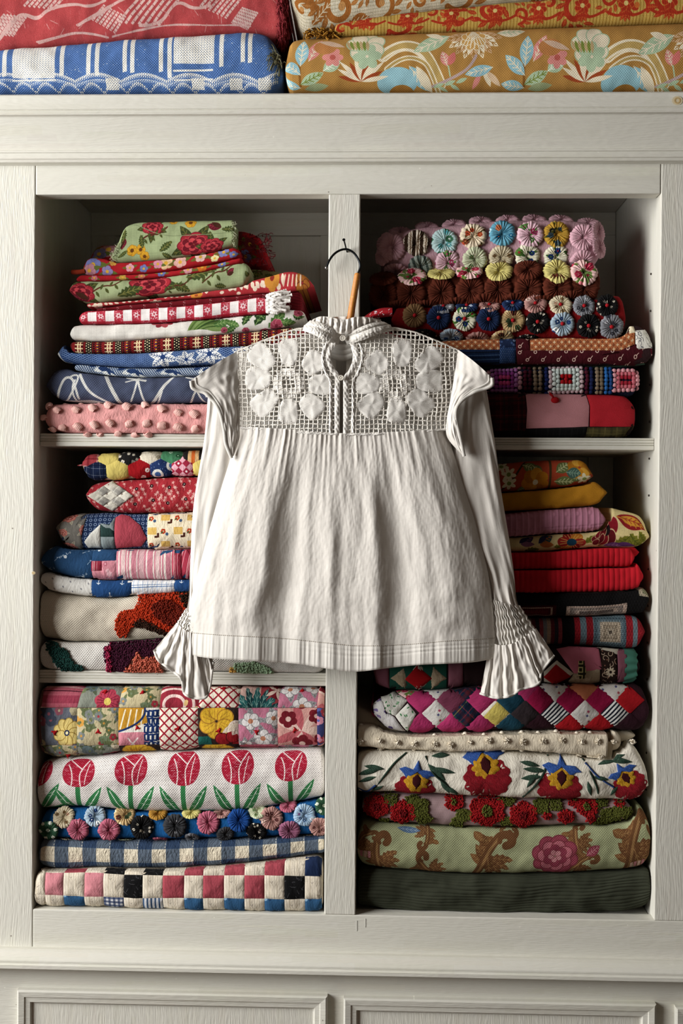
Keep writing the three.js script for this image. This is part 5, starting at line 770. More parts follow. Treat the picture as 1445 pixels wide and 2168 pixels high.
{ const T = textile({ name: 'log_cabin_quilt', label: 'blue and pink quilt with cream striped strips and stepped corner', zf: -0.034, n: 2.5, nose: 0.9, depth: 0.28, endL: 30, endR: 12, mat: P_.blueVine,
    top: [[84, 1180], [95, 1168], [120, 1156], [200, 1160], [300, 1162], [410, 1162], [560, 1162]], bot: [[84, 1196], [120, 1212], [170, 1222], [250, 1226], [405, 1226], [560, 1226]] }); const k = P_;
  patch(T, [[86, 1182], [118, 1148], [198, 1150], [197, 1236], [160, 1232], [90, 1204]], k.blueVine); patch(T, rect(198, 248, 1150, 1187), k.blueVine, { rings: 3, rotUV: 0.4 }); patch(T, rect(197, 219, 1187, 1207), k.roseStripe, { rings: 3 }); patch(T, [[219, 1187], [249, 1185], [249, 1238], [198, 1238], [198, 1207], [219, 1207]], k.pinkPaisley, { rings: 3 });
  patch(T, rect(249, 366, 1148, 1240), k.pinkStripe); patch(T, rect(366, 387, 1148, 1240), k.roseStripe, { rings: 3 }); patch(T, rect(387, 440, 1148, 1240), k.roseStripe, { rings: 3, rotUV: 0.2 }); settle(T.group); }
{ const T = textile({ name: 'patchwork_quilt', label: 'thin white quilt with blue anchor print squares', zf: -0.033, n: 2.2, nose: 0.9, depth: 0.28, endL: 18, endR: 12, mat: P_.whiteDash,
    top: [[84, 1220], [95, 1213], [160, 1222], [250, 1227], [405, 1226], [560, 1226]], bot: [[84, 1234], [110, 1248], [160, 1258], [220, 1263], [300, 1258], [405, 1252], [560, 1252]] }); const k = P_;
  patch(T, [[86, 1222], [98, 1205], [194, 1216], [197, 1272], [150, 1268], [90, 1246]], k.whiteDash); patch(T, rect(195, 279, 1214, 1274, 0, -6), k.anchor); patch(T, rect(280, 369, 1214, 1270, 0, -4), k.whitePlaid); patch(T, rect(370, 440, 1214, 1266), k.anchor); settle(T.group); }
const honey = print('cream honeycomb weave', { tile: 0.024, px: 160, bump: 'chunky', bs: 0.0012 }, '#d6cdbc', (x) => { for (let i = 0; i < 8; i++) for (let j = 0; j < 8; j++) disc(x, i * 12.5 + (j % 2) * 6, j * 12.5 + 6, 2.6, '#b8ae9c'); });
const honeyW = print('white honeycomb weave', { tile: 0.024, px: 160, bump: 'chunky', bs: 0.0012 }, '#dfdcd6', (x) => { for (let i = 0; i < 8; i++) for (let j = 0; j < 8; j++) disc(x, i * 12.5 + (j % 2) * 6, j * 12.5 + 6, 2.6, '#c2bfba'); });
{ const T = textile({ name: 'tufted_blanket', label: 'cream honeycomb blanket with an orange looped animal motif', cat: 'blanket', zf: -0.03, n: 2.6, nose: 0.7, depth: 0.3, endL: 14, endR: 12, mat: honey, wr: [0.003, 0.0008],
    top: [[84, 1252], [110, 1250], [160, 1260], [220, 1264], [300, 1258], [400, 1252], [560, 1252]], bot: [[84, 1350], [150, 1357], [250, 1358], [330, 1352], [400, 1354], [560, 1354]] }); srand(33);
  pile(T, [[294, 1262], [310, 1252], [396, 1252], [402, 1300], [400, 1326], [372, 1340], [340, 1330], [316, 1316], [296, 1312], [280, 1330], [268, 1346], [252, 1346], [247, 1330], [250, 1308], [262, 1292], [290, 1288], [296, 1274]], yarnMat('#b53a14'), 3.7);
  pile(T, [[322, 1282], [350, 1270], [384, 1278], [396, 1300], [380, 1322], [352, 1318], [330, 1300]], yarnMat('#7a2410'), 3.4, 'tufted_motif', 0.0042); pile(T, [[288, 1318], [300, 1308], [330, 1318], [352, 1332], [384, 1340], [372, 1346], [340, 1338], [310, 1326], [292, 1326]], yarnMat('#3a2010'), 3.4, 'tufted_motif', 0.004); pile(T, [[378, 1252], [402, 1252], [402, 1288], [386, 1276]], yarnMat('#3a2512'), 3.4, 'tufted_motif', 0.0042);
  settle(T.group); }
{ const T = textile({ name: 'tufted_blanket', label: 'white honeycomb blanket with teal leaf and maroon looped motifs', cat: 'blanket', zf: -0.03, n: 2.8, nose: 0.8, depth: 0.3, endL: 14, endR: 16, mat: honeyW,
    top: [[84, 1368], [100, 1358], [200, 1359], [330, 1356], [450, 1372], [560, 1388], [690, 1396]], bot: [[84, 1408], [110, 1418], [250, 1423], [400, 1424], [560, 1424], [672, 1425], [690, 1416]] }); srand(34);
  pile(T, [[96, 1362], [118, 1358], [146, 1378], [158, 1400], [180, 1410], [170, 1423], [140, 1424], [120, 1404], [108, 1384]], yarnMat('#1f4a44'), 3.5); pile(T, [[232, 1360], [350, 1356], [348, 1374], [320, 1390], [286, 1386], [268, 1420], [240, 1424], [226, 1400], [222, 1376]], yarnMat('#4a1230'), 3.5); pile(T, [[224, 1372], [240, 1362], [236, 1384], [240, 1406], [236, 1422], [226, 1420], [230, 1398]], yarnMat('#a02a52'), 3.4, 'tufted_motif', 0.0042);
  pile(T, [[292, 1378], [304, 1392], [336, 1388], [346, 1420], [330, 1424], [276, 1424], [264, 1416], [282, 1404]], yarnMat('#c9705a'), 3.5, 'tufted_motif', 0.0044); pile(T, [[500, 1402], [540, 1400], [576, 1412], [580, 1424], [520, 1424], [494, 1414]], yarnMat('#a9c4a4'), 3.6); pile(T, [[486, 1412], [498, 1410], [504, 1424], [488, 1424]], yarnMat('#d9b060'), 3.2); settle(T.group); }
// ================================================================ bottom compartment, left
Object.assign(P_, {
  e1: scrap('pink stripe', 0.082, '#c96a7c', stripes([[4, 3, '#8a2f44'], [14, 8, '#e0a9ac'], [30, 2, '#5a2034'], [40, 14, '#b34a62'], [62, 3, '#efd0cc'], [74, 8, '#a33f58'], [88, 4, '#e0a9ac']], true)),
  e2: scrap('grey green with pink flower', 0.082, '#8f9488', (x) => { ditsy(['#c9b98a', '#6a7a7c', '#d8cdb4', '#7d8a62'], 16, 9, '#5f6a52')(x); flower(x, 62, 52, 26, 7, '#c94a62', { eye: '#e6d06a', petalW: 0.4, streak: '#8f2a42' }); }),
  e3: scrap('cream garden print', 0.082, '#c9bd98', ditsy(['#b5404a', '#6f7a52', '#8a8f8c', '#d9a24a', '#7a8a6a'], 26, 8, '#75805a')),
  e4: scrap('rose and cream arcs', 0.082, '#a83446', (x) => { for (const r of [18, 34, 50]) { x.strokeStyle = '#ecd3cc'; x.lineWidth = 6; x.beginPath(); x.ellipse(30, 60, r * 1.2, r, 0, 0, TAU); x.stroke(); } for (let i = 0; i < 9; i++) disc(x, 60 + rr(-14, 20), 70 + rr(-16, 16), 4, '#e3c184'); disc(x, 74, 30, 16, '#efe2d4'); }),
  lattice: print('red lattice', { tile: 0.0168, px: 160 }, '#e9e0cf', (x) => { for (const s of [-1, 1]) for (const o of [-100, 0, 100]) line(x, [[o + (s < 0 ? 100 : 0), 0], [o + (s < 0 ? 0 : 100), 100]], 15, '#b01f38', 'butt'); }),
  e5: scrap('teal palm leaf', 0.082, '#b24a52', (x) => { x.fillStyle = '#dcb8ae'; x.fillRect(0, 0, 45, 100); for (let k = 0; k < 7; k++) leaf(x, 36, 92, 78, 16, -2.5 + k * 0.32, k % 2 ? '#2f6f70' : '#1f4f55', '#8fb8b0', 6); disc(x, 80, 30, 20, '#8f1f30'); for (let k = 0; k < 5; k++) leaf(x, 78, 30, 26, 9, k * 1.3, '#e8cfc0'); }),
  e6: scrap('pink with grey blossoms', 0.082, '#c97f98', (x) => { for (const [a, b, r] of [[25, 28, 19], [72, 22, 17], [50, 66, 20], [14, 84, 14], [88, 78, 17]]) wrapAt(x, a, b, () => { for (let k = 0; k < 4; k++) leaf(x, 0, 0, r * 1.6, r * 0.8, k * 1.6 + a, '#a9a8aa', '#7a787c'); flower(x, 0, 0, r, 5, '#e3dfde', { edge: '#8d8a8c', eye: '#c98a6a', petalW: 0.46 }); }); }),
  e7: scrap('rose with maroon flowers', 0.082, '#d9a49c', (x) => { for (let k = 0; k < 7; k++) leaf(x, 50, 50, 70, 20, k * 0.9, k % 2 ? '#c96a72' : '#e8c9be'); for (const [a, b, r] of [[22, 24, 19], [80, 18, 17], [50, 80, 22], [88, 70, 14]]) wrapAt(x, a, b, () => flower(x, 0, 0, r, 5, '#8a2030', { eye: '#e8c9be', petalW: 0.46, eyeR: 0.3 })); }),
  e8: scrap('grey with yellow flower', 0.082, '#6f7480', (x) => { ditsy(['#8f9196', '#4a5264', '#b3a98a', '#9a5a6a'], 18, 11)(x); flower(x, 62, 46, 27, 9, '#ecd585', { eye: '#2a3a6a', eyeR: 0.2, petalW: 0.34, edge: '#b99a4a' }); disc(x, 62, 46, 3, '#f3e9b8'); }),
  e9: scrap('blue mosaic', 0.082, '#e4e0d6', (x) => { x.fillStyle = '#d99aa6'; poly(x, [[0, 48], [58, 48], [70, 100], [0, 100]], '#d98e9c'); for (let i = 0; i < 34; i++) { const a = 54 + (i % 6) * 9, b = 6 + Math.floor(i / 6) * 16; poly(x, [[a, b], [a + 7, b + rr(-3, 3)], [a + 6, b + 12], [a + rr(-2, 2), b + 11]], '#eeeae0'); x.strokeStyle = '#1f3f7c'; x.lineWidth = 3.2; x.stroke(); } x.save(); poly(x, [[0, 0], [54, 0], [60, 30], [0, 46]], '#cf9a2c'); x.restore(); for (let k = 0; k < 4; k++) line(x, [[4 + k * 14, 40], [14 + k * 12, 4]], 3, '#f2ead4'); line(x, [[0, 46], [60, 30], [54, 0]], 4, '#1f3f7c'); line(x, [[10, 92], [40, 60]], 3, '#f0e4e0'); line(x, [[20, 60], [44, 94]], 3, '#f0e4e0'); }),
  e10: scrap('yellow and red tropical', 0.082, '#3a2a24', (x) => { poly(x, [[0, 60], [26, 58], [30, 100], [0, 100]], '#1f6f66'); flower(x, 38, 28, 36, 6, '#e0b530', { edge: '#b8862a', petalW: 0.46, streak: '#c99a2a' }); flower(x, 66, 78, 34, 5, '#b5222c', { petalW: 0.4, edge: '#7a121c' }); for (let k = 0; k < 4; k++) leaf(x, 90, 30, 34, 22, 1.2 + k * 0.5, '#e9d9cc', '#c9a898'); leaf(x, 50, 52, 40, 14, -0.5, '#efdfca'); }),
  e11: scrap('indigo paisley', 0.082, '#3a3f74', ditsy(['#c98aa0', '#e4d9d4', '#5f68a8', '#a33a4a'], 16, 10)),
  ticking: print('cream ticking stripe', { tile: 0.034 }, '#e2d8c6', (x) => { for (const a of [8, 48, 74]) { x.fillStyle = '#8a8478'; for (let b = 0; b < 100; b += 4) x.fillRect(a, b, 2.2, 2.2); } x.fillStyle = '#cfc3ae'; x.fillRect(24, 0, 5, 100); x.fillRect(60, 0, 3, 100); for (const [a, b] of [[34, 30], [90, 70]]) { x.fillStyle = '#77706a'; x.fillRect(a, b, 3, 3); x.fillRect(a + 4, b - 4, 3, 3); x.fillRect(a - 4, b - 4, 3, 3); } }),
  candyPink: print('candy pink linen', { tile: 0.04 }, '#d98f98', ditsy(['#dd98a0', '#cf828c'], 5, 6)), dullRose: print('dull rose linen', { tile: 0.04 }, '#b5525f', ditsy(['#bd5d69', '#a94a58'], 6, 6)), blackWeb: print('black with grey tracery', { tile: 0.04 }, '#17171a', (x) => { for (let i = 0; i < 26; i++) { const a = rr(0, 100), b = rr(0, 100); line(x, [[a, b], [a + rr(-12, 12), b + rr(-12, 12)], [a + rr(-16, 16), b + rr(-16, 16)]], 1.3, '#6f6f74'); } }),
  denim: print('blue sprig', { tile: 0.04 }, '#35658f', ditsy(['#8fb2cf', '#2a527a'], 7, 7)), navyGing: print('navy gingham', { tile: 0.008 }, '#dcdde0', plaid([[0, 50, '#1c2c5a']])), blueTick: print('blue ticking', { tile: 0.0065 }, '#d9dade', stripes([[0, 42, '#3f5f86']])),
});
const knotGeo = mergeGeometries([new THREE.SphereGeometry(0.0038, 9, 7), ...[0, 1, 2, 3].map((i) => tube([new THREE.Vector3(0, 0, 0), new THREE.Vector3(Math.cos(i * 2) * 0.003, Math.sin(i * 2) * 0.003, 0.003), new THREE.Vector3(Math.cos(i * 2 + 0.4) * 0.0055, Math.sin(i * 2 + 0.4) * 0.0055, 0.002)], 0.0009, 4, 5))].map((g) => g.toNonIndexed()));
newStack(CB.bot + 0.001, [CB.a, CB.b]);
{ const T = textile({ name: 'tied_quilt', label: 'thick scrap quilt of large floral squares tied with red knots under the lower shelf', zf: -0.02, n: 3.2, nose: 0.6, depth: 0.32, endL: 10, endR: 12, mat: solid('#7a5a52'), wr: [0.0018, 0.001],
    top: [[84, 1457], [200, 1457], [450, 1457], [690, 1458]], bot: [[84, 1590], [110, 1600], [160, 1601], [260, 1592], [400, 1586], [560, 1582], [690, 1578]] }); const k = P_;
  const r1 = [84, 180, 262, 345, 432, 512, 596, 676, 690], m1 = [k.e1, k.e2, k.e3, k.e4, k.lattice, k.e5, k.e6, k.e7], r2 = [84, 168, 255, 341, 422, 507, 589, 672, 690], m2 = [k.e8, k.e3, k.e9, k.lattice, k.e10, k.e6, k.e7, k.e11], m3 = [k.e3, k.e2, k.e10, k.lattice, k.e10, k.e1, k.e6, k.e7];
  const red = cloth('#b3141f', { bump: null }); const knot = (x, y) => { const s = T.S(x, T.toV(x, y), 0.0016), m = mesh('yarn_knot', knotGeo, red, T.group); m.position.copy(s.p); m.rotation.z = x; };
  for (let i = 0; i < 8; i++) { patch(T, [[r1[i], 1446], [r1[i + 1], 1446], [r2[i + 1], 1494], [r2[i], 1495]], m1[i], { puff: 0.0022 }); patch(T, [[r2[i], 1496], [r2[i + 1], 1495], [r2[i + 1], 1572], [r2[i], 1575]], m2[i], { puff: 0.0026 }); patch(T, [[r2[i], 1576], [r2[i + 1], 1573], [r2[i + 1], 1600], [r2[i], 1604]], m3[i], { puff: 0.001, rings: 3 }); }
  for (const [a, b] of [[122, 1546], [213, 1545], [295, 1537], [380, 1539], [466, 1543], [545, 1545], [626, 1541], [305, 1467], [474, 1460], [640, 1463], [225, 1465], [145, 1598], [634, 1580]]) knot(a, b); settle(T.group); }
{ const T = textile({ name: 'tulip_bedspread', label: 'white bedspread woven with a row of red tulips and green leaves', cat: 'blanket', zf: -0.018, n: 2.6, nose: 0.7, depth: 0.32, endL: 12, endR: 14, wr: [0.0022, 0.0006],
    top: [[84, 1618], [120, 1606], [200, 1602], [280, 1592], [400, 1586], [560, 1584], [676, 1582], [690, 1590]], bot: [[84, 1712], [180, 1710], [300, 1718], [420, 1720], [520, 1716], [600, 1704], [690, 1688]], bump: 'chunky', bs: 0.001, weave: 'chunky', cell: 5, grain: 0.04,
    draw(x, t) {
      x.fillStyle = '#e8e3df'; x.fillRect(50, t.top, 700, 400); for (let a = 80; a < 700; a += 7) for (let b = t.top; b < t.bottom; b += 9) { x.fillStyle = '#b9b2b0'; x.fillRect(a + ((b / 9) & 1) * 3.5, b, 1.2, 2.6); }
      const R = '#c02443', G = '#3f9058';
      [[81, 1634], [170, 1630], [280, 1623], [391, 1620], [504, 1617], [616, 1614]].forEach(([cx, cy]) => {
        const [a, b] = t.p(cx, cy); x.save(); x.translate(a, b);
        x.beginPath(); x.moveTo(-12, 34); x.bezierCurveTo(-44, 22, -34, -24, -14, -30); x.quadraticCurveTo(0, -36, 18, -32); x.bezierCurveTo(44, -18, 38, 26, 14, 34); x.quadraticCurveTo(0, 38, -12, 34); x.fillStyle = R; x.fill(); x.save(); x.clip();
        for (let q = -36; q < 38; q += 2.2) { x.fillStyle = 'rgba(236,200,204,0.6)'; for (let p = 0; p < 8; p++) if (rnd() < 0.6) x.fillRect(rr(-36, 36), q, rr(2, 9), 0.9); } x.restore();
        line(x, [[-20, -16], [-8, 6], [-14, 34]], 2.6, '#f0e4e0'); line(x, [[22, -26], [8, -6], [2, 12], [6, 34]], 2.6, '#f0e4e0'); line(x, [[-16, -28], [-2, -14], [8, -6]], 2.6, '#f0e4e0'); line(x, [[24, -18], [16, 8], [14, 30]], 1.8, '#f0e4e0');
        x.fillStyle = G; x.fillRect(-5, 36, 10, 90);
        const lf = (s) => { x.beginPath(); x.moveTo(s * 8, 112); x.bezierCurveTo(s * 40, 92, s * 46, 60, s * 50, 36); x.bezierCurveTo(s * 22, 56, s * 10, 84, s * 6, 112); x.fillStyle = G; x.fill(); x.save(); x.clip(); for (let q = 34; q < 112; q += 2) { x.fillStyle = '#cfe0cf'; if (rnd() < 0.5) x.fillRect(s * rr(6, 46) - 5, q, rr(4, 12), 0.9); } x.restore(); line(x, [[s * 10, 108], [s * 26, 78], [s * 44, 46]], 2, '#dfe8dc'); };
        lf(-1); lf(1); x.fillStyle = G; for (const s of [-1, 1]) { x.beginPath(); x.moveTo(s * 6, 116); x.quadraticCurveTo(s * 40, 96, s * 66, 92); x.quadraticCurveTo(s * 44, 116, s * 10, 130); x.fill(); } x.restore();
      });
    } }); settle(T.group); }
{ const T = textile({ name: 'rosette_quilt', label: 'bright blue quilt sewn with small print rosettes between tulips and gingham', zf: -0.026, n: 2.6, nose: 0.8, depth: 0.3, endL: 14, endR: 12, mat: solid('#1f6aa8'), wr: [0.002, 0.0008],
    top: [[90, 1722], [110, 1712], [200, 1710], [330, 1718], [450, 1718], [560, 1708], [690, 1690]], bot: [[90, 1758], [120, 1772], [220, 1776], [330, 1776], [450, 1774], [560, 1772], [690, 1764]] }); srand(21); const k = P_;
  Object.assign(P_, { dustyRose: scrap('dusty rose crinkle', 0.042, '#bf6a80', ditsy(['#d490a0', '#a3506a'], 14, 6)), roy: solid('#1f5296'), blueSpeck: scrap('pale blue speckle', 0.042, '#a9c4dc', ditsy(['#3f6fa8', '#e6ecf0', '#8a6a9a'], 16, 6)), mauve: solid('#a9708c'), greenDot: scrap('green dotted', 0.042, '#3f6a50', dots('#dfe6d8', 33, 8)), charcoal: scrap('charcoal speck', 0.042, '#45464a', ditsy(['#8f9094', '#222326'], 12, 4)), ochre: solid('#b58a3c') });
  [[138, 1728, k.beigeFl, 24], [204, 1726, k.blueWhite, 24], [266, 1724, k.tanFl, 24], [335, 1722, k.ochre, 22], [405, 1722, k.paleYellow, 21], [470, 1720, k.duskFl, 20], [545, 1716, k.sage, 20], [610, 1706, k.dustyRose, 20], [684, 1704, k.greenDot, 20]].forEach(([a, b, m, r]) => yoyo(T, a, b - 1, r, m, { sq: 0.95 }));
  [[108, 1752, k.greenDot, 22], [169, 1752, k.dustyRose, 24], [234, 1752, k.dustyRose, 24.5], [303, 1747, k.black, 26], [373, 1744, k.charcoal, 26], [442, 1738, k.dustyRose, 25], [507, 1733, k.roy, 25], [575, 1729, k.duskFl, 25], [645, 1722, k.blueSpeck, 24], [544, 1757, k.black, 22], [613, 1754, k.mauve, 24], [676, 1746, k.duskFl, 22]].forEach(([a, b, m, r]) => yoyo(T, a, b, r, m, { off: 0.003 }));
  [[140, 1774, k.beigeFl, 18], [265, 1776, k.sage, 17], [340, 1774, k.dustyRose, 19], [407, 1770, k.greyFl, 20], [478, 1762, k.charcoal, 22], [656, 1768, k.tanFl, 17]].forEach(([a, b, m, r]) => yoyo(T, a, b, r, m, { sq: 0.8 })); settle(T.group); }
{ const T = textile({ name: 'gingham_quilt', label: 'navy and cream large gingham quilt above the checkerboard quilt', zf: -0.02, n: 2.6, nose: 0.8, depth: 0.31, endL: 12, endR: 14, bump: 'pucker', bs: 0.0012,
    top: [[84, 1784], [100, 1774], [220, 1780], [330, 1782], [450, 1778], [560, 1774], [690, 1762]], bot: [[84, 1830], [120, 1838], [220, 1836], [330, 1838], [440, 1832], [560, 1822], [690, 1806]], grain: 0.12,
    draw(x, t) { x.fillStyle = '#e0d6c0'; x.fillRect(50, t.top, 700, 300); const N = '#14305a'; for (let k = 0; k < 11; k++) { x.globalAlpha = 0.6; x.fillStyle = N; x.fillRect(88 + k * 58.5 - 28, t.top, 29, 300); } for (let k = -2; k < 3; k++) { x.fillStyle = N; x.globalAlpha = 0.6; x.fillRect(50, k * 60 - 46, 700, 32); } x.globalAlpha = 1; for (let k = 0; k < 12; k++) for (let b = -40; b < 40; b += 7) { x.fillStyle = '#eee6d6'; x.fillRect(116 + k * 58.5, b, 1.2, 3); } } }); settle(T.group); }
{ const T = textile({ name: 'checkerboard_quilt', label: 'checkerboard quilt of cream, pink, black and blue squares at the bottom left', zf: -0.004, n: 3, nose: 0.6, depth: 0.33, endL: 14, endR: 12, mat: solid('#d6cbb8'), wr: [0.0018, 0.0012],
    top: [[71, 1884], [78, 1862], [92, 1840], [200, 1840], [320, 1838], [440, 1832], [560, 1824], [660, 1816], [686, 1822]], bot: [[71, 1906], [90, 1915], [170, 1918], [260, 1922], [360, 1926], [470, 1928], [560, 1932], [660, 1930], [686, 1922]] }); const k = P_;
  const xs = [71, 100, 138, 182, 222, 265, 305, 347, 392, 432, 476, 519, 561, 603, 646, 686], c = k.ticking, m2 = [c, k.candyPink, c, k.candyPink, c, k.blackWeb, c, k.dullRose, c, k.dullRose, c, k.dullRose, c, k.blackWeb, c], m1 = [c, c, k.dullRose, c, k.blackWeb, c, k.blackWeb, c, k.dullRose, c, k.dullRose, c, k.dullRose, c, k.navy], m3 = [c, c, k.denim, c, k.navyGing, c, k.blueTick, c, k.denim, c, k.denim, c, k.denim, c, k.denim];
  const seamA = curve([[70, 1846], [182, 1846], [300, 1850], [432, 1850], [560, 1849], [690, 1851]]), seamB = curve([[70, 1888], [182, 1893], [300, 1896], [432, 1896], [560, 1898], [690, 1899]]);
  for (let i = 0; i < 15; i++) { const a = xs[i], b = xs[i + 1]; patch(T, [[a, 1808], [b, 1808], [b, seamA(b)], [a, seamA(a)]], m1[i], { puff: 0.0014, rings: 3 }); patch(T, [[a, seamA(a)], [b, seamA(b)], [b, seamB(b)], [a, seamB(a)]], m2[i], { puff: 0.002 }); patch(T, [[a, seamB(a)], [b, seamB(b)], [b, 1936], [a, 1934]], m3[i], { puff: 0.0014, rings: 3 }); }
  settle(T.group); }
newStack(CB.bot + 0.0005, [CB.c, CB.d]);
// ================================================================ right tall compartment
{ const T = textile({ name: 'folded_cloth', label: 'rust orange cloth with yellow peonies and green leaves, topmost under the right shelf', cat: 'fabric', zf: -0.045, n: 2.6, nose: 0.9, depth: 0.24, endL: 10, endR: 20,
    top: [[985, 985], [1060, 982], [1130, 976], [1200, 975], [1235, 978], [1254, 1004]], bot: [[985, 1046], [1060, 1042], [1140, 1036], [1200, 1030], [1240, 1022], [1254, 1012]],
    draw(x, t) {
      x.fillStyle = '#c05230'; x.fillRect(950, t.top, 400, 300); const P = (a, b) => t.p(a, b);
      line(x, [P(1162, 972), P(1165, 1000), P(1160, 1040)], 5, '#5f4a2a'); line(x, [P(1060, 1038), P(1085, 1015), P(1100, 990), P(1110, 980)], 4, '#4f3f26');
      for (const [a, b, l, w, g] of [[1105, 985, 34, 24, 0.4], [1125, 985, 32, 22, 0.9], [1175, 1000, 34, 26, -0.6], [1172, 1020, 42, 26, 0.1], [1205, 1010, 30, 22, 0.2], [1050, 985, 26, 10, 0.3], [1115, 1030, 26, 16, 2.6]]) leaf(x, ...P(a, b), l, w, g, '#77854e', '#c9cf9a');
      flower(x, ...P(1131, 1021), 29, 7, ['#d18a1c', '#c07a14', '#e0a234'], { petalW: 0.44, eye: '#e9e0c0', eyeR: 0.2 }); flower(x, ...P(1224, 990), 26, 7, ['#d9971f', '#c9851a', '#e3ad3c'], { petalW: 0.44 }); leaf(x, ...P(1196, 1000), 32, 26, 0.2, '#55796e', '#8fb09c');
      for (const [a, b] of [[1076, 1024], [1060, 988], [1235, 1014], [1075, 1005]]) flower(x, ...P(a, b), 16, 6, '#e6dfbe', { eye: '#8a9a4a', petalW: 0.26 });
    } }); settle(T.group); }
{ const T = textile({ name: 'folded_cloth', label: 'plain mustard yellow folded cloth', cat: 'fabric', zf: -0.042, n: 2.4, nose: 0.9, depth: 0.25, endL: 10, endR: 22, mat: cloth('#cc9226', { bump: 'wool', bs: 0.0009 }), wr: [0.002, 0.0012],
    top: [[985, 1050], [1062, 1044], [1140, 1038], [1200, 1030], [1255, 1020], [1284, 1040]], bot: [[985, 1082], [1065, 1082], [1150, 1078], [1230, 1072], [1265, 1066], [1284, 1046]] }); settle(T.group); }
{ const T = textile({ name: 'cotton_throw', label: 'mauve pink textured cotton throw below the mustard cloth', cat: 'blanket', zf: -0.04, n: 2.6, nose: 0.8, depth: 0.25, endL: 10, endR: 12, mat: cloth('#c78ca2', { bump: 'plain', bs: 0.0004 }), cols: 190, rows: 40, wr: [0.0015, 0.0005],
    ridge: (x, v) => { const p = ((x - 985) % 25) / 25, q = Math.abs(p - 0.5) * 2; return 0.0011 * (Math.exp(-Math.pow((q - 0.55) / 0.12, 2)) - 0.5 * Math.exp(-Math.pow(q / 0.25, 2)) * (Math.abs(Math.sin(v * 4)) > 0.85 ? -1 : 1)) + (Math.abs(v + 0.35) < 0.04 ? -0.0012 : 0); },
    top: [[985, 1090], [1070, 1088], [1150, 1080], [1220, 1076], [1264, 1076], [1279, 1094]], bot: [[985, 1136], [1075, 1136], [1160, 1130], [1230, 1126], [1268, 1120], [1279, 1106]] }); settle(T.group); }
{ const T = textile({ name: 'folded_cloth', label: 'cream yellow cloth printed with red anemones and purple tulips, end spilling over', cat: 'fabric', zf: -0.045, n: 2.1, nose: 1, depth: 0.26, endL: 10, endR: 30, wr: [0.003, 0.001],
    top: [[985, 1138], [1085, 1136], [1180, 1128], [1262, 1118], [1276, 1080], [1320, 1082], [1356, 1096], [1376, 1126]], bot: [[985, 1168], [1085, 1168], [1180, 1164], [1280, 1158], [1340, 1158], [1376, 1146]],
    draw(x, t) {
      x.fillStyle = '#e6d59a'; x.fillRect(950, t.top, 500, 300); const P = (a, b) => t.p(a, b);
      for (const [a, b, l, g] of [[1170, 1156, 40, 0.1], [1230, 1150, 44, -0.4], [1318, 1140, 40, 0.2], [1330, 1130, 40, 0.7], [1330, 1135, 44, 2.6], [1300, 1140, 40, 2.8], [1240, 1160, 30, 0.2], [1140, 1160, 34, 2.9], [1350, 1125, 30, 1]]) leaf(x, ...P(a, b), l, 18, g, '#8a8a2c', '#5f6a1c', 5);
      const tulip = (a, b, c, d) => { const [p, q] = P(a, b); leaf(x, p - 14, q, 34, 26, -0.5, c, d); leaf(x, p - 12, q + 4, 30, 16, 0.1, d); leaf(x, p - 14, q + 2, 30, 12, -0.9, '#3f3a6a'); };
      tulip(1112, 1148, '#3a3468', '#9a6a8a'); tulip(1152, 1148, '#2f5f6a', '#c9783a'); flower(x, ...P(1208, 1148), 30, 6, ['#a81f24', '#d98a2c', '#b8302a'], { eye: '#1f4f6a', eyeR: 0.34, petalW: 0.42, streak: '#e8c060' }); flower(x, ...P(1282, 1122), 24, 5, ['#7a1424', '#a32030'], { petalW: 0.46, edge: '#e8d0a0', eye: '#2a1a1c' }); flower(x, ...P(1265, 1140), 16, 5, '#8a1a28', { edge: '#e8d0a0' });
      const [p, q] = P(1332, 1108); leaf(x, p - 30, q - 6, 64, 22, 0.12, '#a8242a', '#e0a034'); leaf(x, p - 22, q - 6, 50, 13, 0.12, '#dca034', '#a8242a'); leaf(x, ...P(1276, 1156), 50, 16, 0, '#7a4a86', '#b58ab8'); leaf(x, ...P(1305, 1152), 40, 14, 0.1, '#6a3f7a'); flower(x, ...P(1262, 1092), 10, 5, '#3a3432');
    } }); settle(T.group); }
{ const red = cloth('#d42434', { bump: 'wool', bs: 0.0004 }), ridge = (x) => 0.0016 * (Math.pow(Math.abs(Math.sin((x / 11.2) * Math.PI)), 0.55) - 0.7);
  const T = textile({ name: 'ribbed_blanket', label: 'bright red ribbed blanket folded in two thick layers', cat: 'blanket', zf: -0.038, n: 2.6, nose: 0.8, depth: 0.27, endL: 10, endR: 12, mat: red, cols: 250, rows: 26, ridge, clothName: 'upper_fold',
    top: [[985, 1170], [1085, 1169], [1180, 1164], [1280, 1158], [1332, 1159], [1342, 1172]], bot: [[985, 1206], [1085, 1205], [1180, 1204], [1280, 1200], [1335, 1198], [1342, 1188]] });
  textile({ parent: T.group, zf: -0.034, n: 2.6, nose: 0.8, depth: 0.27, endL: 10, endR: 14, mat: red, cols: 270, rows: 28, ridge, clothName: 'lower_fold', top: [[985, 1206], [1085, 1205], [1200, 1203], [1300, 1198], [1345, 1192], [1360, 1210]], bot: [[985, 1256], [1090, 1255], [1200, 1254], [1300, 1251], [1350, 1244], [1360, 1230]] });
  textile({ parent: T.group, zf: -0.06, n: 2, nose: 0.9, depth: 0.2, endR: 10, mat: red, clothName: 'rear_fold', top: [[1290, 1162], [1340, 1158], [1352, 1166]], bot: [[1290, 1182], [1340, 1180], [1352, 1172]] }); settle(T.group); }
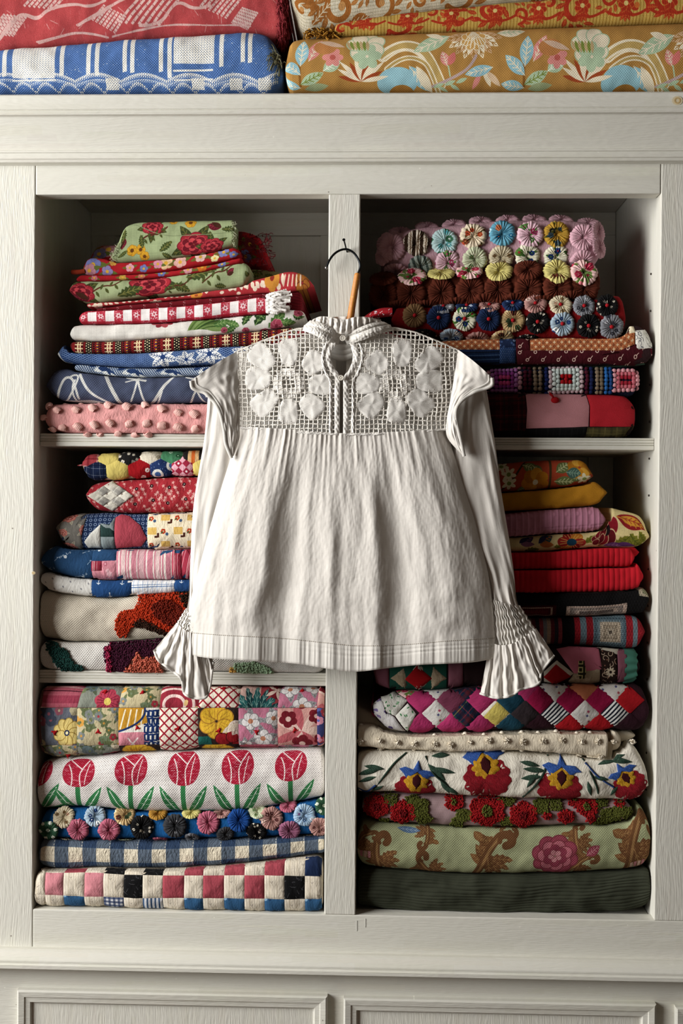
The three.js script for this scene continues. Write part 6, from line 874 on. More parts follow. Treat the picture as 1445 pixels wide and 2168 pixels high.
const stitchRows = (x, x0, x1, y0, y1, a, b, step = 5) => { for (let q = y0; q < y1; q += step) for (let p = x0; p < x1; p += step * 1.2) { x.fillStyle = (q / step) & 1 ? a : b; x.beginPath(); x.ellipse(p + step * 0.6, q + step / 2, step * 0.5, step * 0.36, 0.3, 0, TAU); x.fill(); } };
const ringSquare = (x, cx, cy, rings) => { for (const [w, h, c, d] of rings) { x.fillStyle = c; x.fillRect(cx - w, cy - h, 2 * w, 2 * h); x.strokeStyle = d ?? '#00000055'; x.lineWidth = 1; for (let k = 0; k < (2 * w) / 4; k++) { x.beginPath(); x.moveTo(cx - w + k * 4, cy - h); x.lineTo(cx - w + k * 4 + 2, cy - h + 4); x.moveTo(cx - w + k * 4, cy + h); x.lineTo(cx - w + k * 4 + 2, cy + h - 4); x.stroke(); } for (let k = 0; k < (2 * h) / 4; k++) { x.beginPath(); x.moveTo(cx - w, cy - h + k * 4); x.lineTo(cx - w + 4, cy - h + k * 4 + 2); x.moveTo(cx + w, cy - h + k * 4); x.lineTo(cx + w - 4, cy - h + k * 4 + 2); x.stroke(); } } };
{ const T = textile({ name: 'crochet_blanket', label: 'black crochet blanket with cream and maroon squares', cat: 'blanket', zf: -0.034, n: 2.3, nose: 0.9, depth: 0.28, endL: 10, endR: 14, bump: 'crochet', bs: 0.0013, wr: [0.003, 0.001],
    top: [[985, 1258], [1090, 1257], [1200, 1255], [1300, 1252], [1345, 1240], [1372, 1250]], bot: [[985, 1308], [1090, 1308], [1200, 1306], [1300, 1302], [1360, 1296], [1372, 1284]],
    draw(x, t) { x.fillStyle = '#131113'; x.fillRect(950, t.top, 500, 300); const P = (a, b) => t.p(a, b); let [a, b] = P(1261, 1296); ringSquare(x, a, b, [[64, 16, '#cdb5a6'], [56, 12, '#9c8f88'], [46, 8, '#d3bfb2'], [36, 5, '#8a7d78']]); [a, b] = P(1130, 1296); ringSquare(x, a, b, [[46, 15, '#5a1018'], [38, 11, '#d8c2b2'], [34, 9, '#6a141c'], [26, 6, '#7a1a22']]); [a, b] = P(1261, 1250); ringSquare(x, a, b, [[62, 8, '#b9a596']]); [a, b] = P(1372, 1252); ringSquare(x, a, b, [[22, 18, '#b5aa94'], [14, 12, '#9a9a7c']]); [a, b] = P(1372, 1292); ringSquare(x, a, b, [[20, 6, '#b5a294']]); } }); settle(T.group); }
{ const T = textile({ name: 'crochet_blanket', label: 'red, blue-grey and cream striped crochet blanket with a square spiral', cat: 'blanket', zf: -0.034, n: 2.3, nose: 0.9, depth: 0.28, endL: 10, endR: 14, bump: 'crochet', bs: 0.0013,
    top: [[985, 1312], [1100, 1310], [1190, 1308], [1280, 1304], [1345, 1306], [1363, 1322]], bot: [[985, 1368], [1100, 1366], [1190, 1366], [1280, 1370], [1345, 1371], [1363, 1350]],
    draw(x, t) { x.fillStyle = '#151316'; x.fillRect(950, t.top, 500, 300); const bar = (a, w, c) => { x.fillStyle = c; x.fillRect(a, t.top, w, 300); }; for (let a = 1100, i = 0; a < 1188; a += 8, i++) bar(a, 8, ['#a34a54', '#8c8f96', '#b5a08e', '#7a2c38', '#3f3a44'][i % 5]); for (let a = 985, i = 0; a < 1100; a += 8, i++) bar(a, 8, ['#8a2a38', '#8c8f96', '#b5a08e'][i % 3]); [[1214, 12, '#a3202e'], [1226, 13, '#6f8590'], [1239, 14, '#9c1c2a'], [1253, 70, '#6f8590'], [1323, 14, '#a3202e'], [1337, 10, '#6f8590'], [1347, 18, '#9c1c2a']].forEach((q) => bar(...q)); const [a, b] = t.p(1289, 1337); ringSquare(x, a, b, [[34, 30, '#5f7682'], [27, 25, '#7d929c'], [22, 20, '#c7b8a4'], [15, 14, '#b5a692'], [9, 8, '#cdbfab'], [3.5, 3, '#7a6e62']]); } }); settle(T.group); }
Object.assign(P_, {
  mauveSatin: solid('#8a5866', 'plain'), greenSatin: solid('#1f5a4c', 'plain'), greenSoft: solid('#4a8070', 'plain'), stone: print('grey stone silk', { tile: 0.05 }, '#a9997f', ditsy(['#b5a68c', '#9c8c74'], 8, 12)), redSilk: solid('#a80f18', 'plain'), pinkSilk: solid('#c9788c', 'plain'), whiteSilk: solid('#c9c2b4', 'plain'),
  paisleyBrown: print('brown paisley', { tile: 0.05, px: 240 }, '#3a2620', (x) => { for (let i = 0; i < 14; i++) scroll(x, rr(0, 100), rr(0, 100), rr(9, 17), rr(0, 6), 2, '#cdb8a0', pick([1, -1])); flower(x, 30, 75, 16, 9, '#d8cbb4', { petalW: 0.2, eye: '#3a2620' }); for (let i = 0; i < 12; i++) disc(x, rr(0, 100), rr(0, 100), 2, '#b5806a'); }),
  greenCheck: print('olive square print', { tile: 0.012 }, '#3a3a20', (x) => { x.strokeStyle = '#c9c184'; x.lineWidth = 14; x.strokeRect(22, 22, 56, 56); }), darkTwill: solid('#2a1416', 'plain'),
  magenta: solid('#a3184f'), hotPink: solid('#bf3f78'), mauveP: solid('#8a4660'), plum: solid('#3a1826'), dark: solid('#3a3034'), tealP: solid('#1f4f62'), scarlet: solid('#b51a26'), peach: solid('#c9805c'), yellowS: print('yellow and white', { tile: 0.05 }, '#dccb6a', stripes([[0, 44, '#e8e2d4']])),
  whiteSprig: print('white with tiny blue sprigs', { tile: 0.04, px: 200 }, '#dedbd6', ditsy(['#4a6a9a', '#c94f6a', '#5f8a5a'], 4, 7)), tartan: print('dark tartan', { tile: 0.04, px: 200 }, '#1f3350', plaid([[0, 16, '#7a2230'], [34, 6, '#2f6a4a'], [52, 3, '#d9c24a'], [66, 14, '#12203a'], [86, 4, '#b8404a']])), bwStripe: print('navy and white stripe', { tile: 0.0055 }, '#e0e0de', stripes([[0, 48, '#222838']])),
  greenSprigs: print('green sprigs on white', { tile: 0.04, px: 200 }, '#e0dfd6', (x) => { for (let i = 0; i < 16; i++) leaf(x, rr(0, 100), rr(0, 100), 15, 6, rr(0, 6), pick(['#3f8a52', '#5fa06a', '#c94f7a'])); }), purpleFl: print('white with purple pansies', { tile: 0.045 }, '#dfdcdc', ditsy(['#5f4a8a', '#8a7ab0', '#c9a0c0'], 6, 12)),
});
{ const T = textile({ name: 'silk_quilt', label: 'silk patchwork quilt with red diamonds on green and cream', zf: -0.03, n: 2.5, nose: 0.8, depth: 0.28, endL: 18, endR: 18, mat: P_.darkTwill,
    top: [[788, 1412], [800, 1400], [900, 1396], [1000, 1384], [1100, 1374], [1200, 1364], [1300, 1366], [1342, 1378], [1352, 1400]], bot: [[788, 1440], [806, 1456], [900, 1460], [1000, 1452], [1100, 1448], [1200, 1446], [1300, 1446], [1342, 1440], [1352, 1424]] }); const k = P_;
  patch(T, [[790, 1410], [822, 1400], [824, 1456], [796, 1446]], k.mauveSatin); patch(T, rect(824, 944, 1394, 1462), k.greenSatin, { puff: 0.0008 }); patch(T, [[826, 1434], [856, 1408], [862, 1434], [858, 1458]], k.stone, { base: 0.0012, rings: 3 }); patch(T, [[944, 1434], [914, 1406], [908, 1434], [912, 1458]], k.stone, { base: 0.0012, rings: 3 }); patch(T, [[856, 1434], [886, 1402], [912, 1434], [886, 1462]], k.whiteSilk, { base: 0.0014, rings: 3 }); patch(T, [[856, 1436], [882, 1408], [914, 1434], [884, 1457]], k.redSilk, { base: 0.002, rings: 3 });
  patch(T, [[948, 1396], [978, 1392], [980, 1456], [948, 1460]], k.mauveSatin); patch(T, [[980, 1390], [1030, 1382], [1030, 1452], [982, 1456]], k.darkTwill);
  patch(T, [[1148, 1420], [1176, 1396], [1212, 1424], [1180, 1448], [1150, 1440]], k.whiteSilk, { base: 0.001, rings: 3 }); patch(T, [[1148, 1430], [1174, 1404], [1206, 1430], [1174, 1448]], k.redSilk, { base: 0.0022, rings: 3 }); patch(T, [[1176, 1374], [1222, 1366], [1270, 1414], [1214, 1426]], k.pinkSilk); patch(T, [[1220, 1365], [1264, 1366], [1270, 1410], [1240, 1398]], k.pinkSilk); patch(T, [[1212, 1424], [1266, 1412], [1268, 1448], [1200, 1448]], k.stone); patch(T, [[1218, 1390], [1236, 1390], [1238, 1440], [1222, 1442]], k.greenCheck, { base: 0.0016, rings: 3 }); patch(T, [[1270, 1370], [1300, 1372], [1304, 1446], [1270, 1448]], k.paisleyBrown); patch(T, [[1264, 1364], [1310, 1368], [1304, 1384], [1272, 1374]], k.whiteSilk, { rings: 3 }); patch(T, [[1304, 1370], [1324, 1376], [1322, 1444], [1305, 1446]], k.mauveSatin);
  const fr = []; for (let j = 0; j <= 26; j++) for (let i = 0; i <= 6; i++) fr.push(0); const g = gridGeo(6, 40, (u, v) => { const s = T.S(1318 + u * 26, lerp(0.95, -0.95, v), 0.002 + 0.0016 * Math.sin(v * 34 + u * 2)).p; return s; }); mesh('satin_binding', g, k.greenSoft, T.group); settle(T.group); }
{ const T = textile({ name: 'diamond_quilt', label: 'magenta, pink and striped diamond patchwork quilt above the cream tufted bedspread', zf: -0.022, n: 2.6, nose: 0.8, depth: 0.3, endL: 20, endR: 20, mat: P_.plum, wr: [0.0024, 0.0012],
    top: [[786, 1484], [800, 1474], [860, 1464], [940, 1456], [1040, 1448], [1180, 1446], [1320, 1446], [1356, 1456], [1370, 1480]], bot: [[786, 1516], [820, 1542], [870, 1552], [960, 1550], [1080, 1546], [1200, 1544], [1320, 1546], [1356, 1540], [1370, 1520]] }); const k = P_, hw = 31.5, hh = 30;
  const rows = [[1454, 922, ['whiteSprig', 'tartan', 'hotPink', 'hotPink', 'whiteSprig', 'peach', 'whiteSprig', 'scarlet'], 0], [1479, 890, ['hotPink', 'mauveP', 'hotPink', 'tealP', 'magenta', 'magenta', 'magenta', 'scarlet'], 0], [1508, 922, ['whiteSprig', 'tartan', 'yellowS', 'dark', 'bwStripe', 'whiteSprig', 'bwStripe', 'dark'], 0], [1534, 890, ['hotPink', 'hotPink', 'hotPink', 'tealP', 'plum', 'scarlet', 'scarlet', 'plum'], 0]];
  rows.forEach(([y, x0, list]) => list.forEach((m, i) => { const cx = x0 + i * 62.5, cy = y; if (cx > 1352) return; patch(T, [[cx - hw, cy], [cx, cy - hh], [Math.min(cx + hw, 1369), cy], [cx, cy + hh]], k[m], { puff: 0.0016, rings: 3, rotUV: 0.78, step: 11 }); }));
  patch(T, [[806, 1476], [836, 1466], [862, 1480], [836, 1512], [812, 1502]], k.greenSprigs, { puff: 0.002 }); patch(T, [[790, 1486], [806, 1478], [812, 1502], [834, 1514], [858, 1546], [820, 1540], [792, 1512]], k.purpleFl, { puff: 0.002 }); patch(T, [[836, 1512], [862, 1486], [880, 1508], [862, 1546]], k.greenSprigs, { puff: 0.002, rotUV: 1 }); patch(T, [[838, 1466], [890, 1460], [862, 1478]], k.rosePink, { rings: 3 });
  textile({ parent: T.group, clothName: 'rolled_edge', zf: -0.03, n: 2, nose: 1, depth: 0.2, endL: 6, endR: 14, mat: k.hotPink, top: [[786, 1486], [800, 1480], [830, 1480]], bot: [[786, 1516], [800, 1522], [830, 1522]] }); settle(T.group); }
{ const cream = cloth('#e2d7c2', { bump: 'pucker', bs: 0.0006 }), yarn = cloth('#ece4d4', { bump: null });
  const T = textile({ name: 'tufted_bedspread', label: 'cream candlewick bedspread with small fluffy tufts', cat: 'blanket', zf: -0.012, n: 2.6, nose: 0.8, depth: 0.31, endL: 12, endR: 8, mat: cream, wr: [0.0026, 0.0012],
    top: [[752, 1536], [790, 1538], [860, 1552], [960, 1552], [1080, 1547], [1180, 1544], [1260, 1540], [1286, 1538]], bot: [[752, 1580], [820, 1585], [900, 1590], [1000, 1592], [1100, 1590], [1200, 1596], [1260, 1604], [1286, 1606]] }); srand(88);
  textile({ parent: T.group, clothName: 'lower_fold', zf: -0.024, n: 2, nose: 0.9, depth: 0.3, endL: 8, endR: 10, mat: cream, top: [[1240, 1542], [1290, 1544], [1312, 1552]], bot: [[1240, 1592], [1290, 1592], [1312, 1586]] }); textile({ parent: T.group, clothName: 'rear_fold', zf: -0.05, n: 2, nose: 0.9, depth: 0.26, endR: 16, mat: cream, top: [[1280, 1550], [1320, 1548], [1344, 1552]], bot: [[1280, 1576], [1320, 1570], [1344, 1562]] }); textile({ parent: T.group, clothName: 'rear_fold', zf: -0.05, n: 2, nose: 0.8, depth: 0.24, endL: 8, endR: 20, mat: cream, top: [[754, 1496], [790, 1512], [850, 1545]], bot: [[754, 1545], [800, 1550], [850, 1556]] });
  for (const [a, b] of [[762, 1566], [803, 1566], [840, 1570], [876, 1572], [919, 1574], [953, 1575], [994, 1570], [1033, 1566], [1070, 1565], [1104, 1568], [1147, 1567], [1187, 1565], [1228, 1568], [1263, 1568], [985, 1546], [1025, 1545], [1063, 1543], [1105, 1541], [1140, 1540], [1178, 1541], [1222, 1538], [1250, 1538], [920, 1550], [806, 1585], [876, 1592], [912, 1598], [952, 1598], [1000, 1595], [1030, 1592], [1066, 1592], [1105, 1596], [1146, 1600], [1186, 1602], [1226, 1600], [1270, 1600], [1298, 1558], [1338, 1556], [764, 1522]]) tuft(T, a, b, rr(7, 9), yarn, pomGeos); settle(T.group); }
const stitch = (key, hex, light, deep) => print(key, { tile: 0.024, px: 256, bump: 'satin', bs: 0.0004 }, hex, (x) => { for (let i = 0; i < 420; i++) { const a = rr(-10, 100), b = rr(-10, 100), g = 0.9 + 0.5 * Math.sin(a * 0.06) * Math.cos(b * 0.06); x.globalAlpha = rr(0.4, 0.9); line(x, [[a, b], [a + Math.cos(g) * 13, b + Math.sin(g) * 13]], 1.7, pick([light, deep, hex, deep])); } x.globalAlpha = 1; });
{ const T = textile({ name: 'embroidered_cover', label: 'white cover embroidered with red flowers, blue crowns and green leaf sprays', cat: 'blanket', zf: -0.008, n: 2.6, nose: 0.7, depth: 0.32, endL: 14, endR: 22, mat: cloth('#e2dccf', { bump: 'pucker', bs: 0.0006 }), wr: [0.0024, 0.0012],
    top: [[750, 1612], [762, 1594], [820, 1590], [940, 1592], [1060, 1592], [1180, 1600], [1290, 1592], [1335, 1576], [1362, 1612], [1370, 1650]], bot: [[750, 1662], [758, 1676], [860, 1678], [960, 1684], [1060, 1688], [1180, 1692], [1300, 1694], [1350, 1690], [1370, 1672]] });
  const red = stitch('red stitches', '#a31a2a', '#c23c48', '#7c0f1d'), yel = stitch('yellow stitches', '#cf9c1e', '#e8c24a', '#a8760f'), mar = cloth('#4a1018', { bump: 'satin' }), blu = stitch('blue stitches', '#3a63b0', '#6a8ecc', '#26478a'), grn = stitch('green stitches', '#3c5848', '#64806c', '#24382e'), opt = (n, b = 0.0006) => ({ name: n, base: b, puff: 0.0011, rings: 3, step: 6 });
  const bloom = (cx, cy, a, s) => {
    patch(T, turned(blob(0, 10, 40, 44, 12, 0.16, 36), cx, cy, a, s), red, opt('embroidered_petals')); patch(T, turned(blob(0, -12, 21, 40, 9, 0.3, 18), cx, cy, a, s), yel, opt('embroidered_star', 0.0014)); patch(T, turned([[-9, -22], [0, -30], [10, -22], [11, -10], [2, 2], [-9, -10]], cx, cy, a, s), mar, opt('embroidered_centre', 0.0022));
    patch(T, turned([[-40, -36], [-28, -42], [-10, -38], [-2, -58], [8, -40], [26, -40], [40, -30], [28, -28], [20, -20], [12, -30], [0, -36], [-12, -30], [-22, -18], [-30, -28]], cx, cy, a, s), blu, opt('embroidered_crown', 0.0012));
  };
  bloom(1028, 1634, -0.15, 1.12); bloom(1183, 1658, 0.1, 1.04); bloom(878, 1664, 0.15, 0.98); bloom(1326, 1654, -0.5, 0.82);
  const spray = (list) => list.forEach(([x0, y0, l, w, a]) => { const p = []; for (let i = 0; i <= 8; i++) p.push([l * i / 8, -w * Math.sin(Math.PI * i / 8) * 0.5]); for (let i = 7; i > 0; i--) p.push([l * i / 8, w * Math.sin(Math.PI * i / 8) * 0.5]); patch(T, turned(p, x0, y0, a), grn, opt('embroidered_leaf')); });
  spray([[756, 1636, 52, 12, -0.25], [770, 1618, 44, 11, 0.15], [758, 1652, 40, 9, -0.3], [904, 1614, 52, 15, 0.75], [930, 1642, 42, 13, 1.05], [908, 1622, 56, 11, 0.2], [935, 1660, 40, 10, 0.5], [912, 1600, 40, 9, -0.1], [1100, 1645, 46, 12, -0.1], [1104, 1624, 50, 12, 0.1], [1112, 1664, 40, 10, -0.9], [1098, 1610, 44, 10, 0.2], [1262, 1616, 62, 13, -0.35], [1250, 1640, 36, 9, 0.2], [1276, 1604, 60, 12, 0.1], [1240, 1650, 34, 9, 1.3], [785, 1676, 30, 8, -0.5], [1290, 1684, 30, 9, -1]]);
  const stem = (pts, m = grn) => mesh('embroidered_stem', tube(pts.map(([a, b]) => T.S(a, T.toV(a, b), 0.0006).p), 0.0018, 26, 6), m, T.group);
  stem([[860, 1594], [835, 1612], [812, 1640], [790, 1672]]); stem([[900, 1600], [915, 1632], [945, 1660], [966, 1680]]); stem([[1160, 1600], [1150, 1630], [1130, 1660], [1105, 1684]]); stem([[1232, 1604], [1250, 1640], [1262, 1670], [1264, 1692]]); stem([[756, 1668], [775, 1674], [795, 1660]], blu); stem([[1236, 1612], [1262, 1640], [1296, 1664]], blu); settle(T.group); }
{ const T = textile({ name: 'crewel_cover', label: 'pink cover with red poppies and olive leaves in wool embroidery', cat: 'blanket', zf: -0.024, n: 2.3, nose: 0.8, depth: 0.3, endL: 16, endR: 20, mat: print('pale mauve linen', { tile: 0.03, bump: 'plain' }, '#b59a9c', dots('#a98c90', 12, 2)), wr: [0.002, 0.0008],
    top: [[766, 1694], [790, 1682], [900, 1682], [1060, 1688], [1200, 1692], [1310, 1692], [1336, 1704]], bot: [[766, 1718], [800, 1734], [880, 1744], [1000, 1750], [1130, 1750], [1250, 1744], [1320, 1736], [1336, 1720]] }); srand(61);
  const red = yarnMat('#a31a20'), dk = yarnMat('#7a1018'), gr = yarnMat('#5f6428');
  const poppy = (cx, cy, r) => { pile(T, blob(cx, cy, r, 24, 6, 0.18, r * 0.85), red, 3.2, 'poppy_motif', 0.0026); pile(T, blob(cx, cy, r * 0.34, 12), pick([dk, gr]), 3, 'poppy_centre', 0.0036); };
  poppy(796, 1704, 24); poppy(852, 1716, 24); poppy(960, 1696, 18); poppy(1030, 1714, 34); poppy(1106, 1722, 27); poppy(1240, 1706, 20); poppy(1196, 1726, 16); poppy(1216, 1694, 15); poppy(1155, 1724, 9); poppy(1310, 1696, 12); poppy(1248, 1728, 10);
  for (const [a, b, r] of [[826, 1690, 12], [886, 1706, 18], [896, 1728, 14], [872, 1694, 12], [980, 1722, 14], [966, 1738, 12], [1072, 1692, 14], [1070, 1736, 11], [1142, 1706, 15], [1150, 1690, 10], [1175, 1702, 12], [1268, 1696, 14], [1290, 1722, 18], [1316, 1716, 14], [812, 1736, 10], [1270, 1738, 12]]) pile(T, blob(a, b, r, 10, 4, 0.5, r * 0.75, a), gr, 3, 'leaf_motif', 0.0022); settle(T.group); }
{ const T = textile({ name: 'brocade_cover', label: 'sage green brocade cover with a pink rose and brown acanthus scrolls', cat: 'blanket', zf: -0.016, n: 2.5, nose: 0.7, depth: 0.31, endL: 16, endR: 18, wr: [0.0022, 0.0006],
    top: [[756, 1756], [772, 1740], [880, 1746], [1000, 1752], [1130, 1752], [1250, 1746], [1320, 1736], [1350, 1706], [1374, 1730]], bot: [[756, 1822], [780, 1834], [880, 1844], [1000, 1851], [1120, 1850], [1240, 1846], [1350, 1838], [1374, 1822]], bump: 'chunky', bs: 0.0008, weave: 'twill', cell: 4, grain: 0.13,
    draw(x, t) {
      x.fillStyle = '#a8ad86'; x.fillRect(730, t.top, 700, 300); const P = (a, b) => t.p(a, b), B = '#7a5230', L = '#a27c4e';
      const acan = (cx, cy, s, a) => { const [p, q] = P(cx, cy); x.save(); x.translate(p, q); x.rotate(a); x.scale(s, s); for (let k = 0; k < 9; k++) leaf(x, -k * 3, 26 - k * 8, 40 - k * 2, 17, -2.5 + k * 0.42, k % 2 ? B : '#8a6038', L); line(x, [[-20, 46], [-8, 16], [6, -10], [26, -34], [44, -30], [46, -14], [34, -12]], 15, B); line(x, [[-18, 44], [-6, 14], [8, -12], [28, -32]], 5, L); scroll(x, 40, -22, 18, 3, 9, B, 1); for (let k = 0; k < 4; k++) leaf(x, 0, 10, 50, 18, 0.1 + k * 0.45, B, L, 5); x.restore(); };
      acan(1030, 1800, 1.15, 0); acan(796, 1806, 0.95, -0.6); acan(1335, 1780, 1.25, -0.25); acan(900, 1838, 0.8, -1.2); acan(1170, 1846, 0.6, 1.2); acan(1080, 1752, 0.7, 2); acan(905, 1766, 0.6, 2.7); acan(1215, 1772, 0.7, -0.6); acan(1225, 1820, 0.7, 0.4); acan(770, 1764, 0.6, 0.6);
      { const [p, q] = P(1172, 1808); for (let k = 0; k < 4; k++) flower(x, p, q, 48 - k * 11, 8 - k, ['#a34a5c', '#bf6f7c', '#983f54', '#c98a90'][k], { petalW: 0.4, edge: '#8a3c48', squash: 0.92 }); } { const [p, q] = P(1250, 1796); leaf(x, p - 12, q + 10, 34, 22, -0.6, '#a34a5c', '#c98a90'); } for (const [a, b] of [[768, 1802], [1345, 1828]]) { const [p, q] = P(a, b); for (let k = 0; k < 4; k++) { x.fillStyle = k % 2 ? '#c98a90' : '#d9b8a8'; x.fillRect(p - 14 + k * 8, q - 8, 6, 16); } }
      { const [p, q] = P(860, 1752); leaf(x, p - 20, q, 50, 16, 0.1, '#5f7a9a', '#8fa3b5'); }
    } }); settle(T.group); }
{ const T = textile({ name: 'corduroy_cover', label: 'dark olive corduroy cover at the bottom of the right stack', cat: 'blanket', zf: -0.02, n: 2.4, nose: 0.7, depth: 0.32, endL: 12, endR: 14, cols: 110, rows: 170, mat: cloth('#484b3e', { bump: 'wool', bs: 0.0004 }), wr: [0.004, 0.0008],
    ridge: (x, v) => 0.0019 * (Math.pow(Math.abs(Math.sin(v * 27 + 1.4 * noise2(x * 0.006, v * 1.2))), 0.6) - 0.7),
    top: [[754, 1852], [766, 1838], [880, 1845], [1000, 1851], [1120, 1850], [1240, 1846], [1350, 1838], [1370, 1842], [1379, 1860]], bot: [[754, 1918], [790, 1924], [880, 1932], [1000, 1938], [1120, 1940], [1240, 1934], [1340, 1926], [1370, 1912], [1379, 1896]] }); settle(T.group); }
// ================================================================ nail and hanger
const blackMetal = new THREE.MeshStandardMaterial({ color: '#1c1f22', metalness: 0.85, roughness: 0.32 });
{ const g = thing('nail', 'thin dark nail driven into the middle post above the blouse', 'nail');
  const a = at(735, 536, -0.004), b = at(727.5, 508, 0.034), d = b.clone().sub(a).normalize();
  mesh('shank', tube([a, a.clone().lerp(b, 0.5), b], 0.0013, 8, 10), blackMetal, g);
  const h = new THREE.CylinderGeometry(0.0026, 0.0022, 0.0018, 14); h.applyQuaternion(new THREE.Quaternion().setFromUnitVectors(new THREE.Vector3(0, 1, 0), d)); h.translate(b.x, b.y, b.z); mesh('head', h, blackMetal, g); settle(g); }
{ const g = thing('clothes_hanger', 'hanger with black hook and orange wooden neck holding the blouse', 'hanger'), z = 0.016;
  const pts = [[691, 566], [697, 551], [708, 537], [722, 529], [735, 528], [748, 535], [758, 549], [762, 563], [758, 578], [754, 592]].map(([a, b], i) => at(a, b, z + (i > 8 ? 0.003 : 0)));
  mesh('hook', tube(pts, 0.0019, 70, 10), blackMetal, g);
  const tip = new THREE.SphereGeometry(0.0028, 12, 10); const tp = at(690.5, 567, z); tip.translate(tp.x, tp.y, tp.z); mesh('hook_tip', tip, new THREE.MeshStandardMaterial({ color: '#9a9a98', metalness: 0.9, roughness: 0.3 }), g);
  srand(14); const c = canvas(128, 512), x = c.getContext('2d'); x.fillStyle = '#c07a2a'; x.fillRect(0, 0, 128, 512); for (let i = 0; i < 160; i++) { x.globalAlpha = rr(0.08, 0.3); x.fillStyle = pick(['#d9983f', '#9c5c1c', '#e0a552', '#a86a24']); x.fillRect(rr(0, 128), rr(-60, 512), rr(1, 4), rr(30, 220)); } x.globalAlpha = 1;
  const wood = new THREE.MeshPhysicalMaterial({ map: texOf(c), roughness: 0.5, clearcoat: 0.25, clearcoatRoughness: 0.5 });
  const s = [[757, 579], [756, 584], [750, 620], [745, 650], [738, 700]].map(([a, b]) => at(a, b, 0.021)); mesh('wooden_neck', tube(s, (t) => (t < 0.015 ? 0.0042 : lerp(0.0052, 0.0062, t)), 40, 18), wood, g);
  const cap = new THREE.CircleGeometry(0.0046, 16); const cp = at(757, 578.6, 0.021); cap.rotateX(-Math.PI / 2); cap.translate(cp.x, cp.y, cp.z); mesh('neck_end', cap, wood, g);
  // cloth wrapped arms inside the blouse; a loose end of the wrapping stands up beside the collar
  const wrap = print('red hanger wrapping', { tile: 0.03, px: 160, bump: 'plain' }, '#b01a28', (x2) => { for (let i = 0; i < 26; i++) { const a = rr(0, 100), b = rr(0, 100); disc(x2, a, b, rr(2, 5), pick(['#e8dfe0', '#d9cdd0', '#7d8296', '#8a1420'])); line(x2, [[a, b], [a + rr(-14, 14), b + rr(-10, 10)]], 2.4, '#e6dadb'); } });
  mesh('padded_arm', tube([[738, 688], [700, 676], [676, 682], [620, 712], [540, 752]].map(([a, b]) => at(a, b + 6, 0.0115)), 0.0068, 30, 14), wrap, g);
  mesh('padded_arm', tube([[738, 688], [770, 690], [830, 708], [900, 738], [940, 752]].map(([a, b]) => at(a, b + 6, 0.0115)), 0.0068, 30, 14), wrap, g);
  mesh('wrapping_end', gridGeo(20, 8, (u, v) => { const cx = lerp(764, 830, u), cy = lerp(684, 661, Math.pow(u, 0.7)) - 5 * Math.sin(u * 3.1), w = lerp(7, 10, Math.sin(u * 2.4)); return at(cx, cy + (v - 0.5) * 2 * w, 0.008 + 0.012 * Math.sin(v * 3.14) + 0.006 * u); }, (u, v) => [u * 0.05, v * 0.016]), wrap, g);
  settle(g); }
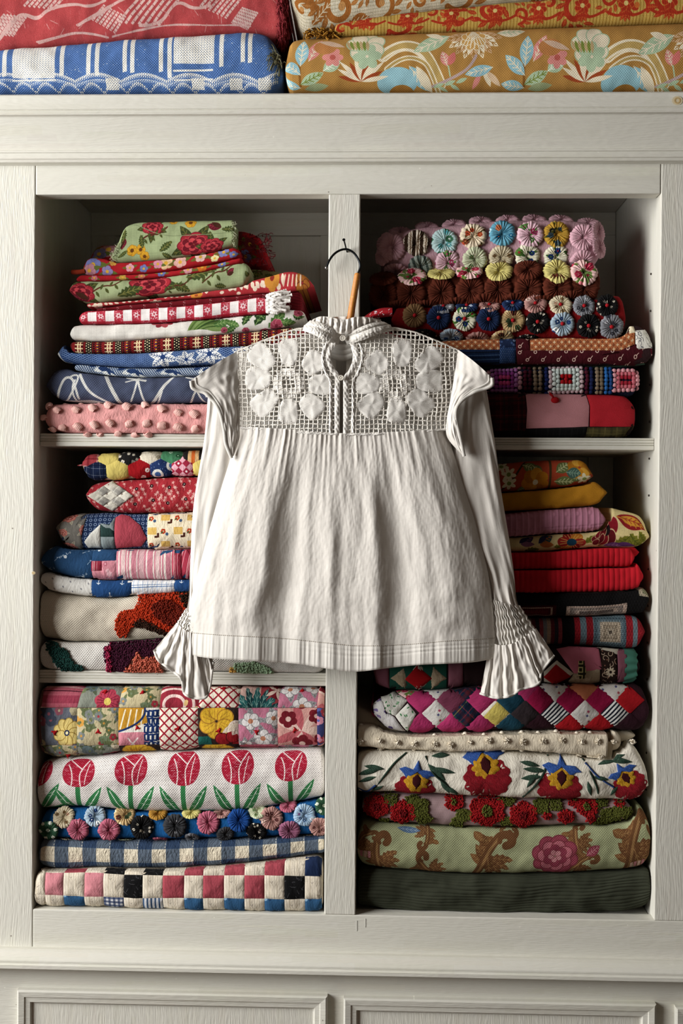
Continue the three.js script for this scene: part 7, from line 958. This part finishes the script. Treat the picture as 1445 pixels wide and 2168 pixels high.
// ================================================================ the blouse
const gauze = cloth('#dfdbd4', { bump: 'gauze', bs: 0.00032 }), gauzeFine = cloth('#e0dcd6', { bump: 'gauze', bs: 0.00028 }), thread = cloth('#e8e3db', { bump: 'plain', bs: 0.0002 }), filet = cloth('#e8e4de', { bump: 'filet', bs: 0.0006 }), pearl = new THREE.MeshPhysicalMaterial({ color: '#d8d2c6', roughness: 0.4, clearcoat: 0.4 });
const blouse = thing('blouse', 'off-white cotton gauze blouse with filet lace yoke hanging from the middle post', 'blouse');
{
  const B = (n, geo, m = gauze, p = blouse) => mesh(n, geo, m, p);
  const leftEdge = curve([[895, 505], [920, 503], [960, 491], [1040, 466], [1130, 440], [1220, 416], [1290, 400], [1350, 396], [1400, 394]]), rightEdge = curve([[895, 944], [915, 946], [960, 960], [1040, 985], [1120, 1010], [1200, 1030], [1280, 1042], [1350, 1047], [1400, 1048]]);
  const yTop = curve([[0, 902], [0.25, 909], [0.5, 917], [0.75, 914], [1, 907]]), yStitch = curve([[0, 1338], [0.12, 1344], [0.3, 1350], [0.45, 1360], [0.55, 1366], [0.7, 1364], [0.85, 1356], [1, 1350]]), yHem = curve([[0, 1386], [0.08, 1394], [0.2, 1399], [0.35, 1405], [0.48, 1418], [0.55, 1422], [0.66, 1414], [0.75, 1408], [0.85, 1405], [0.93, 1402], [1, 1394]]);
  srand(400); const gathers = []; for (let i = 0; i < 44; i++) gathers.push([i / 43 + rr(-0.008, 0.008), rr(0.2, 1), rr(4, 16), rr(0.005, 0.01)]);
  const ridge = (d, w) => Math.exp(-d * d / (w * w));
  // long soft folds that fan out from the yoke: [s at yoke, s at hem, width, height]
  const folds = [[0.1, 0.13, 0.05, 0.006], [0.22, 0.22, 0.05, 0.012], [0.315, 0.31, 0.055, -0.012], [0.455, 0.46, 0.032, 0.006], [0.53, 0.53, 0.05, 0.004], [0.62, 0.615, 0.045, 0.011], [0.705, 0.7, 0.05, -0.011], [0.86, 0.88, 0.09, 0.009]];
  const zBody = (s, t) => {
    let z = 0.027 + 0.026 * Math.pow(Math.max(0, 1 - Math.pow(Math.abs(2 * s - 1), 5)), 0.6) - 0.004 * (1 - smooth(0, 0.2, t));
    const grow = smooth(0.02, 0.55, t) * (1 - 0.35 * smooth(0.8, 1, t));
    for (const [a, b, w, h] of folds) { const d = s - lerp(a, b, t) - 0.006 * noise2(t * 3, a * 20); z += 0.8 * h * grow * Math.exp(-Math.pow(Math.abs(d) / (w * (d > 0 ? 0.72 : 1.15)), 2)); }
    for (const [p, h, k, w] of gathers) { const d = s - (p + 0.02 * (p - 0.5) * t); z += 0.0034 * h * Math.exp(-t * k) * ridge(d, w * (1 + 1.4 * t)) * smooth(0, 0.012, t + 0.006); }
    z += (0.0016 * noise2(s * 13, t * 2 + 3) + 0.0004 * noise2(s * 30, t * 6)) * smooth(0, 0.15, t) + 0.0011 * noise2(s * 5, t * 9) * smooth(0.3, 1, t) + 0.00022 * noise2(s * 70, t * 26);
    return z;
  };
  const body = (s, t, front = 1) => { const y = lerp(yTop(s), yStitch(s), t), x = lerp(leftEdge(y), rightEdge(y), s); return at(x, y, front ? zBody(s, t) : 0.012 + 0.004 * Math.pow(Math.abs(2 * s - 1), 4)); };
  const uvPx = (s, t) => { const y = lerp(905, 1350, t); return [lerp(leftEdge(y), rightEdge(y), s) * MM, -y * MM]; };
  B('bodice_panel', gridGeo(330, 150, (u, v) => body(u, v), (u, v) => uvPx(u, v)));
  B('rear_panel', gridGeo(60, 60, (u, v) => { const y = lerp(yTop(u), yHem(u) - 6, v), x = lerp(leftEdge(y) + 3, rightEdge(y) - 3, u); return at(x, y, 0.013); }, (u, v) => uvPx(u, v)));
  // side seams close the body
  for (const s of [0, 1]) B('side_seam', gridGeo(5, 80, (u, v) => { const p = body(s, v), y = lerp(yTop(s), yStitch(s), v), x = (s ? rightEdge(y) - 3 : leftEdge(y) + 3); return u === 0 ? p : p.lerp(at(x, y, 0.013), u); }));
  // hem band: stitched double, small upright puckers
  srand(401); const puck = []; for (let i = 0; i < 96; i++) puck.push([i / 95 + rr(-0.004, 0.004), rr(0.3, 1), rr(0.0026, 0.0048)]);
  const hemP = (u, v) => { const y = lerp(yStitch(u), yHem(u), v), x = lerp(leftEdge(y), rightEdge(y), u); let z = zBody(u, 1) + 0.0012 * Math.sin(v * Math.PI) + 0.0008; for (const [p, h, w] of puck) if (Math.abs(u - p) < 0.02) z += 0.001 * h * ridge(u - p, w) * Math.pow(Math.sin(Math.PI * clamp(v, 0.02, 0.98)), 0.4); for (const r of [0.24, 0.42]) z -= 0.0014 * ridge(v - r - 0.03 * noise2(u * 3, r), 0.03) * smooth(0.3, 0.5, u); return at(x, y, z - (v > 0.97 ? 0.002 : 0)); };
  B('hem_band', gridGeo(420, 22, hemP, (u, v) => [lerp(394, 1048, u) * MM, -lerp(1345, 1400, v) * MM]), gauzeFine);
  B('hem_fold', gridGeo(200, 4, (u, v) => hemP(u, 1).add(new THREE.Vector3(0, 0.0006 * v, -0.010 * v))), gauzeFine);
  const st = []; for (let i = 0; i < 150; i++) { const u0 = (i + 0.15) / 150, u1 = (i + 0.8) / 150; st.push(tube([hemP(u0, 0.02), hemP((u0 + u1) / 2, 0.02).add(new THREE.Vector3(0, 0, 0.0006)), hemP(u1, 0.02)], 0.00055, 3, 4)); }
  B('hem_stitching', mergeGeometries(st), cloth('#c9c0b2'));
  // ---- yoke
  const zYoke = (x, y) => 0.05 - 0.018 * Math.pow(Math.abs(x - 722) / 235, 2.2) - 0.02 * smooth(760, 690, y) + 0.0015 * noise2(x * 0.02, y * 0.02);
  const zY = (x, y) => zYoke(x, y) + 0.001 * noise2(x * 0.06, y * 0.05);
  const leftYoke = [[657, 694], [630, 696], [600, 705], [550, 724], [502, 744], [505, 800], [506, 860], [505, 904], [560, 909], [610, 913], [660, 917], [716, 919], [717, 870], [717, 806], [709, 792], [700, 770], [697, 752], [702, 738], [690, 716], [672, 706]];
  const rightYoke = [[812, 694], [840, 695], [880, 704], [925, 722], [970, 742], [962, 800], [953, 860], [945, 908], [900, 913], [840, 917], [780, 919], [728, 919], [728, 870], [728, 806], [738, 788], [747, 768], [749, 750], [744, 734], [760, 716], [790, 706]];
  const inP = (pts, x, y) => { let c = false; for (let i = 0, j = pts.length - 1; i < pts.length; j = i++) { const a = pts[i], b = pts[j]; if ((a[1] > y) !== (b[1] > y) && x < ((b[0] - a[0]) * (y - a[1])) / (b[1] - a[1]) + a[0]) c = !c; } return c; };
  const petals = []; // filled petals: [cx, cy, length, width, turn]
  const flowerAt = (cx, cy, list) => list.forEach(([a, b, l, w, t]) => petals.push([a, b, l * 1.1, w * 1.14, t]));
  flowerAt(611, 812, [[611, 746, 50, 36, 1.57], [554, 757, 54, 42, 0.75], [663, 768, 44, 40, 2.35], [546, 802, 50, 40, 0], [677, 814, 46, 38, 3.14], [560, 852, 54, 40, -0.75], [659, 859, 48, 40, -2.35], [611, 870, 48, 36, -1.57]]);
  flowerAt(836, 814, [[851, 748, 52, 36, 1.57], [799, 769, 44, 40, 0.8], [906, 764, 56, 40, 2.4], [778, 812, 48, 38, 0], [908, 807, 52, 40, 3.14], [787, 856, 52, 42, -0.8], [888, 852, 54, 42, -2.35], [839, 868, 50, 36, -1.57]]);
  const petalOut = ([cx, cy, l, w, t]) => { const p = []; for (let i = 0; i < 40; i++) { const a = (i / 40) * TAU, e = 3.2; let X = Math.sign(Math.cos(a)) * Math.pow(Math.abs(Math.cos(a)), 2 / e) * l / 2, Y = Math.sign(Math.sin(a)) * Math.pow(Math.abs(Math.sin(a)), 2 / e) * w / 2; Y *= 1 - 0.16 * (X / (l / 2)); p.push([cx + X * Math.cos(t) - Y * Math.sin(t), cy + X * Math.sin(t) + Y * Math.cos(t)]); } return p.map(([a, b]) => [a + 0.9 * Math.round((b % 5) - 2) * 0.4, b]); };
  const petalPolys = petals.map(petalOut);
  // star in the middle of each flower, open in its centre
  const ringPolys = [[611, 812], [836, 814]].map(([cx, cy]) => [cx, cy]);
  const inRing = (x, y) => ringPolys.some(([cx, cy]) => { const dx = Math.abs(x - cx), dy = Math.abs(y - cy), d = dx + dy, m = Math.max(dx, dy); return m < 31 && d < 40 && d > 16; });
  const solidAt = (x, y) => petalPolys.some((p) => inP(p, x, y));
  // the net: knotted threads over square meshes
  const net = []; srand(402);
  const segGeo = (a, b, r) => { const d = b.clone().sub(a), n = new THREE.Vector3(0, 0, 1), s = d.clone().cross(n).normalize().multiplyScalar(r), u = n.multiplyScalar(r * 0.9), pos = [], uv = [], idx = []; for (const p of [a, b]) for (const [i, j] of [[1, 0], [0, 1], [-1, 0], [0, -1]]) { const q = p.clone().addScaledVector(s, i).addScaledVector(u, j); pos.push(q.x, q.y, q.z); uv.push(q.x, q.y); } for (let k = 0; k < 4; k++) { const m = (k + 1) % 4; idx.push(k, m, 4 + k, m, 4 + m, 4 + k); } return geoOf(pos, uv, idx); };
  const half = (P, x0, x1, y0, y1, side) => {
    const px = 9.4, py = 9.5, nodes = new Map(), key = (i, j) => i + ',' + j, nI = Math.round((x1 - x0) / px), nJ = Math.round((y1 - y0) / py);
    for (let i = 0; i <= nI; i++) for (let j = 0; j <= nJ; j++) { const x = x0 + i * px + rr(-0.9, 0.9) + 1.6 * Math.sin(j * 0.45 + side), y = y0 + j * py + rr(-0.9, 0.9) + 1.4 * Math.sin(i * 0.3 + side * 2); if (inP(P, x, y)) nodes.set(key(i, j), [x, y]); }
    const pt = (x, y) => at(x, y, zY(x, y));
    for (const [k, [x, y]] of nodes) {
      const [i, j] = k.split(',').map(Number);
      for (const [di, dj] of [[1, 0], [0, 1], [-1, 0], [0, -1]]) {
        let o = nodes.get(key(i + di, j + dj)); if (o && di + dj < 0) continue;
        if (!o) { let lo = 0, hi = 1; for (let q = 0; q < 9; q++) { const m = (lo + hi) / 2; if (inP(P, x + di * px * m, y + dj * py * m)) lo = m; else hi = m; } o = [x + di * px * lo, y + dj * py * lo]; } const mx = (x + o[0]) / 2, my = (y + o[1]) / 2; if (solidAt(x, y) && solidAt(o[0], o[1])) continue;
        const fat = inRing(mx, my), r = fat ? 0.0022 : 0.00135, b = rr(-0.9, 0.9), m = pt(mx + (dj ? b : 0), my + (di ? b : 0)); net.push(segGeo(pt(x, y), m, r), segGeo(m, pt(o[0], o[1]), r));
      }
    }
  };
  half(leftYoke, 504, 720, 690, 922, 0); half(rightYoke, 727, 972, 690, 922, 1);
  for (const P of [leftYoke, rightYoke]) for (let i = 0; i < P.length; i++) { const a = P[i], b = P[(i + 1) % P.length], k = Math.max(1, Math.round(Math.hypot(a[0] - b[0], a[1] - b[1]) / 9)); for (let q = 0; q < k; q++) { const f = (t) => { const x = lerp(a[0], b[0], t), y = lerp(a[1], b[1], t); return at(x, y, zY(x, y)); }; net.push(segGeo(f(q / k), f((q + 1) / k), 0.0016)); } }
  B('lace_net', mergeGeometries(net), thread);
  const petalMesh = (p) => { const pos = [], uv = [], idx = []; let cx = 0, cy = 0; p.forEach(([a, b]) => { cx += a / p.length; cy += b / p.length; }); const R = 5, M = p.length, put = (x, y, o) => { const q = at(x, y, zY(x, y) + o); pos.push(q.x, q.y, q.z); uv.push(x * MM, -y * MM); }; put(cx, cy, 0.001); for (let r = 1; r <= R + 1; r++) p.forEach(([a, b]) => put(lerp(cx, a, Math.min(1, r / R)), lerp(cy, b, Math.min(1, r / R)), r > R ? -0.0012 : 0.0009)); for (let i = 0; i < M; i++) idx.push(0, 1 + i, 1 + (i + 1) % M); for (let r = 0; r < R; r++) for (let i = 0; i < M; i++) { const a = 1 + r * M + i, b = 1 + r * M + (i + 1) % M; idx.push(a, a + M, b, b, a + M, b + M); } return geoOf(pos, uv, idx); };
  for (const p of petalPolys) B('lace_petal', petalMesh(p), filet);
  // ring of small filled squares round each flower centre
  for (const [cx, cy] of ringPolys) for (let i = -3; i <= 3; i++) for (let j = -3; j <= 3; j++) { const m = Math.abs(i) + Math.abs(j); if (m < 2 || m > 4 || Math.max(Math.abs(i), Math.abs(j)) > 3 || (m === 2 && i * j)) continue; const x = cx + i * 9.2, y = cy + j * 9.2; B('lace_block', petalMesh([[x - 4.4, y - 4.4], [x + 4.4, y - 4.4], [x + 4.4, y + 4.4], [x - 4.4, y + 4.4]]), filet); }
  // front of the blouse seen through the net
  const lining = (P) => { let cx = 0, cy = 0; P.forEach(([a, b]) => { cx += a / P.length; cy += b / P.length; }); return P; };
  for (const [s0, s1] of [[0, 0.452], [0.5, 1]]) B('front_yoke', gridGeo(50, 44, (q, v) => { const u = lerp(s0, s1, q), y0 = lerp(curve([[0, 746], [0.2, 724], [0.35, 706], [0.5, 706], [0.65, 706], [0.8, 722], [1, 744]])(u), 925, v), x = lerp(lerp(503, 506, v), lerp(969, 944, v), u); return at(x, y0, 0.023 + 0.0015 * noise2(u * 9, v * 5)); }, (q, v) => [lerp(s0, s1, q) * 0.37, v * 0.17]), gauzeFine);
  // keyhole opening: crocheted edging, two strands of loops on each side
  const edging = (pts, w, name) => { const f = along(pts), n = Math.round(pts.length * 14), g = gridGeo(n, 6, (u, v) => { const [x, y] = f(u), [x2, y2] = f(Math.min(1, u + 0.01)), [x1, y1] = f(Math.max(0, u - 0.01)), L = Math.hypot(x2 - x1, y2 - y1) || 1, nx = -(y2 - y1) / L, ny = (x2 - x1) / L, q = (v - 0.5) * w, X = x + nx * q, Y = y + ny * q; return at(X, Y, zY(X, Y) + 0.001 + 0.0016 * Math.sin(v * Math.PI) + 0.0009 * Math.sin(u * n * 0.9) * Math.sin(v * Math.PI * 3)); }, (u, v) => [u * pts.length * 0.02, v * w * MM]); return B(name, g, filet); };
  edging([[708, 724], [697, 742], [695, 760], [703, 782], [713, 797], [713, 830], [713, 880], [713, 918]], 11, 'keyhole_edging'); edging([[744, 724], [753, 744], [752, 764], [743, 786], [733, 799], [732, 830], [732, 880], [731, 918]], 11, 'keyhole_edging');
  edging([[694, 722], [684, 745], [683, 765], [690, 790], [699, 806], [699, 850], [699, 916]], 6, 'keyhole_edging'); edging([[760, 722], [767, 746], [765, 768], [756, 792], [748, 806], [747, 850], [747, 916]], 6, 'keyhole_edging');
  edging([[505, 905], [560, 910], [640, 916], [714, 920]], 5, 'yoke_seam'); edging([[730, 920], [800, 919], [880, 915], [945, 909]], 5, 'yoke_seam');
  // ---- collar: two padded bands and a gathered frill
  const band = (lo, hi, n, amp, freq, z0, name, m = gauzeFine) => { const a = along(lo), b = along(hi), g = gridGeo(n, 14, (u, v) => { const p = a(u), q = b(u), x = lerp(p[0], q[0], v), y = lerp(p[1], q[1], v), edge = Math.pow(Math.abs(2 * u - 1), 2.2); const pk = freq ? Math.pow(0.5 + 0.5 * Math.sin(u * freq + 2.2 * noise2(u * 7, z0 * 90)), 0.8) : 0; return at(x, y, z0 - 0.022 * edge + 0.0036 * Math.sin(v * Math.PI) + amp * pk * Math.pow(Math.sin(Math.PI * clamp(v, 0.03, 0.97)), 0.6) + 0.001 * noise2(u * 14, v * 3)); }, (u, v) => [u * 0.16, v * 0.02]); return B(name, g, m); };
  band([[640, 700], [662, 708], [690, 722], [716, 730]], [[643, 688], [668, 692], [696, 706], [722, 715]], 60, 0.0012, 40, 0.052, 'collar_band'); band([[734, 730], [762, 722], [800, 708], [832, 700]], [[728, 715], [756, 706], [794, 692], [826, 687]], 60, 0.0012, 40, 0.052, 'collar_band');
  band([[643, 690], [668, 694], [696, 706], [722, 716]], [[656, 678], [680, 684], [704, 694], [724, 704]], 60, 0.001, 30, 0.05, 'collar_band'); band([[728, 716], [756, 707], [794, 693], [826, 688]], [[726, 704], [752, 696], [786, 684], [812, 681]], 60, 0.001, 30, 0.05, 'collar_band');
  band([[656, 682], [676, 688], [704, 700], [726, 708], [752, 700], [786, 688], [812, 684]], [[662, 676], [678, 670], [702, 672], [726, 677], [752, 671], [782, 672], [808, 680]], 220, 0.0052, 78, 0.046, 'collar_frill', gauze);
  B('collar_back', gridGeo(60, 8, (u, v) => at(lerp(664, 806, u), lerp(676, 712, v) - 6 * Math.sin(u * 3.14), 0.012 + 0.004 * Math.sin(u * 30)), (u, v) => [u * 0.1, v * 0.03]), gauzeFine);
  // inside of the neck seen in the keyhole
  for (let k = 0; k < 3; k++) B('inner_neckband', tube([[700, 752 - k * 11], [722, 758 - k * 11], [750, 751 - k * 11]].map(([a, b]) => at(a, b, 0.026)), 0.0052, 16, 10), gauzeFine);
  // ---- two buttons
  for (const [x, y, r] of [[725.5, 716, 6.4], [722, 800, 5.6]]) { const s = new THREE.SphereGeometry(r * MM, 18, 12); s.scale(1, 1, 0.55); const p = at(x, y, zY(x, y) + 0.006); const t = new THREE.TorusGeometry(r * MM * 0.8, r * MM * 0.22, 8, 20); t.translate(0, 0, r * MM * 0.4); const g = mergeGeometries([s, t]); g.translate(p.x, p.y, p.z); B('button', g, pearl); }
  // ---- sleeves: soft tubes
  const sleeve = (rows, z0, name) => {           // rows: [y, x left, x right]
    const fl = curve(rows.map((r) => [r[0], r[1]])), fr = curve(rows.map((r) => [r[0], r[2]])), y0 = rows[0][0], y1 = rows[rows.length - 1][0], sd = rows[0][1] * 0.1;
    B(name, gridGeo(72, 120, (u, v) => { const y = lerp(y0, y1, v), a = u * TAU, c = (fl(y) + fr(y)) / 2, h = (fr(y) - fl(y)) / 2, long = 0.003 * noise2(Math.cos(a) * 1.6 + sd, v * 2.6 + Math.sin(a)) + 0.0004 * noise2(Math.cos(a) * 4 + sd, v * 7) + 0.003 * Math.sin(a * 11 + 2 * noise2(v * 3, sd)) * smooth(0.78, 1, v); const kx = Math.sign(Math.cos(a)) * Math.pow(Math.abs(Math.cos(a)), 0.85); return at(c - kx * h, y, z0 + Math.sin(a) * 0.012 + long); }, (u, v) => [u * 0.2, -lerp(y0, y1, v) * MM]));
  };
  sleeve([[800, 452, 494], [835, 441, 498], [880, 437, 504], [930, 432, 510], [990, 422, 508], [1050, 412, 494], [1110, 406, 480], [1160, 404, 470], [1220, 401, 456], [1270, 399, 444], [1300, 394, 438]], 0.015, 'sleeve');
  sleeve([[800, 978, 1022], [835, 970, 1031], [880, 964, 1038], [930, 960, 1046], [990, 958, 1054], [1050, 970, 1062], [1110, 986, 1072], [1160, 1004, 1080], [1220, 1032, 1088], [1270, 1040, 1093], [1292, 1042, 1102]], 0.0165, 'sleeve');
  // ---- smocked cuffs and flared frills
  const frill = (top, hem, pleats, z0, amp, name, smock) => {
    const a = along(top), b = along(hem), sd = top[0][0] * 0.01;
    const f = (u, v) => { const p = a(u), q = b(u), x = lerp(p[0], q[0], v), y = lerp(p[1], q[1], v), ph = u * pleats * TAU + 3.2 * noise2(u * 3.3, sd) + 0.8 * noise2(u * 5, v * 2 + sd); let z = z0 + 0.013 * Math.sin(u * Math.PI); if (smock) { z += amp * (0.5 + 0.5 * Math.sin(ph + 0.9 * Math.sin(v * 26))) * (0.55 + 0.45 * Math.abs(Math.sin(v * Math.PI * 4.5))); } else z += amp * (0.35 + 0.65 * v) * Math.pow(0.5 + 0.5 * Math.sin(ph), 0.75) + 0.0014 * noise2(u * 14, v * 3); return at(x + (smock ? 0.8 * Math.sin(v * 30 + u * 20) : 0), y, z); };
    B(name, gridGeo(smock ? 200 : 150, smock ? 60 : 40, f, (u, v) => [u * 0.1, v * 0.07]), smock ? gauzeFine : gauze);
    if (!smock) B('frill_hem', tube(Array.from({ length: 60 }, (_, i) => f(i / 59, 0.985).add(new THREE.Vector3(0, 0, 0.0006))), 0.0021, 150, 8), gauzeFine);
  };
  frill([[393, 1288], [410, 1290], [436, 1292]], [[372, 1322], [398, 1336], [436, 1344]], 10, 0.017, 0.0045, 'smocked_cuff', true);
  frill([[374, 1318], [386, 1330], [400, 1338], [436, 1344]], [[325, 1377], [334, 1398], [362, 1420], [384, 1440], [390, 1470], [412, 1480], [438, 1476], [452, 1402]], 6, 0.02, 0.0075, 'cuff_frill');
  frill([[1036, 1264], [1062, 1276], [1100, 1282]], [[1040, 1372], [1084, 1366], [1134, 1334]], 13, 0.019, 0.0055, 'smocked_cuff', true);
  frill([[1036, 1360], [1060, 1366], [1090, 1360], [1134, 1330]], [[1016, 1470], [1050, 1479], [1082, 1474], [1100, 1462], [1140, 1448], [1146, 1424], [1173, 1388]], 7, 0.028, 0.009, 'cuff_frill');
  // ---- flutter caps over the shoulders with a corded edge
  const cap = (seam, edge, lift) => {
    const a = along(seam), b = along(edge), f = (u, v) => { const p = a(u), q = b(u), bow = Math.sin(v * Math.PI) * 3 * (1 - u); const x = lerp(p[0], q[0], v), y = lerp(p[1], q[1], v) - bow; return at(x, y, 0.036 + lift * Math.sin(Math.min(1, v * 1.1) * Math.PI * 0.62) * (1 - 0.55 * u) + 0.003 * Math.sin(u * 9 + v * 3) * v * (1 - u * 0.6) + 0.0014 * noise2(u * 5, v * 4) + 0.0006 * Math.sin(u * 46 + 3 * noise2(u * 3, 2)) * (1 - v) * smooth(0, 0.2, v)); };
    B('shoulder_cap', gridGeo(110, 44, f, (u, v) => [u * 0.2, v * 0.07])); B('corded_edge', tube(Array.from({ length: 50 }, (_, i) => f(i / 49, 1).add(new THREE.Vector3(0, 0, 0.0004))), 0.003, 120, 8), gauzeFine);
    const r2 = Array.from({ length: 50 }, (_, i) => f(i / 49, 0.9).add(new THREE.Vector3(0, 0, 0.0002))); B('corded_edge', tube(r2, 0.0017, 120, 6), gauzeFine);
  };
  cap([[501, 744], [504, 790], [506, 840], [506, 890], [507, 925], [495, 964]], [[404, 806], [408, 822], [436, 834], [462, 866], [474, 910], [478, 940], [490, 970]], 0.016);
  cap([[970, 741], [962, 790], [954, 840], [945, 890], [946, 925], [976, 962]], [[1041, 800], [1040, 816], [1000, 832], [970, 856], [964, 880], [972, 920], [982, 966]], 0.018);
  settle(blouse);
}
renderer.render(scene, camera);
